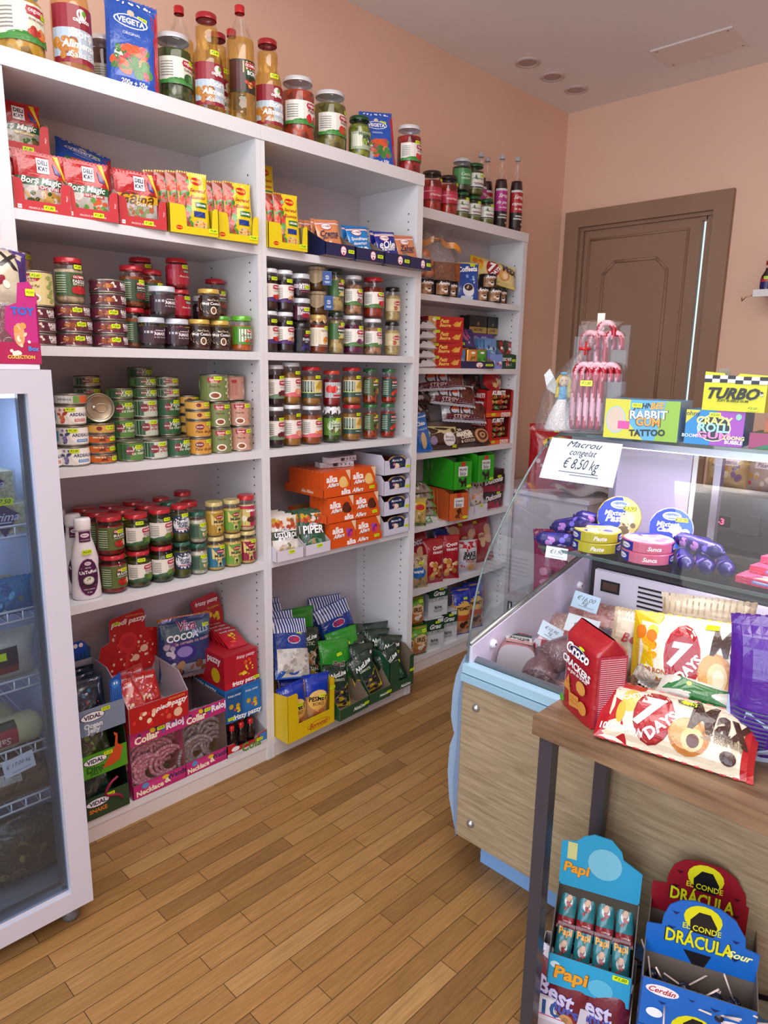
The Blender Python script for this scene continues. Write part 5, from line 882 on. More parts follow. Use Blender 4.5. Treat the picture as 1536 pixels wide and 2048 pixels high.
for k, x, y, z, rot, w in (('nuty', .352, .0, .012, (-24, 10, -8), 'in the left tray, front'), ('nuty', .405, .055, .03, (-18, -4, -6), 'in the left tray, behind'), ('nuty', .535, -.02, .03, (-14, -16, -10), 'leaning in the middle tray'), ('nuty', .525, .03, .055, (-12, 6, -10), 'taller in the middle tray'), ('nuty', .56, .085, .07, (-12, -4, -8), 'rear of the middle tray'),
        ('nutg', .70, -.03, .015, (-10, -18, -10), 'in front of the window tray'), ('nutg', .71, .02, .06, (-10, 14, -14), 'second in the window tray'), ('nutg', .655, .07, .08, (-10, 8, -14), 'third in the window tray'), ('nutg', .715, .115, .09, (-8, 4, -14), 'rear of the window tray'), ('nutg', .60, .14, .10, (-10, 10, -14), 'between middle and right trays'),
        ('nuto', .285, .14, .165, (-14, 8, -10), 'standing high at the centre'), ('nuto', .215, .27, .24, (-8, -6, -4), 'behind the striped bags'), ('nutg', .335, .12, .04, (-16, 0, -6), 'low behind the left tray')):
    put(k, x, y, Z+z, 0, w, rot=tuple(R(a) for a in rot))
bs = [('R', 0, 0, 1, 1, '2a8a24'), ('T', 0, -.05, .42, 'Best', 'd8e8d0', {'b': .1, 's': .3}), ('T', 0, -.05, .4, 'Best', '5a1430', {'b': .03, 's': .3}), ('B', 3, 24, 0, -.65, .7, .3, .1, ['5a9a5a', '88b888', '2f6a3a', 'c8d8c8']), ('T', .2, -.3, .4, 'SEM', 'e0f0d8')]
pouch('best', 'bright green crumpled bag', .17, .21, .026, '2a8a24', bs, (.1, .35, '€1,50', 12), name='seed_bag', plural='bright green crumpled bags')
put('best', .400, .055, Z+.075, 0, 'left of two', rot=(R(-20), R(6), R(-8))); put('best', .510, .09, Z+.09, 0, 'right of two', rot=(R(-18), R(-6), R(-12))); put('best', .305, .21, Z+.21, 0, 'crumpled at the back', rot=(R(-10), R(4), R(-6)))
# ---------------------------------------------------------------- floor-level shelf, left bookcase: sweets cartons
Z = .0855
def vid(t1, t2, c1, tc, blob): return [('R', .1, 0, .9, 1, c1), ('B', 3, 12, .62, .2, .3, .7, .12, blob), ('E', -.42, .38, .54, .38, '1a2a5a'), ('E', -.42, .38, .5, .33, 'f2f2f6'), ('T', -.42, .38, .38, 'VIDAL', '1a2348', {'b': .05}), ('T', -.42, -.28, .4, t1, tc, {'b': .06}), ('T', -.42, -.72, .28, t2, tc, {'b': .04})]
for k, n, c, ci, a, hb in (('vsnake', 'dark green sweets carton with orange SNAKE lettering', '1f3a24', '1a2a20', vid('SNAKE', '', '24442a', 'd87828', ['8a1440', 'a81c50', '701030']), .15), ('vdino', 'bright green sweets carton with orange long-necked shape', '4a9a20', '2a3a20', vid('Dino', 'JELLY', '4f9e24', '1f5a1c', ['d0502a', 'c04424', 'd86030']), .15), ('vocean', 'grey-blue ocean jelly carton, open at the top', '6a7f9c', 'a8a4b0', vid('Ocean', 'Jelly', '7d8ea8', 'e4ecf4', ['2a6ac8', '1c50a8', '3a80d8', 'c83a40']), .16)):
    def ex(o, k=k):
        g = G(); rr = random.Random(len(k)+hash(k[1]) % 7 if False else len(k)*3)
        if k == 'vdino': g.prism([(.022, .02), (.05, .03), (.062, .075), (.045, .09), (.047, .125), (.034, .135), (.036, .122), (.04, .12), (.034, .08), (.012, .05), (-.01, .02)], -.0006, 'cc4e26', 'card', frame=lambda u, v, t: (u, -.0012+t, v)).build('printed_creature', o)
        if k == 'vsnake': g.tube([(.02+.03*math.cos(a*.6)*(1-a*.03), -.0016, .035+.009*a+.006*math.sin(a)) for a in range(11)], .0045, '98184a', 'card').build('printed_creature', o)
        if k == 'vocean':
            g.prism([(.03, .165), (.07, .185), (.07, .08), (.03, .075)], .002, '1c50a8', 'card', frame=lambda u, v, t: (u, t-.0002, v)); g.art([('E', 0, .4, .7, .3, '3a84dc'), ('E', -.2, .45, .12, .1, 'fff'), ('E', .2, .45, .12, .1, 'fff')]+[('P', [(-.6+.3*i, .2), (-.45+.3*i, .2), (-.6+.3*i+.1*(i % 2), -.8)], '3a84dc') for i in range(5)], .04, .1, flat(.05, -.0006, .13)).build('side_flap', o)
    cbox(k, n, .152, .24, hb, .082 if k != 'vocean' else .09, c, ci, [x for x in a if x[0] != 'B'], side=(), price=(.15, .85, '€1,50'), lip=.05 if k != 'vocean' else .5, extra=ex, name='sweets_carton', fa=.082 if k != 'vocean' else .09)
put('vsnake', -.692, -.004, Z, 0, ''); put('vdino', -.690, -.004, Z+.152, 0, ''); put('vocean', -.688, -.004, Z+.304, 0, '')
def sachets(key, noun, w, h, bg, art): pouch(key, noun, w, h, .006, bg, art, name='sweet_sachet', cat='sachet', nar=.01, plural=noun+'s')
sachets('jelg', 'dark green snake jelly sachet', .115, .13, '142a20', [('B', 3, 16, 0, 0, .8, .8, .12, ['1f4a34', '2a6a4a', '0c1c14'])]); sachets('jeld', 'olive dinosaur jelly sachet', .115, .13, '3a4a1c', [('B', 3, 16, 0, 0, .8, .8, .14, ['6a8a2a', '88a83a', '3a6aa8', '4a2a1c'])]); sachets('jelb', 'dark blue ocean jelly sachet', .11, .13, '101c30', [('B', 3, 16, 0, 0, .8, .8, .1, ['1c3a5a', '3a6a8a', '0c1420', '8a3a3a'])])
for k, z0 in (('jelg', Z), ('jeld', Z+.152), ('jelb', Z+.304)):
    for i in range(4): put(k, -.692+.006*(i-1.5), .034+.05*i, z0+.022 if i else z0+.018, 0, ['front', 'second', 'third', 'fourth'][i]+' in its carton', rot=(R((-24, -14, -10, -8)[i]), R((-5, 4, -3, 2)[i]), 0))
def octo(o):
    G().prism([(-.075, 0), (.075, 0), (.078, .12), (.045, .155), (.02, .13), (.01, .22), (-.05, .235), (-.075, .21)], .004, '24486c', 'card', frame=lambda u, v, t: (u, t, v), ce='c8c4c8').art([('E', .45, .1, .42, .2, '1c50b8'), ('E', .35, .16, .1, .07, 'fff'), ('E', .6, .16, .1, .07, 'fff'), ('R', -.3, -.6, .6, .35, '7a8aa4')]+[('P', [(.1+.16*i, 0), (.22+.16*i, 0), (.05+.2*i, -.45)], '1c50b8') for i in range(5)]+[('R', -.5, .7, .3, .24, '14284c')], .15, .235, flat(0, -.0004, .118)).build('printed_board', o)
kind('octo', 'header_board', 'blue cut-out header board rising behind the ocean jelly', 'board', .235, octo); put('octo', -.690, .2420, Z+.38, 0, '')
PR = ['d8302a', 'e8c0a0', 'f0d8b8', 'b01820', 'd85a40']
cbox('piedi', 'red cherry-lollipop carton with white lettering, open top', .222, .25, .15, .095, 'b0181c', 'b4acb4', [('B', 3, 22, 0, -.1, .9, .7, .07, PR), ('E', .62, -.45, .15, .35, 'e0b898'), ('T', .42, .35, .55, 'piedi pazzy', 'f8f0f0', {'b': .03, 's': .3, 'r': 3}), ('T', .6, .78, .28, 'LECCA LECCA', 'e8b060')], side=[('B', 3, 8, 0, 0, .8, .7, .1, PR)], price=None, lip=.25, name='sweets_carton', plural='x')
def phead(o):
    P = [(-.135, .0), (-.11, -.0), (.10, 0), (.125, .06), (.13, .19), (.075, .2), (.07, .285), (.06, .295), (-.075, .27), (-.085, .26), (-.085, .165), (-.125, .145), (-.14, .06)]
    G().prism(P, .004, 'b8181c', 'card', frame=lambda u, v, t: (u, t, v), ce='c8bcc0').art([('T', 0, .72, .62, 'piedi pazzy', 'f8f0f0', {'b': .03, 's': .3, 'r': 4}), ('T', .2, .9, .3, 'LECCA LECCA', 'e8b060'), ('B', 5, 46, 0, -.2, .86, .6, .045, PR), ('E', -.05, .05, .34, .34, 'd02a2a'), ('E', -.05, .05, .22, .2, 'c0202a'), ('P', [(-.12, -.25), (.02, -.25), (-.1, -.9), (-.22, -.9)], 'c8302c'), ('E', .5, -.25, .14, .12, 'e8c0a0'), ('E', .2, -.5, .13, .11, 'e8c0a0')], .26, .29, flat(0, -.0004, .14)).build('printed_board', o)
    sticker(o, flat(-.055, -.0012, .245), '€0,15', .03, .013)
kind('phead', 'header_board', 'red shaped header board of the cherry lollipops', 'board', .29, phead)
sachets('psac', 'red cherry-lollipop sachet', .09, .12, 'b0181c', [('R', 0, 0, .9, .93, 'b8201f'), ('T', 0, .6, .8, 'piedi pazzy', 'f8f0f0', {'s': .3, 'b': .02}), ('B', 5, 26, 0, -.2, .8, .6, .12, PR)])
cbox('collar', 'tall pink window carton of candy necklaces', .205, .25, .252, .052, 'b82a72', '6a5a62', [('R', .1, .2, .7, .5, 'c83a80'), ('T', -.38, -.3, .5, 'Necklace', 'f4ecd0', {'b': .07, 'r': 2}), ('T', .28, .05, .12, '&', 'f4ecd0', {'b': .05}), ('T', .62, .3, .36, 'Watch', '2a2a5a', {'b': .05, 'r': 2}), ('E', -.55, .5, .13, .4, '5a90c8'), ('E', .2, .55, .13, .3, 'e0b828')], lip=.04, name='sweets_carton', plural='tall pink window cartons', side=[('R', 0, 0, 1, 1, 'b82a72')],
     extra=lambda o: [G().prism([(-.1025, .20), (.1025, .20), (.1025, .252), (-.1025, .252)], .002, 'b82a72', 'card', ce='888').art([('B', 3, 7, 0, .4, .95, .4, .09, ['5a90c8', 'e0b828', 'e8e4e8', '2a2a5a']), ('T', -.4, -.3, .45, 'Collar', 'f4ecd0', {'b': .07, 'r': 2}), ('T', .2, -.2, .1, 'Y', '3a6ac0', {'b': .06}), ('T', .65, .1, .34, 'Reloj', 'f0e8f4', {'b': .07, 'r': 3})], .205, .052, flat(0, -.0004, .226)).build('top_band', o),
        G().box(-.1, .0012, .052, .1, .0018, .20, 'fff', 'window_film').build('clear_window', o), sticker(o, flat(.012, -.0012, .236), '€0,40', .03, .013)])
put('collar', -.498, .0, Z, 0, 'left one under the red carton'); put('collar', -.309, .002, Z, 0, 'right one, open above'); PLACED[-1][0].scale = (.88, 1, 1)
put('piedi', -.493, -.012, Z+.2535, -1, '', full='red cherry-lollipop carton with white lettering, open top'); put('phead', -.480, .225, Z+.365, 0, '', rot=(R(-3), R(3), 0)); PLACED[-1][0].scale = (.86, 1, .8)
for i, (x, y, a, b) in enumerate(((-.540, .07, -38, -12), (-.555, .13, -30, 8), (-.470, .10, -34, 6), (-.465, .16, -30, -10))): put('psac', x, y, Z+.285, 0, ['leaning out in front', 'behind at the left', 'lower right', 'rearmost'][i]+' in the open carton', rot=(R(a), R(b), 0))
def neckl(key, noun, c1, c2, wrap):
    def fn(o):
        rr = random.Random(5)
        for q in range(1):
            g = G(); n = 26
            for s in range(3):
                for i in range(n): a = PI*1.3*i/n+.5+.35*s; g.ball((.064-.013*s)*math.cos(a)+.01*s, .006*(s-1), .062+(.05-.008*s)*math.sin(a)-.008*s, .0078, .0068, .0078, (c1, c2, c1)[i % 3], 'plastic', 6)
            g.build('candy_beads', o)
        G().tube([(.062*math.cos(PI*1.35*i/20+.5), 0, .062+.05*math.sin(PI*1.35*i/20+.5)) for i in range(20)], .0105, 'fff', 'film', 6).build('plastic_sleeve', o)
    kind(key, 'candy_necklace', noun, 'candy', .12, fn)
neckl('npink', 'pink beaded candy necklace in plastic', 'c87a98', 'd8a0b4', 0); neckl('ngrey', 'grey and pink beaded candy necklace in plastic', '8a8490', 'a898a4', 0)
rr = random.Random(3)
W8 = ['front left', 'front centre', 'front right', 'second row left', 'second row centre', 'second row right', 'third row left', 'third row centre', 'third row right', 'top left', 'top centre', 'top right']
for k, xc, hw in (('npink', -.498, .055), ('ngrey', -.309, .045)):
    for i in range(12): put(k, xc+(i % 3-1)*hw*.75+rr.uniform(-.006, .006), .024+.02*(i//3)+.004*(i % 3), Z+(.012, .055, .08, .06)[i//3]+rr.uniform(0, .012), 0, W8[i], rot=(R(rr.uniform(-16, -4)), R(rr.uniform(-50, 50)), R(rr.uniform(-10, 10))))
viva = [('R', 0, 0, 1, 1, '2c3c6c'), ('R', 0, .95, 1, .06, 'b8681c'), ('R', 0, .6, .95, .22, '3a5a6a'), ('T', 0, .74, .36, 'Viva', 'e8e0ec', {'b': .12, 's': .2}), ('T', 0, .74, .35, 'Viva', '8a2058', {'b': .03, 's': .2}), ('T', -.2, .42, .6, 'COCOA', 'e8ecf0', {'b': .06, 's': .1, 'r': 4}), ('T', .5, .52, .34, 'BALLS', 'a8b8d8', {'b': .04, 's': .1, 'r': 6}), ('T', 0, .24, .85, 'bile de cereale cu cacao', 'd8a0a8', {'r': 4}), ('E', -.15, -.08, .45, .27, '34287c'), ('E', -.15, -.06, .3, .17, '8a78b8'), ('B', 3, 12, -.7, -.1, .2, .5, .09, ['c8c0d0', 'a89ab0', '5a3a8a']), ('R', 0, -.72, .95, .26, '8a8c9c'), ('B', 5, 8, .1, -.65, .8, .3, .16, ['6a4434', '8a5a40', '3c2c28', 'a88060'])]
pouch('viva', 'large blue cocoa-cereal bag with orange top', .215, .245, .035, '2c3c6c', viva, (.75, .66, '€2,00'), seal='b8681c'); put('viva', -.285, .175, Z+.30, -4, '', rot=(R(-4), R(3), R(-6)))
solid('vivabase', 'plain carton under the cocoa-cereal bag', .20, .12, .205, 'a8a0a8', []); put('vivabase', -.300, .255-.02, Z+.09, 0, '') if 0 else None
FR = [('T', .0, .3, .9, 'frizzy pazzy', 'f4f0f4', {'b': .04, 'r': 3})]
def frz(o, c, art): pass
solid('frizr', 'red popping-candy dispenser, front tilted out', .155, .23, .135, 'a8182a', [('R', .3, .1, .6, .75, 'b01c2c'), ('T', .3, .72, .55, 'frizzy pazzy', 'e8e0e8', {'s': .2}), ('B', 3, 16, .35, 0, .5, .55, .08, ['e0c020', 'd84a20', 'c8a018', 'e8d040']), ('R', 0, -.82, 1, .18, 'b81a2c'), ('T', .2, -.82, .75, 'frizzy pazzy', 'fff', {'b': .03})], side=[('T', 0, .6, .8, 'frizzy pazzy', 'e8e0e8', {'b': .03}), ('E', .5, -.3, .25, .45, 'c8a81c'), ('B', 3, 8, -.4, 0, .4, .3, .06, ['3a3048', '4a2a3a'])], name='sweets_carton', price=(.9, .1, '€0,20'))
solid('frizb', 'blue popping-candy dispenser under the red one', .165, .24, .135, '1c64a8', [('R', -.48, .1, .42, .78, '164f8c'), ('R', .48, .1, .42, .78, '2470b8')]+[q for x in (-.48, .48) for q in (('T', x, .6, .36, 'frizzy pazzy', 'e0e8f0', {'s': .2}), ('B', 3, 8, x, -.2, .3, .4, .1, ['e0c020', 'c8a018', 'd84a30']))]+[('R', 0, -.82, 1, .18, '1c64a8'), ('T', .2, -.82, .8, 'frizzy pazzy', 'fff', {'b': .03})], side=[('T', -.2, .7, .7, 'frizzy pazzy', 'e0e8f0', {'b': .03})], name='sweets_carton', price=(-.7, .12, '€0,20'))
def fhead(o):
    G().prism([(-.075, -.02), (.0, -.02), (.06, .01), (.065, .11), (.05, .185), (.035, .2), (-.065, .19), (-.075, .175), (-.068, .14), (-.078, .12)], .004, 'b0182a', 'card', frame=lambda u, v, t: (u, t, v)).art([('T', -.05, .78, .8, 'frizzy pazzy', 'f4f0f4', {'b': .04, 'r': 3}), ('T', -.45, .4, .34, 'Cherry', 'd8a020'), ('T', .35, .5, .4, 'Scoppietta', 'e0c020', {'r': 3}), ('B', 3, 9, .35, .1, .4, .26, .13, ['d8b818', 'e8cc30', 'c8a010']), ('E', -.5, -.45, .24, .11, '34347c'), ('T', -.5, -.45, .2, '50', 'fff', {'b': .04}), ('R', -.5, .0, .2, .03, '3a1420'), ('R', -.5, -.1, .2, .03, '3a1420')], .13, .2, flat(0, -.0004, .09)).build('printed_board', o)
kind('fhead', 'header_board', 'red header board standing behind the popping-candy packets', 'board', .2, fhead)
solid('colabase', 'low red and white carton of cola sweets', .185, .17, .06, 'c4bcc0', []) if 0 else None
cbox('cola', 'low red and white carton holding cola bottle sweets', .185, .20, .085, .052, 'b81c28', 'a89ca0', [('R', 0, -.7, 1, .3, 'c8ccd4'), ('E', -.6, .1, .2, .4, 'e8e8f0'), ('T', .2, -.3, .5, 'Cola', '5a8a3a', {'b': .04}), ('R', .8, .2, .18, .7, '3a7ac0')], (-.055, .05, .034), name='sweets_carton', lip=.5, price=(.62, .5, '€0,30'), fa=.05)
put('cola', -.1265, -.0, Z, 0, '')
bottle('colab', 'cola_bottle', 'dark toy cola bottle with red cap', [(0, 0), (.017, 0), (.0185, .01), (.016, .03), (.0185, .055), (.012, .08), (.009, .09)], '1a0c0c', 'plastic', ('c01c24', .0105, .088), [('R', 0, 0, 1, 1, '2a1416')], (.035, .055), '3a1418', .108, None, .085, plural='dark toy cola bottles')
for i, (x, y) in enumerate(((-.178, .03), (-.135, .03), (-.092, .03), (-.15, .075), (-.105, .075))): put('colab', x, y, Z+.004, 0, ['front left', 'front centre', 'front right', 'back left', 'back right'][i]+' under the blue dispenser')
solid('prop', 'carton behind the cola bottles propping the dispensers', .17, .10, .128, '8a8088', []); put('prop', -.1265, .245, Z, 0, '')
put('frizb', -.1275, .02, Z+.131, 0, ''); put('frizr', -.1285, .028, Z+.2675, 2, ''); put('fhead', -.110, .262, Z+.375, 0, '', rot=(R(-4), R(-3), 0))
sachets('fsac', 'red popping-candy sachet', .085, .11, 'b0182a', [('B', 3, 12, 0, -.1, .7, .6, .14, ['e0c020', 'd84a20']), ('T', 0, .7, .8, 'frizzy pazzy', 'e8e0e8')])
for i in range(4): put('fsac', -.105, .075+.035*i, Z+.404, 0, ['front', 'second', 'third', 'last'][i]+' along the red dispenser', rot=(R(-68), 0, R(-3)))
# ---------------------------------------------------------------- right bookcase
Y3 = .145
# shelf A
Z = 1.9105
can('amigo', 'black instant-coffee tin with round photo label', .046, .072, '17161a', [('R', -.1, -.15, .24, .85, 'a87850'), ('B', 3, 8, -.1, -.2, .2, .6, .07, ['c89868', '8a5a34', 'e8d0b0']), ('E', .04, -.4, .09, .35, 'f0ece8'), ('E', .04, -.25, .07, .14, '3a2018'), ('T', 0, .6, .24, 'Amigo', 'fff', {'b': .04, 's': .2})], None, wrap=5.4, rim='2a2a2c', plural='black instant-coffee tins')
for x, y, z, w in ((1.075, .195, 0, 'leftmost, under the gift bag'), (1.155, .16, 0, 'second under the gift bag'), (1.250, .19, 0, 'right of the pair under the bag'), (1.500, .185, 0, 'right beside the blue pouch'), (1.585, .165, 0, 'middle of the right group'), (1.672, .19, 0, 'right end of the group'), (1.580, .20, .0725, 'top one on the group')): put('amigo', x, y, Z+z, -28, w)
pouch('coffeeta', 'blue stand-up pouch with white coffee cup', .14, .185, .02, '1850a8', [('R', 0, .2, 1, .8, '1446a0'), ('R', 0, .95, 1, .05, 'c8b868'), ('T', 0, .62, .85, 'Coffeeta', 'fff', {'b': .05, 's': .3, 'r': 6}), ('B', 3, 8, .2, .1, .4, .3, .1, ['a8c8e8', '88a8d8', '3a70c0']), ('E', -.0, -.5, .5, .36, 'e4e8f0'), ('E', 0, -.36, .38, .18, '3a2420'), ('B', 4, 4, 0, -.36, .2, .1, .1, ['a88880', 'c8b0a8']), ('R', -.1, -.9, .5, .08, 'd8e0f0')], (.45, .84, '€1,20'), stand=True); put('coffeeta', 1.375, .175, Z, -22, '', rot=(R(-4), 0, R(-22)))
P7 = lambda bg, bg2: [('R', 0, 0, 1, 1, bg), ('P', [(-1, 1), (-.5, 1), (-.3, -1), (-1, -1)], bg2), ('B', 3, 10, -.75, .3, .2, .5, .09, ['e8a820', 'd87818', 'f0d050']), ('E', -.12, .05, .3, .78, 'b81424'), ('E', -.12, .05, .28, .72, '9c1220'), ('T', -.16, .12, .2, '7', 'fff', {'b': .1, 's': .3}), ('T', .0, -.15, .26, 'DAYS', 'fff', {'b': .06, 'r': 50}), ('E', .4, -.2, .26, .5, 'c8884a'), ('E', .36, -.15, .2, .42, 'd89c5a'), ('E', .44, -.25, .15, .34, 'e8c490'), ('E', .46, -.28, .09, .22, 'f0dcb8'), ('T', .66, .5, .34, 'Max', '3c1c14', {'b': .03, 'r': -4, 'h': 1.4})]
pouch('sd', 'yellow croissant packet with red roundel', .28, .125, .03, 'd8b818', P7('e0cc88', 'e0bc14'), (.15, .75, '€1,50', 8), name='croissant_packet', nar=.03); put('sd', 1.640, .20, Z+.105, 0, '', full='yellow croissant packet lying over coffee tins on the right bookcase', rot=(R(-20), R(12), R(-26)))
solid('grbox', 'dark green coffee carton at the right end', .10, .08, .16, '14442a', [('T', .2, .3, .6, 'Jacobs', 'c8b060'), ('R', 0, .8, 1, .2, 'b8a050')]); put('grbox', 1.735, .235, Z, -14, '')
def gift(o):
    rr = random.Random(9)
    g = G(); g.box(-.02, -.05, .0, .12, .05, .085, '8a4a20', 'pulp'); g.build('cake_loaf', o)
    for i, (x, z) in enumerate(((-.08, .035), (-.085, .08), (-.045, .03), (-.05, .075), (-.07, .115))): 
        s = G(); s.ball(x, -.03, z, .03, .03, .026, 'd06a18', 'plastic', 12, .04, rr).ball(x, -.03, z+.027, .004, .004, .004, '4a6a1c'); s.build('candy_pumpkin', o)
    def env(a, b): t = (b+1)/2; an = PI*a; r = (.125+.012*math.sin(5*an+3*t))*(1-(max(0, t-.45)/.55)**1.3*.82)*(1+.04*math.sin(9*an+t*7)) if t < .82 else .022+.09*((t-.82)/.18)*(1+.25*math.sin(6*an)); return (r*math.cos(an)+.0, r*math.sin(an)*.62, -.004+.245*t+(0 if t < .9 else .012*math.sin(4*an)))
    G().grid(env, 28, 16, 'fff', 'film').build('cellophane', o)
    g = G(); g.tube([(.03*math.cos(PI*i/6), .025*math.sin(PI*i/6), .192) for i in range(12)], .005, 'd8881c', 'foil', 6, True)
    for sx in (-1, 1): g.grid(lambda a, b, sx=sx: (sx*(.02+.055*(a+1)), -.03-.012*math.sin(3*a), .185+.014*b-.02*(a+1)*abs(sx)*.9+.004*math.sin(5*a)), 10, 2, 'd8881c', 'foil').grid(lambda a, b, sx=sx: (sx*(.02+.055*(a+1)), -.0285-.012*math.sin(3*a), .185+.014*b-.02*(a+1)*.9+.004*math.sin(5*a)), 10, 2, 'd8881c', 'foil', flip=True)
    g.build('ribbon', o)
kind('gift', 'gift_bag', 'cellophane gift bag of cake and candy pumpkins with orange ribbon', 'gift bag', .24, gift); put('gift', 1.165, .225, Z+.076, -20, '')
# shelf B
Z = 1.5705
solid('beurre', 'red butter-biscuit box with tan end', .205, .09, .0615, 'b01c1c', [('R', -.78, 0, .22, 1, 'c89858'), ('B', 3, 7, -.78, -.2, .16, .6, .08, ['b8803a', 'd8b070']), ('E', -.66, .5, .1, .28, 'f0e8e8'), ('T', -.08, .32, .26, 'Petit', 'f0c860', {'s': .4, 'b': .03}), ('T', -.05, -.32, .32, 'Beurre', 'f0c860', {'s': .4, 'b': .03}), ('P', [(.35, -.3), (.6, .35), (.85, .1), (.75, -.45)], 'd89838'), ('P', [(.45, -.5), (.7, .1), (.9, .5), (.8, -.5)], 'e0a848')], price=(-.5, .85, '€1,20'), name='biscuit_box', plural='red butter-biscuit boxes')
stack(1.205, .165, Z, ['beurre']*4, '', -18, .004)
pouch('chocsn', 'silver-white chocolate snack packet', .15, .07, .022, 'c8c4c8', [('B', 3, 12, -.2, -.1, .7, .7, .2, ['3a2018', '5a3424', 'e8e4e8', '2a1810'])], (.1, .6, '€1,00'), name='snack_packet', nar=.02)
for i in range(5): put('chocsn', 1.040+.004*(i % 2), .16+.002*i, Z+.004+.045*i, 0, ['bottom', 'second', 'third', 'fourth', 'top'][i]+' of the pile by red boxes', rot=(R(-62), R(-4+3*(i % 3)), R(-24+6*(i % 2))))
solid('jac', 'black and gold coffee carton', .15, .07, .105, '17171a', [('R', 0, -.62, 1, .34, 'b89848'), ('T', 0, -.62, .5, 'JACOBS', '2a2418', {'b': .03}), ('E', 0, .1, .14, .2, '8a7a48')], plural='black and gold coffee cartons')
solid('vio', 'violet coffee carton under two black ones', .20, .08, .185, '4a2a7a', [('R', 0, .7, 1, .3, '5a3a90'), ('T', .3, .75, .3, 'Milka', 'd8c8f0', {'s': .2}), ('T', -.5, .75, .3, 'Milka', 'd8c8f0', {'s': .2})]); put('vio', 1.63, .268, Z, -4, '')
put('jac', 1.605, .268, Z+.186, -4, 'left of the pair'); PLACED[-1][0].scale = (.95, 1, .9); put('jac', 1.745, .272, Z+.186, -2, 'right of the pair'); PLACED[-1][0].scale = (.62, .9, .9)
pouch('vsac', 'violet and pink sachet stack packet', .14, .10, .012, '3a2a6a', [('B', 3, 18, 0, .2, .9, .6, .14, ['8a6ab8', 'b84a7a', 'c8b8e0', '2a2a6a']), ('R', 0, -.8, 1, .2, '1c2450')], (-.5, -.5, '€0,80'))
for i in range(3): put('vsac', 1.415+.01*i, .19+.014*i, Z+.095+.012*i, 0, ['front', 'middle', 'rear'][i]+' on the navy tray', rot=(R(-28), R(5), R(-14)))
put('navytray', 1.425, .136, Z, -8, full='navy tray of baking tins on the right bookcase'); PLACED[-1][0].scale = (1.86, .9, .8)
def bt(key, noun, c, a):
    def fn(o):
        G().lathe([(0, 0), (.036, 0), (.038, .004), (.038, .088), (.034, .094), (0, .095)], 'c88a48', 'metal', 20, sq=.45).build('tin_body', o)
        G().art([('R', 0, 0, 1, 1, c)]+a, .070, .082, lambda u, v, w: ((.0385+w)*math.sin(u/.0385), -(.0385+w)*math.cos(u/.0385)*.45-w, .046+v), (.01, .02)).build('paper_label', o)
    kind(key, 'baking_tin', noun, 'tin', .095, fn)
bt('tb', 'small blue baking decoration tub', '4a88c0', [('B', 3, 8, 0, -.3, .8, .5, .2, ['c8a888', 'e8e0d8'])]); bt('to', 'orange baking powder tub with white cat-like script', 'd08838', [('E', 0, .7, .4, .14, 'f4e8e8'), ('T', 0, .1, .5, 'gel', '2a3a2a', {'s': .3}), ('B', 3, 8, 0, -.6, .7, .3, .2, ['e8b868', 'c86a28'])]); bt('tg', 'green baking decoration tub', '4a9a30', [('E', 0, .7, .4, .14, 'f4e8e8'), ('B', 3, 8, 0, -.3, .7, .5, .2, ['d8f0c8', '2a7a20', '88c858'])])
KIND['to']['noun'] = 'orange baking tub'
put('tb', 1.330, .175, Z+.006, -16, 'left end of the navy tray'); put('to', 1.425, .168, Z+.004, -16, 'in front on the navy tray'); put('to', 1.405, .205, Z+.010, -16, 'behind the first orange tub'); put('tg', 1.512, .175, Z+.006, -16, 'right end of the navy tray')
cbox('bluetray', 'tall pale-blue slant-sided tray of blue sachets', .095, .14, .165, .075, '7a90d8', '6a7a9a', [('B', 3, 9, .2, -.3, .7, .5, .14, ['b83a4a', 'e8e8f8', '3a4a9a'])], lip=.85); put('bluetray', 1.607, .140, Z, -12, '')
sachets('bsac', 'pale blue coffee sachet', .085, .15, '5a88b8', [('R', 0, .3, .8, .1, 'b8d0e8'), ('B', 3, 9, 0, 0, .7, .8, .2, ['88b0d8', '2a4a7a', 'c8dcec'])])
for i in range(4): put('bsac', 1.603-.002*i, .17+.022*i, Z+.008, 0, ['front', 'second', 'third', 'last'][i]+' in the pale-blue tray', rot=(R(-7), R(2), R(-12)))
cbox('nesc', 'dark green and red coffee sachet tray', .15, .09, .08, .075, '0f4a30', '3a3a3a', [('T', -.1, .35, .6, 'NESCAFE', 'fff', {'b': .04}), ('E', .05, -.2, .14, .5, 'c01c20'), ('T', .2, -.4, .3, '3 in 1', 'f0e8e8')], price=(.75, .6, '€0,30')); put('nesc', 1.727, .142, Z, -6, '')
sachets('nsac', 'red and dark green coffee sachet', .06, .14, '14301f', [('P', [(-1, -.6), (.2, 1), (1, 1), (1, -.2)], 'a81820'), ('E', 0, -.2, .4, .2, '2a1410'), ('R', .5, .4, .3, .1, 'e8e8e8')])
for i in range(4): put('nsac', (1.695, 1.755)[i % 2], .165+.03*(i//2), Z+.012, 0, ['front left', 'front right', 'rear left', 'rear right'][i], rot=(R(-8), R((-6, 9)[i % 2]), R(-8)))
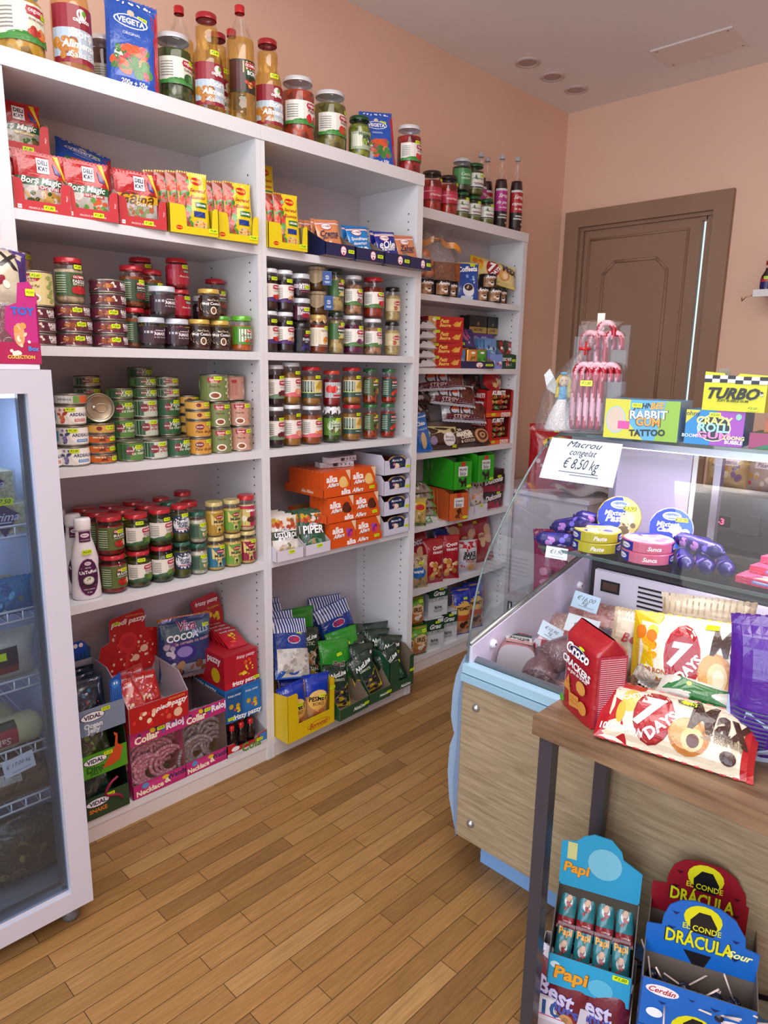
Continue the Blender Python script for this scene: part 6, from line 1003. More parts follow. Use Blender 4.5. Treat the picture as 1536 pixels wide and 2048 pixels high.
# shelf C
Z = 1.1585
def alka(t, pic): return [('R', 0, 0, 1, 1, 'c0c4d0'), ('R', 0, -.68, 1, .34, '5a1424'), ('T', -.3, .5, .42, 'alka', 'd85018', {'b': .12}), ('T', -.25, .0, .5, t, '3a2a2a', {'s': .1}), ('T', -.22, -.65, .36, 'STRIPY', 'e8d8d8', {'b': .0}), ('E', .6, .2, .38, .75, '6a2418'), ('B', 4, 18, .6, .2, .36, .7, .1, pic)]
pouch('stripy', 'white and maroon chocolate-cereal packet', .29, .12, .03, 'c0c4d0', alka('CICI', ['4a1c14', '8a3a28', '5a2418', '3a1410']), name='biscuit_packet', nar=.02)
for i, (x, z, ty) in enumerate(((1.425, .155, 4), (1.335, .245, 6), (1.255, .325, -2))): put('stripy', x-.01, .185+.01*i, Z+z-.025, 0, ['bottom', 'middle', 'top'][i]+' of the slanting three', rot=(R(-22), R(ty), R(-16)))
pouch('crema', 'dark cocoa-swirl biscuit packet', .255, .10, .03, '3a2018', [('T', -.45, .6, .4, 'alka', 'e8dcc8', {'b': .08}), ('T', -.35, .0, .32, 'CREMA', 'e8dcc8', {'b': .02}), ('T', -.33, -.45, .36, '& COCOA', 'e8dcc8'), ('E', .5, 0, .42, .8, 'c89060'), ('E', .5, 0, .3, .55, '4a2418'), ('E', .5, 0, .18, .32, 'c89060'), ('E', .5, 0, .08, .14, '4a2418')], name='biscuit_packet', nar=.02); put('crema', 1.455, .155, Z+.003, 0, '', rot=(R(-24), R(-3), R(-12)))
pouch('copil', 'brown and cream chocolate packet with round emblem', .20, .12, .026, '3c2418', [('P', [(-1, 1), (1, 1), (1, .3), (.3, .0), (-.2, .4), (-1, .1)], 'c8bc88'), ('E', .35, -.15, .42, .6, 'd8d0d4'), ('E', .35, -.15, .37, .53, 'e8e4e4'), ('T', .35, .0, .3, 'Biscuiti', '4a3a5a', {'s': .3}), ('T', .35, -.3, .32, 'copilariei', '4a3a5a', {'s': .3}), ('E', -.65, -.3, .2, .4, '8a7a9a')], (.7, -.75, '€1,00'), name='biscuit_packet', nar=.02); put('copil', 1.215, .165, Z+.003, 0, '', rot=(R(-18), R(3), R(-14)))
pouch('chio', 'narrow bright blue snack packet leaning left', .085, .19, .02, '1464b8', [('R', 0, .9, 1, .1, 'c8d0d8'), ('T', 0, .5, .6, 'Chio', 'fff', {'b': .05}), ('T', 0, .2, .7, 'STICKLETTI', 'd8e8f8', {'r': 0}), ('E', 0, -.4, .35, .45, 'd0b488')]); put('chio', 1.065, .155, Z+.002, 0, '', rot=(R(-6), R(-12), R(-26)))
pouch('darkch', 'dark crumpled chocolate packet', .15, .10, .03, '2c2220', [('B', 3, 14, 0, 0, .9, .9, .14, ['5a3a28', '8a7a78', '3a2820', 'a8a0a4'])], name='biscuit_packet')
for i in range(3): put('darkch', 1.115+.012*i, .25, Z+.06+.085*i, 0, ['lowest', 'middle', 'highest'][i]+' behind the blue snack packet', rot=(R(-30), R(4), R(-10)))
solid('cprop', 'plain carton holding up the slanting packets', .44, .075, .13, '7a6a64', []); put('cprop', 1.38, .268, Z, -2, '')
KB = [('R', 0, 0, 1, 1, 'b01818')]
cbox('kub', 'red and orange sweets box with metallic sweets', .205, .13, .15, .145, 'b41a1a', '6a1414', [('R', 0, -.84, 1, .16, 'd85a18'), ('T', .5, -.84, .36, '0909', 'e8e0e0', {'b': .03}), ('T', -.1, .82, .5, 'KUBETI', 'fff', {'b': .06, 's': .2})], (-.062, .088, .036), side=[('T', 0, .6, .8, 'KUBETI', 'f4ecec', {'b': .06, 's': .1}), ('P', [(-.8, .35), (.8, .35), (0, -.3)], '7a0c10'), ('T', 0, .15, .5, 'Twist', 'e8a8a8'), ('B', 3, 9, 0, -.6, .8, .3, .1, ['d8601c', '8a2818', 'e8b030'])], lip=.2, price=(-.45, .1, '€1,20'), plural='red and orange sweets boxes')
stack(1.678, .150, Z, ['kub']*2, '', -6, .002)
def sweet(key, noun, cs):
    def fn(o):
        rr = random.Random(2); g = G(); g.ball(0, 0, .016, .018, .014, .014, cs[0], 'crinkle', 10, .1, rr).build('sweet_body', o)
        for s in (-1, 1): g = G(); g.lathe([(.003, 0), (.007, .006), (.013, .014)], cs[1], 'crinkle', 8); q = g.build('twisted_end', o, (s*.016, 0, .016)); q.rotation_euler = (0, R(90*s), 0)
    kind(key, 'wrapped_sweet', noun, 'sweet', .032, fn)
sweet('swg', 'gold-wrapped sweet', ['c8a040', 'a07828']); sweet('swr', 'orange and red wrapped sweet', ['c84a20', 'b8282a']); sweet('swm', 'maroon foil-wrapped sweet', ['7a1c24', '5a7a4a'])
rr = random.Random(11); WD = ['far left', 'left', 'centre left', 'centre', 'centre right', 'right']; LV = ['lowest row', 'second row', 'third row', 'topmost row']
for b, bz in (('lower', Z), ('upper', Z+.1505)):
    for j in range(4):
        for i in range(5): put(('swg', 'swr', 'swm')[(i*2+j+(b == 'upper')) % 3], 1.625+.029*i+.004*j, .172+rr.uniform(0, .02), bz+.004+.03*j, 0, WD[i]+' in the '+LV[j]+' of the '+b+' red box', rot=(0, 0, R(rr.uniform(-40, 40))))
pouch('foilbag', 'red and gold foil sweets bag slumped on the box', .15, .14, .03, 'b0202a', [('B', 3, 16, .2, -.3, .7, .5, .14, ['c8a060', 'e8d8a8', '8a3a2a', 'd8c080'])], name='sweets_bag'); put('foilbag', 1.70, .20, Z+.29, 0, '', rot=(R(-24), R(30), R(-10)))
pouch('dkbag', 'dark patterned sweets bag at the back', .17, .11, .02, '2a2420', [('B', 3, 16, .0, .0, .8, .8, .14, ['5a1c20', '4a4a44', '7a6a5a'])], name='sweets_bag'); put('dkbag', 1.545, .25, Z+.275, 0, '', rot=(R(-14), R(-6), R(-8)))
# shelf D
Z = .7905
GN = '2aa01c'
def gtray(key, noun, c, ci, win, lx):
    cbox(key, noun, .125, .25, .16, .145, c, ci, [('R', 0, .0, .6, .95, win[0])]+[('R', 0, .82, .24, .15, 'b82a24'), ('R', 0, .3, .5, .35, 'd8d8dc'), ('T', 0, .42, .4, win[1], '2a2a2a', {'b': .03}), ('T', 0, .15, .3, win[2], '2a2a2a'), ('B', 3, 14, 0, -.5, .45, .4, .14, win[3])], lip=.25, price=(.7, .1, '€1,60'), name='packet_tray')
gtray('gt', 'bright green packet tray', GN, '1c6a14', ('2c9420', 'PRUNE', 'bio', ['1a1418', '2a2428', '3a3438']), 0); KIND['gt']['pl'] = 'bright green packet trays'
gtray('ot', 'orange packet tray under the green one', 'c85a2c', '7a3818', ('b86428', 'CURMALE', 'bio', ['4a2014', '6a3420']), 0)
put('ot', 1.275, .140, Z, -14, ''); put('gt', 1.300, .148, Z+.1625, -10, 'left one, nearest the post'); put('gt', 1.500, .160, Z+.1925-.012, -8, 'right one, farther along')
sachets('gsac', 'tall dark green sachet', .09, .15, '1f5a1c', [('B', 3, 8, 0, -.2, .8, .7, .18, ['2a7a24', '144014'])]); sachets('osac', 'tall orange-brown sachet', .09, .15, 'b06428', [('B', 3, 8, 0, -.2, .8, .7, .18, ['c87838', '7a4018'])])
for k, bx, by, bz, n, w in (('gsac', 1.30, .175, Z+.167, 5, 'left green tray'), ('gsac', 1.50, .185, Z+.187, 4, 'right green tray'), ('osac', 1.275, .165, Z+.005, 4, 'orange tray')):
    for i in range(n): put(k, bx+.003*i, by+.028*i, bz, 0, ['front', 'second', 'third', 'fourth', 'fifth'][i]+' in the '+w, rot=(R(-6), R(2-i), R(-10)))
CP = [('R', 0, 0, 1, 1, 'd0c8c4'), ('P', [(-1, .2), (1, .5), (1, -.1), (-1, -.3)], 'd86a20'), ('B', 3, 14, 0, .75, .9, .25, .12, ['5a3424', '8a4a30', 'c8b8a8']), ('T', .1, .1, .8, 'CEREALE', 'f4ece4', {'r': 8, 'b': .03}), ('B', 5, 20, 0, -.6, .7, .35, .12, ['8a5a34', '5a7a34', 'c89858', '6a4028'])]
pouch('cere', 'orange-banded spice mix packet', .11, .16, .012, 'd0c8c4', CP, name='spice_packet', nar=.01); cbox('wtray', 'low white tray of spice packets', .115, .16, .08, .045, 'd4d0dc', 'b0a8a8', price=(.1, .8, '€0,90'))
put('wtray', 1.408, .140, Z, -6, 'left of two'); put('wtray', 1.530, .140, Z, -6, 'right of two')
for x in (0, 1):
    for i in range(3): put('cere', 1.410+.122*x, .165+.03*i, Z+.006, 0, ['front', 'middle', 'rear'][i]+' in the '+['left', 'right'][x]+' white tray', rot=(R(-8), R(1), R(-6)))
solid('dulc', 'dark cherry-chocolate box with white script', .165, .06, .095, '2a1418', [('R', 0, -.6, 1, .4, '9a1a3a'), ('B', 3, 7, .5, -.4, .4, .5, .16, ['3a1c14', '5a2a20', 'b83a5a']), ('T', -.0, .35, .85, 'Dulcons', 'f4f0f0', {'b': .08, 's': .3, 'r': 8})], price=(.5, .9, '€1,50')); stack(1.680, .165, Z, ['dulc']*2, '', -8, .004)
solid('dulct', 'dark cherry-chocolate box lying flat on top', .165, .10, .03, '2a1418', top=[('E', 0, 0, .5, .6, '3a1c1c')]); put('dulct', 1.675, .16, Z+.1915, -4, '')
BAGL = ['c8c0b8', '8a5a4a', '4a6a3a', 'a8a0a4', '6a4a3a']
pouch('spg', 'clear packet of dried soup mix', .17, .09, .022, '8a8478', [('B', 3, 30, 0, 0, .9, .85, .12, BAGL), ('P', [(.5, 1), (1, 1), (1, -1), (.7, -1)], '4a8a3a')], name='soup_mix')
for i in range(4): put('spg', 1.075, .16+.006*i, Z+.045+.038*i, 0, ['lowest', 'second', 'third', 'highest'][i]+' of the heap by the post', rot=(R(-60), R(5-4*i % 9), R(-18+5*i)))
pouch('pste', 'yellow pasta packet with green round label', .09, .14, .024, 'b8a850', [('E', 0, .4, .8, .35, 'd8b81c'), ('E', 0, .35, .6, .22, 'c02a24'), ('R', 0, -.4, .9, .35, 'c0a868'), ('B', 3, 20, 0, -.4, .8, .35, .14, ['c8b070', 'a88a48', '2a7a3a', 'd8c890']), ('R', 0, -.9, 1, .1, '1f6a34')], name='pasta_packet'); put('pste', 1.020, .150, Z, 0, '', rot=(R(-8), R(4), R(-24)))
pouch('grn', 'green and white crumpled packet', .11, .07, .02, 'c8ccc8', [('P', [(-1, -1), (.2, -1), (0, .6)], '2f8a34'), ('P', [(.4, 1), (1, .4), (1, -1)], 'c8b020')], name='soup_mix'); put('grn', 1.125, .150, Z+.002, 0, '', rot=(R(-40), R(4), R(-14)))
# shelf E
Z = .4555
CRK = ['c88a48', 'b87838', 'd8a868', 'a86830']
pouch('crac', 'red savoury cracker bag with pale cracker pictures', .135, .24, .035, '9a1424', [('T', .2, .62, .5, 'Croco', 'f0e8ec', {'b': .05, 's': .3, 'r': 8}), ('T', .2, .4, .5, 'KRANTY', 'f0e8ec', {'b': .05}), ('B', 3, 16, .05, -.4, .8, .5, .2, CRK+['e8d0b0'])], name='cracker_bag', plural='red savoury cracker bags')
put('crac', 1.165, .165, Z, -16, 'left, upright in front', rot=(R(-4), R(2), R(-16))); put('crac', 1.285, .160, Z, -26, 'right, upright in front', rot=(R(-2), R(0), R(-30)))
pouch('bigred', 'large dark red snack bag', .24, .27, .05, '8a1424', [('T', 0, .5, .5, 'Croco', 'c8d0e8', {'b': .04, 's': .3}), ('B', 3, 9, 0, -.3, .9, .6, .2, ['a81c2c', 'c8a078', 'b88a60', '8a1020'])], name='snack_bag', plural='large dark red snack bags'); put('bigred', 1.10, .265, Z+.02, 0, 'far left, behind', rot=(R(-10), R(-8), R(-14)))
pouch('toast', 'large red bag with round toasts printed on it', .24, .29, .05, '9c1222', [('B', 3, 9, 0, 0, .9, .85, .26, ['d0a880', 'c89c70', 'd8b48c']), ('T', 0, .1, .3, 'TOAST', '5a0c18', {'b': .05})], (-.2, .7, '€1,00'), name='toast_bag', plural='large red toast bags'); put('toast', 1.49, .265, Z+.003, 0, 'left of two', rot=(R(-4), R(6), R(-10))); put('toast', 1.665, .27, Z+.002, 0, 'right of two', rot=(R(-8), R(-6), R(-10)))
pouch('bake', 'white and red toasted-bread snack bag', .145, .185, .035, 'c4c0c8', [('P', [(-1, 1), (1, 1), (1, .55), (-.2, .3), (-1, .55)], 'b0182a'), ('E', 0, .6, .2, .14, 'f0e8e8'), ('E', 0, .6, .16, .11, 'b0182a'), ('T', .1, .22, .55, 'BAKE', '1f2a24', {'b': .06}), ('T', .1, -.0, .62, 'ROLLS', '1f2a24', {'b': .06}), ('T', .1, -.2, .4, 'PIZZA', 'a81c28'), ('E', .3, -.6, .4, .3, 'd8b088'), ('E', .3, -.6, .28, .2, 'c89868'), ('B', 3, 6, -.6, -.5, .3, .4, .12, ['a8b0c8', 'b84a3a'])], name='snack_bag'); put('bake', 1.440, .160, Z, 0, '', rot=(R(-3), R(2), R(-18)))
pouch('warni', 'blue and tan cereal-bread packet at the left post', .115, .17, .03, 'b09a78', [('B', 3, 22, 0, .6, .9, .35, .14, ['d8d0c0', '8a6a4a', '4a2a1c', 'c8b898']), ('E', -.2, .0, .75, .35, '1c68b0'), ('T', -.2, .1, .5, 'warni', 'f0f4f8', {'b': .05}), ('B', 5, 12, .3, -.6, .7, .35, .14, ['b8824a', '4a7a2a', 'c8a068', '8a5a2a'])], (.1, .6, '€2,00')); put('warni', 1.045, .158, Z, 0, '', rot=(R(-4), 0, R(-20)))
pouch('blue2', 'blue and green snack bag wedged behind', .14, .24, .03, '1c3a8a', [('P', [(-.2, .4), (1, .7), (1, -.2), (0, -.3)], '1f7a50'), ('E', .3, .2, .3, .2, 'c8d8d0')]); put('blue2', 1.345, .255, Z+.002, 0, '', rot=(R(-8), R(8), R(-10)))
# floor-level shelf F
Z = .0855
pouch('iris', 'green-topped packet with round tan and orange picture', .115, .155, .04, 'b8743a', [('R', 0, .75, 1, .3, '5a9a28'), ('E', 0, .25, .7, .35, 'd8b888'), ('T', 0, .25, .45, 'IRIS', '3a2a1c', {'b': .05}), ('B', 3, 14, 0, -.5, .8, .4, .22, ['b8602a', 'e8e0d8', '8a3a1c', 'd88a4a'])], (.5, .75, '€1,20'), name='coffee_packet', seal='4a8a20', plural='green-topped nut packets')
put('iris', 1.055, .160, Z, 0, 'lower one', rot=(0, 0, R(-16))); put('iris', 1.047, .180, Z+.158, 0, 'upper one', rot=(R(-2), 0, R(-16))); put('iris', .950, .155, Z, 0, 'half hidden behind the left post', rot=(0, 0, R(-10)))
gr = [('R', 0, .6, 1, .4, '123c2c'), ('T', .1, .5, .6, 'Grau', 'e8f0ec', {'b': .04, 's': .3}), ('R', .6, .85, .3, .12, 'c8ccd0'), ('R', 0, .12, 1, .12, '9aa4a4'), ('B', 3, 16, 0, .12, .95, .08, .05, ['4a5a5a', 'd0d4d4']), ('T', 0, -.4, .4, 'faina', '3a4a44', {'b': .03}), ('R', 0, -.6, .5, .03, '8a9490'), ('R', 0, -.7, .4, .03, '8a9490')]
solid('flour', 'dark green and white flour packet', .125, .085, .17, 'c4c8cc', gr, side=[('R', 0, .7, 1, .3, '123c2c'), ('R', 0, -.1, .8, .6, 'a8b8c8')], price=(.3, .88, '€2,00'), name='flour_packet')
put('flour', 1.175, .145, Z, -14, 'lower left'); put('flour', 1.315, .165, Z, -14, 'lower right'); put('flour', 1.222, .165, Z+.1715, -14, 'tilted on top of the two')
pouch('pesm', 'tall blue-topped breadcrumb bag', .135, .27, .04, 'b8885a', [('R', 0, .7, 1, .35, '1634a0'), ('E', 0, .2, .75, .32, 'e0b058'), ('T', 0, .2, .65, 'PESMET', '1c1a18', {'b': .05}), ('R', 0, -.2, .9, .12, 'b84a28'), ('B', 3, 12, 0, -.65, .85, .3, .22, ['c87a4a', '3a2418', 'e0a878', '8a4a2a'])], (.2, .62, '€1,60'), name='crumb_bag', seal='1634a0', plural='tall blue-topped breadcrumb bags'); put('pesm', 1.440, .180, Z, 0, 'left, in front', rot=(R(-3), R(1), R(-18))); put('pesm', 1.575, .190, Z, 0, 'right, behind the counter glass', rot=(R(-3), R(-1), R(-18)))
pouch('redcof', 'large red and green packet seen through the counter glass', .17, .27, .04, 'a8323c', [('R', 0, .75, 1, .25, '1f3a30'), ('T', .1, .2, .5, 'Penny', '2a1c1c', {'s': .2, 'b': .03}), ('P', [(-1, -1), (1, -1), (1, -.4), (-.5, -.3)], 'c8c0b0')], name='snack_bag'); put('redcof', 1.695, .285, Z+.002, 0, '', rot=(R(-4), 0, R(-10)))
can('foilr', 'dark maroon and green cylinder lying at the back', .045, .12, '7a1c28', [('R', .5, 0, .4, 1, '1f4a2c')], None); put('foilr', 1.50, .290, Z+.32, 0, '', rot=(R(10), R(84), 0))
# ---------------------------------------------------------------- on the glass shelf inside the counter
ZS = 1.0347
def wheel(key, noun, side, topc, art, sart, r=.072, h=.031):
    def fn(o):
        G().lathe([(0, 0), (r-.003, 0), (r, .002), (r, h-.003), (r-.003, h), (0, h)], side, 'card', 32).build('cheese_box', o)
        G().art([('E', 0, 0, .97, .97, topc)]+art, 2*r, 2*r, flatT(0, 0, h), (9, 9)).build('printed_lid', o)
        G().art(sart, r*4.6, h*.86, cyl(r+.0004, h/2), (r*.25, 1)).build('side_label', o)
    kind(key, 'cheese_box', noun, 'cheese', h, fn)
def hoch(c1, t): return [('R', -.55, 0, .18, 1, '1c2a8c'), ('E', -.55, 0, .12, .6, 'e8e8f0'), ('T', -.55, 0, .1, 'Hochland', '1c2a8c'), ('R', 0, 0, .37, 1, c1), ('T', 0, 0, .12, t, 'f8f0f0', {'b': .03, 's': .3}), ('R', .5, 0, .14, 1, '1c2a8c'), ('E', .5, 0, .1, .6, 'e8e8f0'), ('T', .5, 0, .08, 'Hochland', '1c2a8c')]
CY = ['e8d8a0', 'd8c060', 'f0e8c8', '4a4ab0', 'c8a048']; CP_ = ['e88aa0', 'f0b0b8', 'd86a8a', 'f4d8d8', '5a4ac0']
wheel('chy', 'round yellow mixed-cheese box lying flat', 'b8b02c', 'e0cc70', [('P', [(-.7, .6), (.7, .6), (.3, .95), (-.3, .95)], '2a3aa0'), ('B', 3, 16, 0, -.1, .75, .7, .2, CY)], hoch('b8b02c', 'Paste'))
wheel('chp', 'round pink ham-cheese box lying flat', 'c8587c', 'e8a0b0', [('P', [(-.7, .6), (.7, .6), (.3, .95), (-.3, .95)], '2a3aa0'), ('B', 4, 16, 0, -.1, .75, .7, .2, CP_)], hoch('c86a84', 'Sunca'))
def up(t1, t2, food, lo): return [('P', [(-.95, .25), (-.7, .68), (-.2, .95), (.1, .96), (.3, .2), (0, -.5), (-.7, -.55), (-.95, -.2)], '1c3aa8'), ('E', 0, .6, .42, .2, 'e8ecf4'), ('E', 0, .6, .36, .14, '5a7ab0'), ('T', 0, .58, .34, 'Hochland', 'f8f8ff', {'b': .03}), ('T', -.15, .2, .5, t1, 'fff', {'s': .2, 'b': .02}), ('T', -.1, -.05, .5, t2, 'fff', {'s': .3, 'b': .04}), ('B', 3, 14, .35, -.3, .5, .55, .2, food), ('P', [(-.75, -.6), (.2, -.65), (.3, -.92), (-.3, -.95)], lo), ('R', .45, .45, .28, .1, YEL), ('T', .45, .45, .3, '€3,90', '24301a')]
wheel('uy', 'upright yellow and blue round cheese box with cream picture', 'd0b848', 'c8b468', up('Mixtett', 'Paste', ['e8d8b0', 'd8c490', 'f0e8d0', '6a5838'], 'c8b020'), [('R', 0, 0, 1, 1, 'd8cc98')], .068, .030)
wheel('ub', 'upright blue round cheese box with ham picture', 'c8c4d8', '2a58b8', up('Mixtett', 'Classico', ['d89878', 'e8b0a0', 'd8c8b0', '4a3428', 'f0e0d8'], '6a90d0'), [('R', 0, 0, 1, 1, 'd8d4e4')], .064, .030)
ux = R(82)
put('uy', .560, -1.122, ZS+.078, 0, '', rot=(R(78), 0, R(-66))); put('ub', .560, -1.290, ZS+.071, 0, '', rot=(R(78), 0, R(-66)))
put('chy', .418, -1.122, ZS, -60, 'lower one on the glass shelf'); put('chy', .423, -1.120, ZS+.0315, -55, 'upper one on the glass shelf'); put('chp', .418, -1.285, ZS, -60, 'lower one on the glass shelf'); put('chp', .424, -1.283, ZS+.0315, -52, 'upper one on the glass shelf')
def log(key, noun, c, L, r, blob):
    def fn(o):
        prof = [(0, -L/2-.012), (.006, -L/2-.010), (.003, -L/2-.004), (r*.6, -L/2), (r, -L/2+.014), (r, L/2-.014), (r*.6, L/2), (.003, L/2+.004), (.006, L/2+.010), (0, L/2+.012)]
        g = G().lathe([(a, b) for a, b in prof], c, 'card', 18); g.build('casing', o)
        G().art([('R', 0, 0, 1, 1, c), ('B', 3, 40, 0, 0, .95, .9, .12, blob), ('E', 0, 0, .2, .6, blob[0]), ('T', 0, .1, .5, 'pate', 'e8e4f8', {'b': .03, 'r': 90})], r*6.2, L*.76, cyl(r+.0006, 0), (r*.3, .05), 'card').build('printed_band', o)
    kind(key, 'pate_roll', noun, 'pate', r*2, fn)
log('lg', 'violet-blue pâté roll', '1a1668', .115, .021, ['c8b8e8', '7a6ae0', '2a2488', 'c080d0'])
for i, (x, y, z, rx, rz) in enumerate(((.420, -1.000, .022, 88, -60), (.520, -1.04, .0225, 92, 20), (.41, -1.030, .062, 72, 5), (.53, -1.050, .064, 100, 40), (.350, -1.02, .022, 90, 30))):
    put('lg', x, y, ZS+z, 0, ['far left of the crossed heap', 'under the heap, toward the back', 'lying across the top, nearest', 'top of heap, against yellow boxes', 'bottom front of the heap'][i], rot=(R(rx), 0, R(rz)))
for i, (x, y, z, rx, rz) in enumerate(((.42, -1.395, .022, 92, -64), (.425, -1.445, .022, 90, -58), (.44, -1.495, .022, 88, -62), (.48, -1.392, .062, 88, -20), (.44, -1.438, .064, 92, -24))):
    put('lg', x, y, ZS+z, 0, ['bottom left of the pyramid', 'bottom middle of the pyramid', 'bottom right of the pyramid', 'upper rear of the pyramid', 'upper front of the pyramid'][i], rot=(R(rx), 0, R(rz)))
solid('pnk', 'pink cream-cheese stick pack in clear wrap', .17, .075, .018, 'c83a64', top=[('R', 0, 0, .9, .8, 'e8c890'), ('P', [(-1, 1), (.2, 1), (-.6, -1), (-1, -1)], 'd84a70'), ('B', 3, 8, .2, 0, .6, .6, .16, ['f0dcb0', 'e8a0a8', '6a5ac0'])], front=[('R', 0, .1, .5, .5, '7a88c8'), ('R', 0, .3, .45, .1, 'e8e8f4')], name='cheese_pack', m='crinkle')
for i, (x, y, z, rz) in enumerate(((.37, -1.63, .001, -96), (.42, -1.645, .0205, -100), (.50, -1.66, .001, -92), (.46, -1.655, .040, -104))): put('pnk', x, y, ZS+z, rz, ['front bottom', 'middle layer', 'rear bottom', 'topmost'][i]+' on the glass shelf')
def card(key, noun, w, h, lines, c='e4e8f0', lean=False):
    def fn(o): G().box(-w/2, 0, 0, w/2, .0008, h, c, 'paper').art([('T', 0, y, tw, t, '20242c', {'s': .35, 'b': -.004}) for t, y, tw in lines]+[('R', .1, -.62, .6, .02, '20242c')], w, h, flat(0, 0, h/2)).build('paper_card', o); G().box(-w*.06, .0008, h*.3, w*.06, .0012, h*.5, 'd8dce4', 'plastic').build('clip', o)
    kind(key, 'price_card', noun, 'price card', h, fn)
card('c190', 'white handwritten price card reading 1,90 on the glass shelf edge', .07, .036, [('€1,90', .15, .6)]); put('c190', .314, -1.045, ZS-.030, 0, '', rot=(R(-12), 0, R(-80)))
# ---------------------------------------------------------------- cold cuts on the deck
ZD = .6005
def ham(o):
    P = []
    for i in range(20): a = 2*PI*i/20; P.append((.066*math.copysign(abs(math.cos(a))**.62, math.cos(a)), .075+.066*math.copysign(abs(math.sin(a))**.62, math.sin(a))))
    G().prism(P, .19, 'b3a8ae', 'plastic', ce='c87a7c').build('ham_block', o)
    G().prism([(x*1.02, z*1.02-.001) for x, z in P], .188, 'fff', 'film', frame=lambda u, v, t: (u, .002+t, v)).build('clear_wrap', o)
    G().box(-.045, .03, .1435, .050, .17, .1445, 'd8d4d0', 'paper').art([('R', 0, .6, 1, .3, '1f3a2c'), ('R', 0, .9, .8, .1, 'a81c28'), ('T', 0, .0, .8, 'Sunca', '1c1c1c', {'s': .4}), ('T', 0, -.35, .8, 'Praga', '1c1c1c', {'s': .4}), ('R', 0, -.8, 1, .2, 'c88a80')], .095, .14, flatT(.0025, .1, .1446)).box(.064, .03, .04, .068, .17, .12, 'a81c28', 'paper').build('paper_label', o)
kind('ham', 'ham_block', 'pale cut ham block in clear wrap with white top label', 'ham', .15, ham); put('ham', .150, -1.020, ZD+.035, 0, '', rot=(R(-4), R(6), R(-56))); PLACED[-1][0].scale = (.86, .7, .86)
def salami(key, noun, r, L):
    def fn(o):
        g = G().lathe([(0, 0), (r-.003, 0), (r, .003), (r, L-.02), (r*.7, L-.004), (0, L)], '6a3840', 'meat', 26); g.build('salami_body', o)
        g = G(); g.lathe([(0, -.0008), (r-.004, -.0008)], '8a5c62', 'pulp', 26); rr = random.Random(5)
        for i in range(60): a, q = rr.uniform(0, 6.28), r*.93*math.sqrt(rr.random()); g.lathe([(0, -.0012), (rr.uniform(.002, .0045), -.0011)], rr.choice(['c8a8a8', 'b08890', 'd0b4b4']), 'matte', 6, cx=q*math.cos(a), cy=q*math.sin(a))
        g.build('cut_face', o)
        G().lathe([(0, -.003), (r+.001, -.002), (r+.002, .01), (r+.002, L*.9)], 'fff', 'film', 26).build('clear_wrap', o)
    kind(key, 'salami', noun, 'salami', r*2, fn)
salami('sal', 'large wrapped salami cut end toward the glass', .063, .22); salami('sals', 'smaller wrapped salami end', .052, .14)
put('sal', .200, -1.120, ZD+.135, 0, '', rot=(R(-6), R(84), R(-22))); PLACED[-1][0].scale = (.76, .76, .9); put('sals', .150, -1.105, ZD+.064, 0, 'lying low between ham and large salami', rot=(0, R(76), R(18))); put('sals', .115, -1.195, ZD+.060, 0, 'low at the right, partly behind the cracker bag', rot=(0, R(84), R(-40)))
def vac(key, noun, w, h, c, blob, lab=None):
    def f(u, v, off): a, b = min(1, abs(2*u/w)), min(1, abs(2*v/h)); t = .024*max(0, 1-(a/.9)**4)**.6*max(0, 1-(b/.9)**4)**.6 if a < .9 and b < .9 else 0; return (u, -t-off, v+h/2)
    def fn(o):
        g = G().grid(lambda a, b: f(a*w*.44, b*h*.44, -.0015), 12, 10, c, 'meat'); g.grid(lambda a, b: (a*w*.44, .001, b*h*.44+h/2), 2, 2, c, 'meat', flip=True).art([('B', 4, 18, 0, 0, .8, .8, .16, blob)], w, h, lambda u, v, q: f(u, v, q-.001), (w/10, h/10), 'meat'); g.build('sliced_meat', o)
        G().grid(lambda a, b: f(a*w/2, b*h/2, .002), 14, 12, 'fff', 'film').build('clear_wrap', o)
        if lab: G().art(lab, w*.9, h*.34, shift(lambda u, v, q: f(u, v, q+.003), 0, -h*.26), (w/9, h/12)).build('printed_label', o)
    kind(key, 'vacuum_pack', noun, 'meat pack', .02, fn)
RL = [('R', 0, 0, 1, 1, 'a81c2c'), ('R', -.6, .1, .16, .6, 'e0dce0'), ('R', 0, 0, .28, .9, 'dcd8e4'), ('T', 0, 0, .2, 'SERGIANA', '2a2a5a')]
vac('vpk', 'vacuum pack of pale cooked meat with red printed label', .20, .15, 'b88a80', ['c89a8c', 'a87468', 'd0a898'], RL); vac('vbac', 'vacuum pack of pinkish bacon slices', .22, .13, 'c88a78', ['d8a090', 'e8c0b0', 'b06a58']); vac('vor', 'clear pack of bright orange sausages', .15, .10, 'c8482c', ['d85a34', 'e0784a', 'b83820'])
put('vpk', .33, -.985+.02, ZD+.05, 0, 'nearest the side wall', rot=(R(-58), R(10), R(-60))); put('vpk', .43, -1.075, ZD+.07, 0, 'behind, propped higher', rot=(R(-48), R(-4), R(-62))); put('vbac', .50, -1.10, ZD+.145, 0, 'lying on the vacuum packs', rot=(R(-70), R(4), R(-70))); put('vbac', .48, -1.255, ZD+.06, 0, 'to the right of the price card', rot=(R(-62), R(-6), R(-80)))
put('vor', .58, -1.225, ZD+.115, 0, 'upper, by the slotted panel', rot=(R(-46), R(6), R(-74))); put('vor', .44, -1.245, ZD+.100, 0, 'lower, beside the price card', rot=(R(-64), R(4), R(-74)))
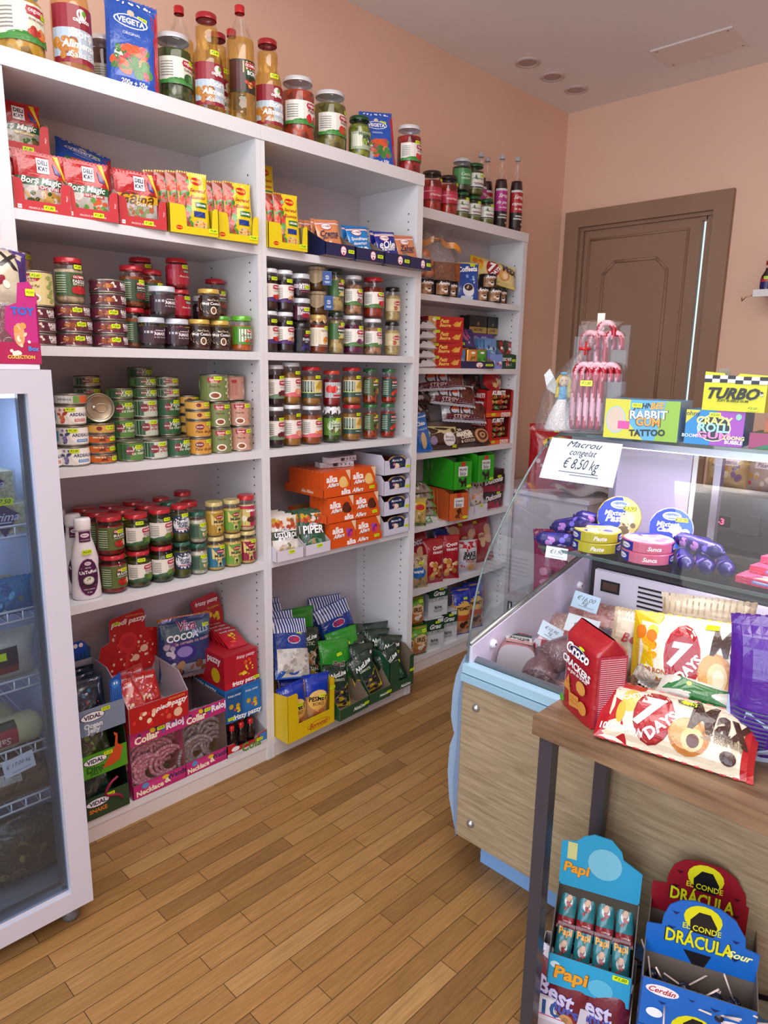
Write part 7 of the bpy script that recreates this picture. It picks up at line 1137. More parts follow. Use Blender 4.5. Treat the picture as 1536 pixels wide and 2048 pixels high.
vac('vbot', 'flat pack with red stripes under the ham', .15, .10, 'c8b0a0', ['d86a3a', 'e0d8d8', '3a4a7a'], [('R', -.3, 0, .06, 1, 'a81c2c'), ('R', -.1, 0, .1, 1, 'e8e4e8')]); put('vbot', .085, -1.03, ZD+.008, 0, '', rot=(R(-84), 0, R(-50)))
card('c1', 'small pale card tilted on top of the ham', .075, .05, [('€10,90', .3, .6), ('kg', -.2, .2)], 'c4d4e4'); card('c2', 'pale blue handwritten card reading 16,00', .085, .055, [('€16,00', .3, .7), ('kg', -.2, .25)], 'b4d0e0'); card('c3', 'white creased card leaning over the salami', .10, .065, [('€15,00', .0, .5)], 'd4dce4')
put('c1', .250, -1.075, ZD+.165, 0, '', rot=(R(-38), R(28), R(-52))); put('c2', .470, -1.070, ZD+.205, 0, '', rot=(R(-26), R(12), R(-66))); put('c3', .350, -1.125, ZD+.170, 0, '', rot=(R(-52), R(8), R(-70)))
# ---------------------------------------------------------------- on the counter's flat glass top
ZT = 1.3818
solid('rabbit', 'yellow and blue bubble-gum box beside the candy canes', .215, .12, .115, '4a94c8', [('R', 0, 0, 1, 1, 'c8c83c'), ('P', [(-.3, 1), (1, 1), (1, -1), (.1, -1), (-.3, -.2)], '58a8d0'), ('P', [(.65, 1), (1, 1), (1, -1), (.4, -1)], '8ab83c'), ('E', -.68, -.05, .28, .7, '9ac0d0'), ('E', -.68, -.05, .25, .64, 'c8b8a8'), ('R', -.45, -.3, .16, .2, 'c84a9a'), ('T', .1, .68, .34, 'JOHNY', '1c1c20', {'b': .05, 's': .3, 'r': 6}), ('T', .42, .75, .2, 'BEE', 'd8a01c', {'b': .05, 's': .3, 'r': 6}), ('T', .2, .28, .52, 'RABBIT', '1c1c28', {'b': .09, 'r': 2}), ('T', .2, .28, .5, 'RABBIT', 'e8e0f0', {'b': .03, 'r': 2}), ('T', .2, -.08, .34, 'GUM', '1c1c28', {'b': .1}), ('T', .2, -.08, .32, 'GUM', 'd8a03c', {'b': .04}), ('T', .2, -.62, .48, 'TATTOO', '14141c', {'b': .07, 'r': 4})], top=[('B', 3, 16, 0, 0, .95, .9, .12, ['c8c8a8', '9a7a6a', 'd85a7a', '8a9a9a'])], cols={'r': '8ab0c8'}, price=(-.12, .86, '€0,15'), name='gum_box')
put('rabbit', .430, -1.222, ZT, -84, '')
solid('crazy', 'blue and purple bubble-gum roll box', .150, .12, .095, '1c84c8', [('P', [(.05, 1), (1, 1), (1, -1), (-.1, -1)], '9a48b8'), ('P', [(-1, 1), (-.5, 1), (-1, .2)], 'c8c83c'), ('T', -.8, .75, .28, 'Johny', '2a2a2a'), ('E', 0, 0, .58, .78, 'f0f0c0'), ('E', 0, 0, .54, .72, '1c2430'), ('T', 0, .42, .62, 'CRAZY', 'e8e880', {'b': .05}), ('T', 0, .02, .52, 'ROLL', '9ae0f0', {'b': .05}), ('T', 0, -.42, .58, 'GUM', 'e088c8', {'b': .05, 'h': .6}), ('T', -.8, -.5, .28, 'BOOM!', 'e8f0f8'), ('T', .72, -.5, .34, 'LOONG', 'e8e8a0', {'b': .06}), ('T', .72, -.75, .3, 'BUBBLE', 'e8f0ff', {'b': .04}), ('E', .8, .7, .1, .18, '8ac8b8')], price=(.0, .88, '€0,50'), name='gum_box'); put('crazy', .455, -1.420, ZT, -84, '')
def turbo(o):
    w, d, h = .158, .085, .07; c = 'ccd014'
    g = G().prism([(-w/2, 0), (w/2, 0), (w/2, h+.026), (.01, h+.03), (-.005, h+.016), (-.02, h+.016), (-.03, h+.03), (-w/2, h+.034)], .002, c, ce='8a8a80'); g.box(-w/2, 0.002, 0, w/2, d, h, c).prism([(-w/2+.0, h), (-.03, h), (-.045, h+.045), (-w/2+.01, h+.04)], .002, '8a8478', frame=lambda u, v, t: (u, d-t, v))
    chk = []
    for i in range(8):
        for j in range(2): chk.append(('R', -.875+.25*i, .64+.2*j+(.03 if i < 4 else -.02), .125, .1, 'd8e0ee' if (i+j) % 2 else '15161e'))
    g.art(chk+[('T', -.02, -.02, .82, 'TURBO', '14161a', {'b': .07, 's': .35}), ('T', -.02, -.42, .5, 'SOFT BUBBLE GUM', '3a4010', {'b': .02, 's': .2}), ('B', 3, 5, .86, -.02, .06, .2, .05, ['1c2430', 'e8e8e8'])], w, h+.026, flat(0, -.0002, (h+.026)/2)); g.build('printed_carton', o); sticker(o, flat(.05, -.0010, .010), '€0,50', .03, .013)
kind('turbo', 'gum_box', 'yellow bubble-gum box with chequered flags on top', 'box', .1, turbo); put('turbo', .455, -1.462, ZT+.0955, -88, '')
solid('star', 'long flat magenta and green box with stars', .26, .12, .042, '2a7a54', [('P', [(-1, 1), (.0, 1), (-.95, -1), (-1, -1)], '983a6a'), ('B', 3, 12, .3, 0, .6, .8, .03, ['e8f0e8', 'd8c86a']), ('E', .2, .3, .08, .3, 'e8d8e8')], name='flat_box'); put('star', .475, -1.640, ZT, -86, '')
solid('orsw', 'low orange sweets box with brown pattern', .12, .08, .036, 'b8683a', [('B', 3, 12, .1, 0, .8, .8, .1, ['8a3a28', 'd8a070', '5a2a20'])], name='flat_box'); put('orsw', .50, -1.595, ZT+.0425, -86, '')
solid('grsw', 'small bright green carton with dark top', .07, .08, .075, '1f8a2c', [('R', 0, .7, 1, .3, '1c2420'), ('B', 3, 8, 0, -.2, .7, .6, .2, ['5ac05a', 'e8f060', '146a20'])], name='flat_box'); put('grsw', .43, -1.700, ZT+.0425, -86, '')
solid('ylid', 'yellow and pink carton at the right frame edge', .09, .07, .06, 'd8c03c', [('B', 3, 8, 0, 0, .9, .9, .2, ['e87aa0', '5ab8a0', 'f0e070'])], name='flat_box'); put('ylid', .52, -1.660, ZT+.080, -86, '')
# candy canes in a clear stand
def stand(o):
    g = G()
    for x in (-.07, .07): g.box(x-.0015, 0, 0, x+.0015, .11, .17, 'fff', 'acrylic')
    g.box(-.07, 0, 0, .07, .003, .15, 'fff', 'acrylic').box(-.07, .055, 0, .07, .058, .24, 'fff', 'acrylic').box(-.07, .107, 0, .07, .11, .27, 'fff', 'acrylic').box(-.07, 0, 0, .07, .11, .004, 'fff', 'acrylic'); g.build('clear_stand', o)
    G().box(-.02, .106, .2, 0, .109, .30, 'd8d0c8', 'card').build('wood_strip', o); sticker(o, flat(-.02, -.001, .125), '€1,00', .032, .014)
kind('stand', 'candy_stand', 'clear acrylic stand full of candy canes', 'stand', .27, stand); put('stand', .470, -1.045, ZT, -70, ''); PLACED[-1][0].scale = (1.15, 1.2, 1.25)
def cane(o):
    P = [(0, 0, .004+.0108*i) for i in range(13)]+[(.019-.019*math.cos(PI*k/9), 0, .138+.019*math.sin(PI*k/9)) for k in range(10)]+[(.038, 0, .128), (.038, 0, .118)]
    G().tube(P, .0074, 'a01028', 'plastic', 10, col2='dca4b2').build('striped_cane', o)
    G().tube([(0, 0, .03), (0, 0, .06)], .0067, 'c8c8d4', 'paper', 10).build('paper_sleeve', o)
kind('cane', 'candy_cane', 'red and white striped candy cane', 'candy cane', .157, cane)
cs_ = math.cos(R(-70)); sn_ = math.sin(R(-70))
def st(lx, ly): lx *= 1.12; ly *= 1.2; return .470+lx*cs_-ly*sn_, -1.045+lx*sn_+ly*cs_
for i in range(10):
    x, y = st((-.056, -.038, -.020, -.002, .016)[i % 5], .016 if i < 5 else .034); put('cane', x, y, ZT+.006, 0, 'lower tier, '+['front', 'second'][i//5]+' row, '+['far left', 'left', 'middle', 'right', 'far right'][i % 5], rot=(0, 0, R(-70+(i*7) % 11-5))); PLACED[-1][0].scale = (1.25, 1.25, 1.32)
for i in range(8):
    x, y = st((-.054, -.032, -.010, .012)[i % 4], .072 if i < 4 else .090); put('cane', x, y, ZT+.105+(.03 if i == 2 else 0), 0, 'upper tier, '+['front', 'back'][i//4]+' row, '+['far left', 'left', 'right', 'far right'][i % 4], rot=(0, 0, R(-70+(i*5) % 9-4))); PLACED[-1][0].scale = (1.25, 1.25, 1.32)
def angel(o):
    G().lathe([(0, 0), (.048, 0), (.052, .006), (.040, .045), (.022, .085), (.015, .10)], 'dcdce0', 'cloth', 24).build('white_skirt', o)
    G().lathe([(.016, .098), (.018, .12), (.012, .138), (0, .14)], '4a98c8', 'cloth', 14).build('blue_bodice', o)
    G().ball(0, 0, .157, .017, .016, .018, 'c8b8a0', 'matte', 14).ball(-.006, -.0155, .159, .002, .002, .002, '222').ball(.006, -.0155, .159, .002, .002, .002, '222').build('doll_head', o)
    g = G()
    for s in (-1, 1): g.tube([(.012*s, .004, .168), (.020*s, -.002, .155), (.017*s, -.010, .13), (.020*s, -.012, .105)], .006, 'd8c030', 'cloth', 8)
    g.ball(0, .006, .166, .018, .016, .014, 'd8c030', 'cloth').build('yellow_hair', o)
    G().ball(.0, -.006, .180, .012, .008, .006, '6ab0d8', 'cloth').build('blue_bow', o)
    for s in (-1, 1): g = G(); g.prism([(0, .10), (.05*s, .13), (.062*s, .175), (.045*s, .195), (.02*s, .15)], .004, 'd4dce4', 'cloth', frame=lambda u, v, t: (u, .012+t, v)); g.build('wing', o)
kind('angel', 'angel_doll', 'white-skirted yellow-haired angel doll inside the clear bag', 'doll', .19, angel); put('angel', .478, -.934, ZT+.004, -56, '')
def cbag(o):
    def env(a, b): t = (b+1)/2; an = PI*a; r = .072*(1-(max(0, t-.35)/.40)**1.2*.86)*(1+.05*math.sin(7*an+t*6)) if t < .75 else .010+.045*((t-.75)/.25)*(1+.3*math.sin(5*an)); return (r*math.cos(an)*(1.0)+.115*t*t, r*math.sin(an)*.85, .002+.345*t)
    G().grid(env, 26, 18, 'fff', 'film').build('cellophane', o)
    G().tube([(.065+.014*math.cos(PI*i/5), .014*math.sin(PI*i/5), .262) for i in range(10)], .005, 'c81c1c', 'foil', 6, True).grid(lambda a, b: (.065+.003*b, -.016-.01*(a+1), .262+.02*a), 6, 2, 'c81c1c', 'foil').build('ribbon', o)
kind('cbag', 'cellophane_bag', 'cellophane bag tied with red ribbon around a doll', 'bag', .34, cbag); put('cbag', .475, -.928, ZT, -56, '')
# handwritten sheet over the curved edge of the glass
g = G(); pts = [(.345, 1.330), (.30, 1.291), (.25, 1.241), (.20, 1.187), (.165, 1.144)]
for (xa, za), (xb, zb) in zip(CV, CV[1:]): pass
def sheet(u, v, off):     # u across (-.14..-.14), v up the slope
    s = (v+.056)/.112; L = [p for p in CV if .262 <= p[0] <= .415]; q = s*(len(L)-1); i = min(int(q), len(L)-2); f_ = q-i
    x = L[i][0]+(L[i+1][0]-L[i][0])*f_; z = L[i][1]+(L[i+1][1]-L[i][1])*f_; return (x-.006-off, -1.120-u+.05*s, z+.006+off)
o = empty('paper_sign', (0, 0, 0)); tag(o, 'handwritten white paper price sign on the curved counter glass', 'sign')
G().grid(lambda a, b: sheet(a*.118, b*.056, 0), 8, 14, 'd4e4f2', 'paper').build('paper_sheet', o)
IK = '343a48'
G().art([('T', .0, .58, .5, 'Macrou', IK, {'s': .45, 'b': -.006}), ('T', .02, .02, .38, 'congelat', IK, {'s': .45, 'b': -.006}), ('T', .05, -.46, .5, '€ 8,50 kg', IK, {'s': .4, 'b': -.006}), ('R', .02, -.72, .55, .008, IK), ('R', .2, -.8, .4, .008, IK)], .23, .112, sheet, (.02, .02), 'paper', .0008).build('handwriting', o)
# ---------------------------------------------------------------- behind the counter
o = empty('back_bar_fridge', (1.20, -1.105, 0)); tag(o, 'steel back-bar fridge with red digital display behind the counter', 'fridge')
G().box(0, -1.9, 0, .5, 0, 1.13, '8a8690', 'metal').build('cabinet', o); G().box(-.012, -.26, .99, 0, -.05, 1.06, '55525a', 'plastic').box(-.013, -.16, 1.005, -.012, -.09, 1.045, '1a0a10', 'plastic').build('control_panel', o)
G().art([('T', 0, 0, .8, '-3', 'f00', {'b': .02})], .03, .03, flatL(-.0135, -.125, 1.025), (9, 9), 'led_red').build('digits', o)
G().box(-.008, -1.6, .72, 0, -.05, .93, '3c3a40', 'plastic').tube([(-.02, -1.5, .90), (-.02, -.1, .90)], .006, '99a', 'metal').build('drawer_front', o)
for i, (c_, bl) in enumerate((('c8a878', ['b88a50', 'd8c8a8', '8a6a9a']), ('b8a098', ['c89a50', 'e0d0c0', 'c83a5a']), ('6a58a0', ['8a78c0', 'd8d0e8', 'b84a8a']), ('9a88b0', ['c8b8d8', '6a9a5a', 'b85a8a']))):
    pouch('bb%d' % i, ['tan clear sweets bag', 'mixed wafer bag with pink label', 'violet sweets bag', 'lilac sweets bag'][i]+' on the back-bar fridge', .16, .15, .04, c_, [('B', i, 20, 0, 0, .9, .8, .14, bl), ('R', 0, .5, .6, .18, 'd8c8d8'), ('T', 0, .5, .5, 'Pikanterie', '6a3a6a', {'s': .3})], name='sweets_bag'); put('bb%d' % i, 1.29, -1.20-.15*i, 1.131, -88, '')
# ---------------------------------------------------------------- white cabinet beyond the counter
o = empty('white_cabinet', (1.87, -.02, 0)); tag(o, 'low white cabinet in the corner beyond the right bookcase', 'cabinet')
G().box(0, -.30, .0, .55, .35, .86, 'd4ccd6', 'white_laminate').build('cabinet_body', o); G().box(-.02, -.32, .86, .57, .35, .885, 'ddd6e0', 'white_laminate').build('cabinet_top', o); G().box(.12, -.303, .05, .54, -.30, .8, 'c8bfcc', 'white_laminate').tube([(.5, -.32, .42), (.5, -.32, .56)], .005, '999', 'metal').build('cabinet_door', o)
pouch('lay', 'big red crisps bag with yellow logo by the corner', .30, .38, .07, 'a81420', [('E', 0, .45, .6, .2, 'e0b81c'), ('T', 0, .45, .42, 'LAY', '1c1c1c', {'b': .08}), ('T', .1, .05, .5, 'CHIO', 'f0e8e8', {'b': .03}), ('B', 3, 26, 0, -.35, .85, .5, .07, ['d83a3a', 'e8c8c8', '7a0c14'])], (0, .8, '€2,00'), name='crisps_bag'); put('lay', 2.02, .0, .886, -40, '')
pouch('pvac', 'violet croissant packet with red roundel in the corner', .24, .13, .04, '4a2a70', P7('a89878', '4a2a70'), name='croissant_packet', nar=.03); put('pvac', 2.10, -.20, .90, 0, 'left, upright', rot=(R(-10), R(30), R(-48))); put('pvac', 2.26, -.30, .91, 0, 'right, lying lower', rot=(R(-20), R(-14), R(-40)))
pouch('ybag', 'pale yellow snack bag leaning behind violet packets', .14, .24, .03, 'c0b060', [('B', 3, 9, 0, 0, .8, .7, .15, ['d8d0a0', '8a9a4a'])]); put('ybag', 2.20, -.06, .886, 0, '', rot=(R(-8), R(20), R(-40)))
def car(o): G().grid(lambda a, b: (.17*a, .09*b, .03+.02*math.sin(5*a)+.015*math.cos(4*b+a)), 14, 8, 'b8b0b0', 'crinkle').grid(lambda a, b: (.17*a, .09*b, .002), 3, 3, 'a8a0a0', 'crinkle', flip=True).build('crumpled_film', o); G().tube([(-.1, 0, .06), (-.02, .03, .08), (.1, 0, .07)], .01, 'd0ccd0', 'film').build('handle', o)
kind('carrier', 'carrier_bag', 'crumpled white plastic carrier bag before the crisps', 'bag', .08, car); put('carrier', 1.99, -.23, .886, -40, '')
pouch('mag', 'large magenta foil bag seen low through the counter side', .34, .36, .08, 'a01c60', [('B', 3, 30, 0, 0, .9, .9, .1, ['c83a80', '7a1448', 'd888b0', '5a1040']), ('E', .2, .2, .3, .2, 'c8a8b8')], name='crisps_bag', m='crinkle'); put('mag', 1.62, -.36, .40, 0, '', rot=(R(-12), 0, R(-44)))
o = empty('stool', (1.66, -.30, 0)); tag(o, 'low grey box stand carrying the magenta bag', 'stand'); G().box(-.2, -.2, .36, .2, .2, .395, 'a8a4ac', 'plastic').build('stand_top', o)
for a in (-.18, .18):
    for b in (-.18, .18): G().tube([(a, b, 0), (a, b, .36)], .012, '8a8890', 'metal').build('leg', o)
# shelf on the back wall at the right edge
o = empty('wall_shelf', (LX, -.873, 1.960)); tag(o, 'short white wall shelf at the right edge of the photo', 'shelf')
G().box(-.20, -.8, 0, 0, 0, .016, 'e8e6ea', 'white_laminate').box(-.206, -.8, -.012, -.19, 0, .022, 'e8e6ea', 'white_laminate').build('shelf_board', o)
G().tube([(-.195, -.01, -.002), (-.205, .03, -.012), (-.2, .05, -.03), (-.19, .055, -.012)], .003, 'c8a070', 'metal').build('hook', o)
bottle('wb', 'small_bottle', 'small dark sauce bottle with purple label and red cap', [(0, 0), (.028, 0), (.030, .006), (.030, .07), (.014, .10), (.012, .13)], '2a1014', 'plastic', ('a81c24', .0135, .125), [('R', 0, 0, 1, 1, '24206a'), ('R', 0, .6, .8, .3, 'b8303c')], (.012, .06), '24206a', .145, (.1, .062, '€2,20', .032), .11, plural='small dark sauce bottles')
for i, (x, y, z) in enumerate(((-.16, -.045, 0), (-.155, -.115, 0), (-.10, -.08, 0), (-.16, -.08, .146))): put('wb', LX+x, -.873+y, 1.9765, -80, ['leftmost on the wall shelf', 'second on the wall shelf', 'behind on the wall shelf', 'stacked on the two others'][i]); 
PLACED[-1][0].location.z = 2.1225
# ---------------------------------------------------------------- on the console table
ZB = .8505
def croco(o):
    w, d, h = .135, .080, .195
    def body(u, v):                       # rounded block with a crimped top
        t = (v+1)/2; an = PI*u; k = 1 if t < .86 else 1-(t-.86)/.14*.93
        cx = math.copysign(abs(math.cos(an))**.38, math.cos(an)); sy = math.copysign(abs(math.sin(an))**.38, math.sin(an))
        pf = 1+.02*math.sin(3.1*t*PI); return (w/2*cx*pf*(1 if t < .86 else 1+.03*(t-.86)), d/2*sy*k+d/2, h*t)
    G().grid(body, 40, 20, '9a1220', 'foil').box(-w/2+.004, .004, 0, w/2-.004, d-.004, .002, '9a1220', 'foil').build('printed_bag', o)
    G().art([('E', 0, .62, .62, .15, 'e0dce4'), ('E', 0, .62, .57, .125, '1c2050'), ('T', 0, .63, .8, 'Croco', 'fff', {'b': .03, 's': .35}), ('T', -.02, .22, 1.0, 'CRACKERS', 'f0f0f4', {'b': .05, 's': .1, 'r': -5}), ('T', .1, .03, .7, 'cu gust de branza', 'f0f0f4', {'s': .3}), ('P', [(-.85, -.5), (-.3, -.55), (-.5, -.1)], 'c8883c'), ('E', .4, -.22, .34, .18, 'b87830'), ('E', .4, -.22, .31, .16, 'd09448'), ('P', [(-.4, -.55), (.3, -.5), (.4, -.8), (-.3, -.9)], 'c8883c'), ('E', .6, -.7, .3, .17, 'c8883c')]+[('E', -.55+.15*(i % 3), -.42+.12*(i//3), .03, .015, '9a5c20') for i in range(6)]+[('E', -.2+.13*(i % 5), -.62-.1*(i//5), .03, .015, '9a5c20') for i in range(10)]+[('E', -.8, -.85, .16, .1, '4a9a2a'), ('E', .35, .38+.45, .2, .04, YEL)], w*.86, h*.86, flat(0, -.0022, h*.47), (9, 9), 'foil').build('front_print', o)
    G().art([('R', 0, 0, 1, 1, 'a83048')]+[('R', 0, .9-.06*i, .9, .012, 'd8a8b4') for i in range(30)]+[('R', -.4, 0, .01, 1, 'c88a98')], d*.80, h*.78, lambda u, v, q: (w/2+.0016+q, d/2+u, h*.44+v), (9, 9), 'foil').build('side_print', o)
kind('croco', 'cracker_bag', 'red cracker bag standing at the table corner', 'bag', .195, croco); put('croco', -.268, -1.450, ZB, -122, '')
RD = P7('ddd4c0', 'a81420'); RD = [('R', 0, 0, 1, 1, 'dcd2bc'), ('P', [(-1, 1), (-.45, 1), (-.55, -1), (-1, -1)], 'a81420'), ('R', .93, 0, .08, 1, 'a81420'), ('E', -.62, .35, .12, .4, 'c8b858'), ('E', -.72, -.1, .06, .35, 'c8a838'), ('T', -.55, .55, .2, 'CASTIGA', 'f4ecec', {'b': .04, 'r': 24}), ('T', -.66, -.62, .3, '10000 RON', 'f4ecec', {'b': .04}), ('E', -.28, .0, .27, .86, '8a101c'), ('E', -.28, .0, .25, .8, 'a0141f'), ('T', -.34, .1, .2, '7', 'fff', {'b': .09, 's': .3}), ('T', -.16, -.2, .24, 'DAYS', 'fff', {'b': .06, 'r': 48}), ('E', .2, -.3, .26, .55, 'b8783c'), ('E', .16, -.25, .2, .45, 'd09a60'), ('E', .25, -.38, .14, .34, 'e0bc88'), ('E', .26, -.42, .08, .2, '5a2c20'), ('T', .56, .38, .38, 'Max', '38180f', {'b': .03, 'r': -4, 'h': 1.4}), ('T', .6, -.1, .24, 'Croissant', '7a6a50'), ('T', .6, -.25, .26, 'with cocoa filling', '7a6a50'), ('E', .7, -.6, .1, .2, '38180f'), ('R', .12, .74, .1, .09, YEL), ('T', .12, .74, .15, '€1,50', '24301a')]
pouch('sdr', 'red-ended croissant packet lying along the table front edge', .29, .125, .034, 'a81420', RD, name='croissant_packet', nar=.03, seal='a81420'); put('sdr', -.296, -1.668, ZB+.004, 0, '', rot=(R(-44), R(1), R(-78)))
def basket(o):
    W_, D_, H_ = .120, .080, .080
    g = G()
    for j in range(9):
        z = .008+j*.0092; k = .84+.16*j/8; n = 44
        g.tube([(W_*k*math.copysign(abs(math.cos(2*PI*i/n))**.6, math.cos(2*PI*i/n)), D_*k*math.copysign(abs(math.sin(2*PI*i/n))**.6, math.sin(2*PI*i/n)), z+.0022*math.sin(i*PI+j*PI)+.0016*math.sin(i*2.2)) for i in range(n)], .0056, ['5a4030', '6a4c38', '4c3526'][j % 3], 'cloth', 6, True)
    g.build('woven_side', o)
    g = G(); n = 60
    for s in (0, PI): g.tube([((W_+.003*math.cos(6*t+s))*math.copysign(abs(math.cos(t))**.6, math.cos(t)), (D_+.003*math.cos(6*t+s))*math.copysign(abs(math.sin(t))**.6, math.sin(t)), H_+.004+.004*math.sin(14*t+s)) for t in [2*PI*i/n for i in range(n)]], .0052, '6a4c38', 'cloth', 6, True)
    g.build('braided_rim', o); G().box(-W_*.75, -D_*.75, .002, W_*.75, D_*.75, .008, '4c3526', 'cloth').build('basket_base', o)
kind('basket', 'wicker_basket', 'brown woven basket full of wafers on the table', 'basket', .09, basket); put('basket', -.140, -1.650, ZB, -80, '')
pouch('wafb', 'brown wafer roll in clear wrapper in the basket', .15, .07, .02, 'b8a88c', [('R', 0, 0, .8, .7, '8a6a40')]+[('R', -.75+.12*i, 0, .02, .7, '5a4428') for i in range(13)], name='wafer_packet'); put('wafb', -.165, -1.640, ZB+.062, 0, '', rot=(R(-56), R(-4), R(-80)))
pouch('wafg', 'white wafer packet with dark green end in the basket', .21, .07, .02, 'c4c0b8', [('P', [(-.7, .5), (.35, .6), (.55, -.6), (-.4, -1), (-.9, -.6)], '1f6a30'), ('R', .7, .3, .3, .3, 'a8a49c'), ('E', -.45, .1, .05, .14, YEL)], name='wafer_packet'); put('wafg', -.190, -1.690, ZB+.070, 0, '', rot=(R(-58), R(6), R(-84)))
pouch('wafc', 'crumpled clear packet with price sticker at the basket left', .10, .08, .02, 'b8b0ac', [('R', 0, 0, .8, .8, 'a8988c'), ('R', -.6, .1, .2, .2, YEL)], name='wafer_packet', m='crinkle'); put('wafc', -.165, -1.570, ZB+.066, 0, '', rot=(R(-40), R(20), R(-76)))
pouch('beer', 'cream striped waffle packet behind the cracker bag', .12, .17, .03, 'c8b8a0', [('R', -.2, .6, .7, .35, 'd4c8b4')]+[('R', -.9+.12*i, .88, .02, .1, 'b0a088') for i in range(16)]+[('T', -.2, .3, .5, 'Beer', 'a82c34', {'s': .3}), ('B', 3, 22, .45, -.3, .5, .6, .14, ['b89868', 'd8c098', 'a88450']), ('P', [(.7, .6), (1, .6), (1, -1), (.6, -1)], '3a3a7a')], name='waffle_packet', seal='c0b090'); put('beer', -.095, -1.490, ZB+.03, 0, '', rot=(R(-8), R(6), R(-58)))
pouch('beige', 'pale beige crimped packet rising behind the yellow one', .19, .17, .03, 'b8a890', [('R', -.95+.13*i, .8, .015, .2, 'a09078') if True else 0 for i in range(16)], name='waffle_packet'); put('beige', -.045, -1.630, ZB+.085, 0, '', rot=(R(-6), R(-3), R(-76)))
Y7 = P7('e4dccc', 'dcb818')+[('T', -.62, -.35, .26, '10000 RON', 'a8581c', {'b': .03}), ('T', -.62, -.55, .3, '100 x 100 RON', 'a8581c', {'b': .03}), ('T', -.1, -.85, .2, 'Max', '3c1c14', {'b': .06}), ('R', .28, .86, .1, .06, YEL)]
pouch('sdy', 'yellow croissant packet propped upright on the basket', .255, .175, .036, 'dcb818', Y7, name='croissant_packet', nar=.03); put('sdy', -.135, -1.642, ZB+.055, 0, '', rot=(R(-12), R(-5), R(-84)))
pouch('purp', 'large purple and white biscuit bag at the right edge', .22, .29, .06, '4a1c8c', [('R', 0, .5, 1, .5, '4a1c8c'), ('T', .25, .72, .4, 'NEW', 'c8b8e8', {'b': .03}), ('T', .25, .3, .6, 'Milka', 'f0ecf8', {'b': .05, 's': .3}), ('T', .3, .02, .5, 'MINI', 'e8e0f4', {'b': .05}), ('P', [(-1, -.1), (-.3, -.2), (.6, -.5), (1, -.55), (1, -1), (-1, -1)], 'a8bcd8'), ('E', .65, -.52, .3, .16, '4a2c24'), ('E', .65, -.52, .24, .12, '8a6450')]+[('R', -.68, -.2-.06*i, .26, .012, '4a5470') for i in range(9)], name='biscuit_bag', seal='4a1c8c'); put('purp', -.150, -1.828, ZB, 0, '', rot=(R(-3), R(-2), R(-62)))
# ---------------------------------------------------------------- cartons on the floor under the table
def papi(o):
    w, d = .190, .11; B_ = '28a0d0'
    carton(o, w, d, .20, .085, B_, '4a4640', [('E', -.82, .35, .12, .22, 'c8e4f0'), ('T', -.42, -.2, .44, 'Papi', '5a3410', {'b': .1, 's': .1}), ('T', -.42, -.2, .42, 'Papi', 'e8a02c', {'b': .05, 's': .1}), ('E', .3, -.3, .3, .6, '5ab8dc')], lip=.9)
    P = [(-w/2, 0), (w/2, 0), (w/2, .085), (.05, .11), (.045, .13), (.02, .155), (-.02, .158), (-.045, .145), (-.06, .128), (-w/2, .12)]
    G().prism(P, .003, B_, 'card', frame=lambda u, v, t: (u, d-.004+t, .195+v)).art([('T', -.58, -.35, .34, 'Papi', '5a3410', {'b': .1, 's': .1}), ('T', -.58, -.35, .33, 'Papi', 'e8a02c', {'b': .05, 's': .1}), ('E', .1, .1, .42, .55, '78c4e0'), ('R', -.72, .3, .12, .3, 'c8d090')], w, .155, flat(0, d-.0045, .195+.0775)).build('header_board', o)
    sticker(o, flat(.07, -.0012, .075), '€1,00', .036, .014)
kind('papi', 'display_box', 'light blue candy-bar display box with raised header board', 'box', .35, papi)
PX, PY, PZ = -.212, -1.512, .128; put('papi', PX, PY, PZ, -88, '', rot=(0, 0, R(-68)))
pouch('papb', 'teal and maroon chocolate bar', .042, .115, .009, '2a7a84', [('R', 0, .92, 1, .08, '6a1c20'), ('R', 0, -.75, 1, .25, '8a2028'), ('T', 0, .66, .8, 'Papi', 'e8a84a', {'b': .06}), ('E', 0, .1, .5, .2, 'c8d8d8'), ('B', 3, 9, 0, .0, .5, .4, .26, ['6a3824', 'c89878', 'e8e4e0', 'a8242c']), ('T', .2, -.68, .5, 'CAPSUNI', 'f4dce0')], name='chocolate_bar', cat='chocolate', seal='6a1c20', plural='teal and maroon chocolate bars')
ca, sa = math.cos(R(-68)), math.sin(R(-68))
for j in range(2):
    for i in range(4):
        lx = -.070+.0465*i; ly = .020+.055*j; put('papb', PX+lx*ca-ly*sa, PY+lx*sa+ly*ca, PZ+.012+.085*j, 0, ['lower', 'upper'][j]+' row, '+['leftmost', 'second from left', 'third from left', 'rightmost'][i], rot=(R(-30), R(3-2*i), R(-68)))
pouch('pean', 'maroon peanut bag with blue lettering', .20, .20, .05, '6a1c2c', [('R', 0, .88, 1, .12, 'c8c0cc'), ('T', 0, .1, .6, 'Best', '2a3a8a', {'b': .1}), ('T', 0, .1, .6, 'Best', 'c8c0e0', {'b': .03}), ('T', 0, -.2, .8, 'Peanuts', '4a5ab0', {'b': .05}), ('B', 3, 14, 0, -.6, .8, .3, .2, ['a87848', 'c89868', '8a3038'])], name='nut_bag', seal='b8b0c0', plural='maroon peanut bags')
cbox('pbox', 'white carton of peanut bags standing on the floor', .23, .17, .12, .09, 'c8c4d4', 'a8a0a0', [('R', -.6, .2, .4, .7, 'e0e0ec'), ('T', -.55, .3, .2, '10', '2a5a9a', {'b': .04}), ('R', -.6, -.2, .3, .03, 'c83a8a')], lip=.3); put('pbox', -.222, -1.500, .0, -70, '')
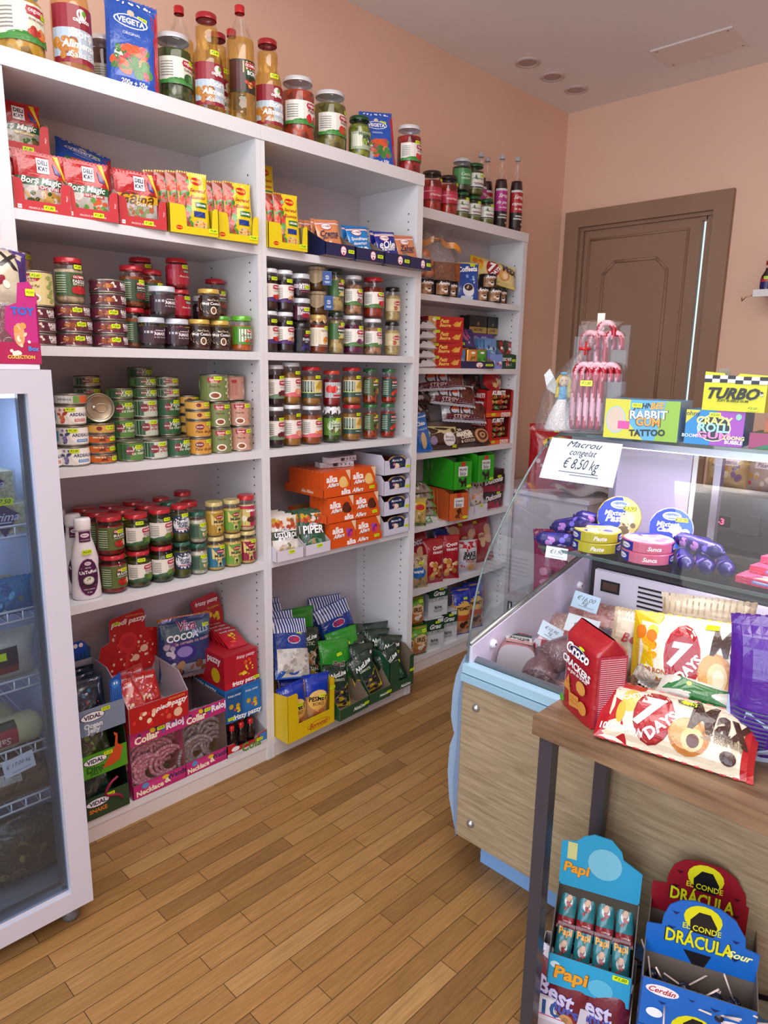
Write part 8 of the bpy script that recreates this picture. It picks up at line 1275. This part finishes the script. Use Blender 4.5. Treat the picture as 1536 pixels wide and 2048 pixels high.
for i, (x, y, w) in enumerate(((-.215, -1.430, 'left, sticking out past the blue box'), (-.185, -1.53, 'under the blue box'), (-.13, -1.48, 'at the back of the white carton'))): put('pean', x, y, .006, 0, w, rot=(R(-6), R((8, -3, 2)[i]), R(-84)))
for p in PLACED[-3:]: p[0].scale = (.8, .7, .86)
def drac(key, noun, c, cd, sour):
    def fn(o):
        w, d, hf = .225, .075, .12
        bat = lambda x, y, s: ('P', [(x-s, y+s*.6), (x-s*.5, y+s*.1), (x, y+s*.3), (x+s*.5, y+s*.1), (x+s, y+s*.6), (x+s*.4, y-s*.4), (x, y-s*.9), (x-s*.4, y-s*.4)], cd)
        carton(o, w, d, .155, hf, c, '6a6058', [('E', .0, -.75, .42, .75, 'd8d81c'), ('P', [(-.24, -1), (-.2, -.4), (-.05, -.1), (.12, -.12), (.24, -.45), (.26, -1)], '16161c'), ('E', -.62, .62, .3, .22, 'e8e4ec'), ('T', -.62, .62, .24, 'Cerdán', 'a81c2c', {'s': .4, 'b': .02}), bat(-.6, .15, .08), bat(-.1, .62, .06), bat(.3, .55, .09), ('E', .68, .15, .26, .16, 'e8e4ec'), ('T', .68, .15, .23, 'Corona del Dulce', '8a2a5a', {'s': .3}), ('E', -.72, -.35, .15, .2, 'e8f0f8')], lip=.96)
        P = [(-w/2, 0), (w/2, 0), (w/2, .07), (.085, .075), (.082, .10), (.06, .135), (.03, .152), (-.02, .156), (-.05, .148), (-.07, .13), (-.08, .10), (-.082, .075), (-w/2, .07)]
        G().prism(P, .003, c, 'card', frame=lambda u, v, t: (u, d-.004+t, .085+v+.04)).art([('E', -.02, .5, .34, .42, 'd8d81c'), ('P', [(-.22, .02), (-.24, .4), (-.1, .7), (.1, .7), (.24, .35), (.2, .02)], '17161c'), ('P', [(-.12, -1), (-.3, -.6), (.2, -.6), (.1, -1)], '17161c'), ('T', -.02, .18, .34, 'EL CONDE', 'd8dc1c', {'b': .02, 'h': 1.2}), ('T', -.04, -.2, .62, 'DRÁCULA', '17161c', {'b': .07, 'h': 1.5}), ('T', -.04, -.2, .6, 'DRÁCULA', 'd8dc1c', {'b': .03, 'h': 1.5}), bat(-.5, .5, .07), bat(-.55, .0, .08), bat(.58, .1, .07), bat(.6, -.45, .08)]+([('T', .68, -.3, .22, 'Sour', 'e8f0a0', {'b': .04, 's': .4})] if sour else []), w, .156, flat(0, d-.0045, .125+.078)).build('header_board', o)
    kind(key, 'display_box', noun, 'box', .3, fn)
drac('drb', 'bright blue bat-patterned lollipop display box with yellow lettering', '1464c0', '14205a', 1) if False else drac('drx', 'bright blue bat-patterned lollipop display box with yellow lettering', '1464c0', '14205a', 1)
drac('drd', 'dark red bat-patterned lollipop display box behind the blue one', '8a1424', '3a0c14', 0)
DX, DY, DZ = -.197, -1.748, .180; put('drx', DX, DY, DZ, 0, '', rot=(0, 0, R(-68))); put('drd', -.098, -1.712, .205, 0, '', rot=(0, 0, R(-70)))
solid('dbase', 'plain blue carton lifting the blue lollipop box', .225, .075, .178, '1458a8', []); put('dbase', DX, DY, 0, 0, '', rot=(0, 0, R(-68))); solid('dbase2', 'plain dark red carton lifting the red lollipop box', .225, .075, .203, '7a1424', []); put('dbase2', -.098, -1.712, 0, 0, '', rot=(0, 0, R(-70)))
def pop(o): G().ball(0, 0, .013, .013, .013, .013, '0e1c38', 'crinkle', 12).build('candy_head', o); G().tube([(0, 0, .02), (0, 0, .085)], .002, 'd8c8c4', 'paper').build('paper_stick', o)
kind('pop', 'lollipop', 'dark blue wrapped lollipop with a white stick', 'lollipop', .09, pop)
ca, sa = math.cos(R(-68)), math.sin(R(-68)); rr = random.Random(21)
for i in range(16):
    lx = -.085+.024*(i % 8)+rr.uniform(-.004, .004); ly = .022+.025*(i//8)+rr.uniform(-.008, .008); put('pop', DX+lx*ca-ly*sa, DY+lx*sa+ly*ca, DZ+.055+rr.uniform(0, .012)+(.01 if i > 7 else 0), 0, ['front', 'back'][i//8]+' row of the blue box, place '+['one', 'two', 'three', 'four', 'five', 'six', 'seven', 'eight'][i % 8], rot=(R(rr.choice((-70, 62, 20, -30, 80))), R(rr.choice((-60, 40, 70, 10, -20))), R(rr.uniform(0, 360))))
pouch('redr', 'tall dark red bag at the bottom right frame edge', .16, .30, .06, '8a1424', [('B', 3, 9, 0, -.4, .8, .5, .2, ['a82830', '6a0c18', 'b86a50'])], (0, .2, '€2,00')); put('redr', -.07, -1.955, .01, 0, '', rot=(R(-6), 0, R(-70)))
# ---------------------------------------------------------------- inside the glass-door fridge
def rk(i): return RACKS[i]+.0045
def cheese(o):
    G().box(-.11, -.06, 0, .11, .06, .075, 'd8d0a0', 'meat').build('cheese_block', o); G().box(-.114, -.064, -.001, .114, .064, .079, 'fff', 'film').build('clear_wrap', o)
    G().art([('P', [(-1, .4), (0, 1), (1, .4), (0, -1)], '1c2458'), ('T', 0, .25, 1.0, 'Prima', 'c8c8d8', {'s': .4}), ('R', 0, -.1, .5, .04, 'b8b8d0')], .07, .085, flat(.05, -.0655, .035)).build('blue_label', o); sticker(o, flat(.05, -.067, .085), '€7,50', .05, .018)
kind('cheesef', 'cheese_block', 'wrapped pale cheese block with dark blue drop label', 'cheese', .08, cheese)
X0 = -1.04
put('cheesef', X0, -.17, rk(0), -4, 'lower one on the top rack'); put('cheesef', X0-.03, -.16, rk(0)+.082, 4, 'upper one on the top rack')
def roll(o):
    G().lathe([(0, -.14), (.008, -.136), (.006, -.125), (.03, -.118), (.042, -.10), (.043, .10), (.03, .118), (.006, .125), (.008, .136), (0, .14)], 'd4cc98', 'plastic', 22).build('sausage_casing', o)
    G().art([('R', 0, 0, 1, 1, 'a8343c'), ('R', 0, .7, 1, .3, 'd8d0a8'), ('R', 0, -.75, 1, .25, '2a3428'), ('T', 0, .1, .6, 'Salam', 'e8d8c0', {'r': 0})], .10, .10, lambda u, v, w: ((.0435+w)*math.sin(v/.0435), -(.0435+w)*math.cos(v/.0435), -u), (.02, .012)).build('printed_label', o)
kind('rollf', 'cheese_roll', 'thick pale cheese roll with red printed label', 'cheese', .086, roll)
put('rollf', X0-.02, -.19, rk(3)+.044, 0, 'front one on the fourth rack', rot=(0, R(90), R(2))); put('rollf', X0-.06, -.105, rk(3)+.044, 0, 'rear one on the fourth rack', rot=(0, R(90), R(8)))
put('rollf', X0-.02, -.12, rk(1)+.044, 0, 'behind on the second rack', rot=(0, R(90), R(-6)))
pouch('vacf', 'vacuum-packed white cheese with dark red and navy label', .24, .14, .05, 'c8c4b8', [('R', .1, 0, .45, .5, '1c2034'), ('R', .1, -.35, .45, .14, '8a2430'), ('R', .0, .2, .3, .14, YEL), ('R', -.1, 0, .15, .3, 'b8b0a0')], name='cheese_pack'); put('vacf', X0-.01, -.18, rk(2), -3, '')
pouch('bluef', 'light blue foil cheese packet behind the rack rail', .2, .10, .04, '3a7ab0', [('B', 3, 14, 0, 0, .9, .8, .12, ['6ab0d8', '2a5a98', 'c8d8e8', '8a8a70'])], name='cheese_pack', m='crinkle'); put('bluef', X0+.01, -.20, rk(1), -3, ''); 
pouch('meatf', 'vacuum pack of brown smoked meat with white weight label', .24, .14, .05, '7a6048', [('B', 3, 14, 0, 0, .9, .9, .2, ['8a6a50', '6a4c3a', '947a60']), ('R', .0, -.05, .3, .42, 'd0ccc0'), ('R', -.08, .1, .12, .16, '3a3a38'), ('R', .08, -.2, .16, .05, '888')], name='meat_pack', m='crinkle'); put('meatf', X0-.0, -.20, rk(4), 0, '', rot=(R(-34), 0, R(-2)))
pouch('twf', 'dark clear bag of twisted snacks at the fridge bottom', .22, .20, .06, '4a4230', [('B', 3, 20, 0, -.1, .8, .7, .14, ['6a5a38', '3a3424', '8a7a4a', '5a4a30'])], name='snack_bag', m='crinkle'); put('twf', X0+.03, -.18, .131, -3, 'right one at the fridge bottom'); put('twf', X0-.13, -.17, .131, 5, 'left one at the fridge bottom')
def tub(o): G().lathe([(0, 0), (.045, 0), (.052, .09), (.055, .095), (.055, .105), (0, .106)], '8a8880', 'plastic', 24).build('tub_body', o); G().art([('R', 0, 0, 1, 1, '6a6a48'), ('B', 3, 9, 0, 0, .8, .8, .1, ['c8b890', '4a5a3a'])], .16, .05, cyl(.0515, .045), (.015, 1)).build('paper_label', o)
kind('tubf', 'food_tub', 'grey plastic tub with olive label', 'tub', .106, tub); put('tubf', X0-.09, -.20, rk(1), 0, 'at the left of the second rack')
card('c17', 'white handwritten card reading 17,00 taped on fridge rack', .078, .05, [('€ 17,00 kg', .15, .8)]); put('c17', -1.02, -.262, rk(3)-.045, 0, '', rot=(0, R(-8), 0))
# on top of the fridge
def toybox(o):
    w, d, h = .20, .14, .14
    g = G().box(-w/2, 0, 0, w/2, d, .05, 'a81c50').box(w/2-.004, 0, .05, w/2, d, .14, 'b82a6a').box(-w/2, d-.004, .05, w/2, d, .14, '8a2048')
    g.prism([(.045, .05), (w/2, .05), (w/2, .16), (.085, .19), (.06, .185), (.055, .14), (.03, .13), (.025, .08)], .003, 'b82a7a', 'card', frame=lambda u, v, t: (u, t, v)); g.art([('E', .55, -.25, .12, .3, 'd8a070'), ('B', 3, 12, .55, -.4, .3, .5, .06, ['e8c8a8', 'd89a50', '5a2a3a', 'e8e0d0']), ('T', .66, .35, .26, 'TOY', '2a6ac8', {'b': .08}), ('T', .55, -.82, .3, 'COLECTION', 'e8c850', {'b': .04}), ('T', .84, -.6, .12, 'Box', '3a8ad8', {'b': .05})], w, .18, flat(0, -.0003, .09)); g.build('printed_carton', o)
    G().box(-w/2, .001, .05, .045, .0015, .14, 'fff', 'film').build('clear_window', o); sticker(o, flat(.085, -.0012, .165), '€2,50', .02, .016)
kind('toyb', 'toy_box', 'pink toy display box on top of the fridge', 'box', .18, toybox); put('toyb', -1.000, -.312, 1.5712, -3, '')
KP = G().box(-.15, -.07, 0, .115, .07, .012, 'd4d4dc', 'plastic').build('plastic_tray', None, (-1.02, -.245, 1.5585)); tag(KP, 'thin white plastic tray on the fridge under the pink box', 'tray'); KP['label'] = 'thin white plastic tray on the fridge under the pink box'
pouch('mixf', 'cream croissant bag with berries and purple seal atop the fridge', .19, .15, .035, 'c8c0a8', [('T', .1, .4, .7, 'MAX', '1c1010', {'b': .05}), ('B', 3, 8, .1, -.45, .6, .35, .16, ['8a1c34', '2a2040', 'a82c44', 'e8e0d0']), ('P', [(.6, 1), (1, 1), (1, -1), (.85, -1), (.8, .2)], '3a1c6a')], name='croissant_packet', seal='3a1c6a'); put('mixf', -1.000, -.262, 1.713, 0, '', rot=(R(-24), R(8), R(-6)))
finish()
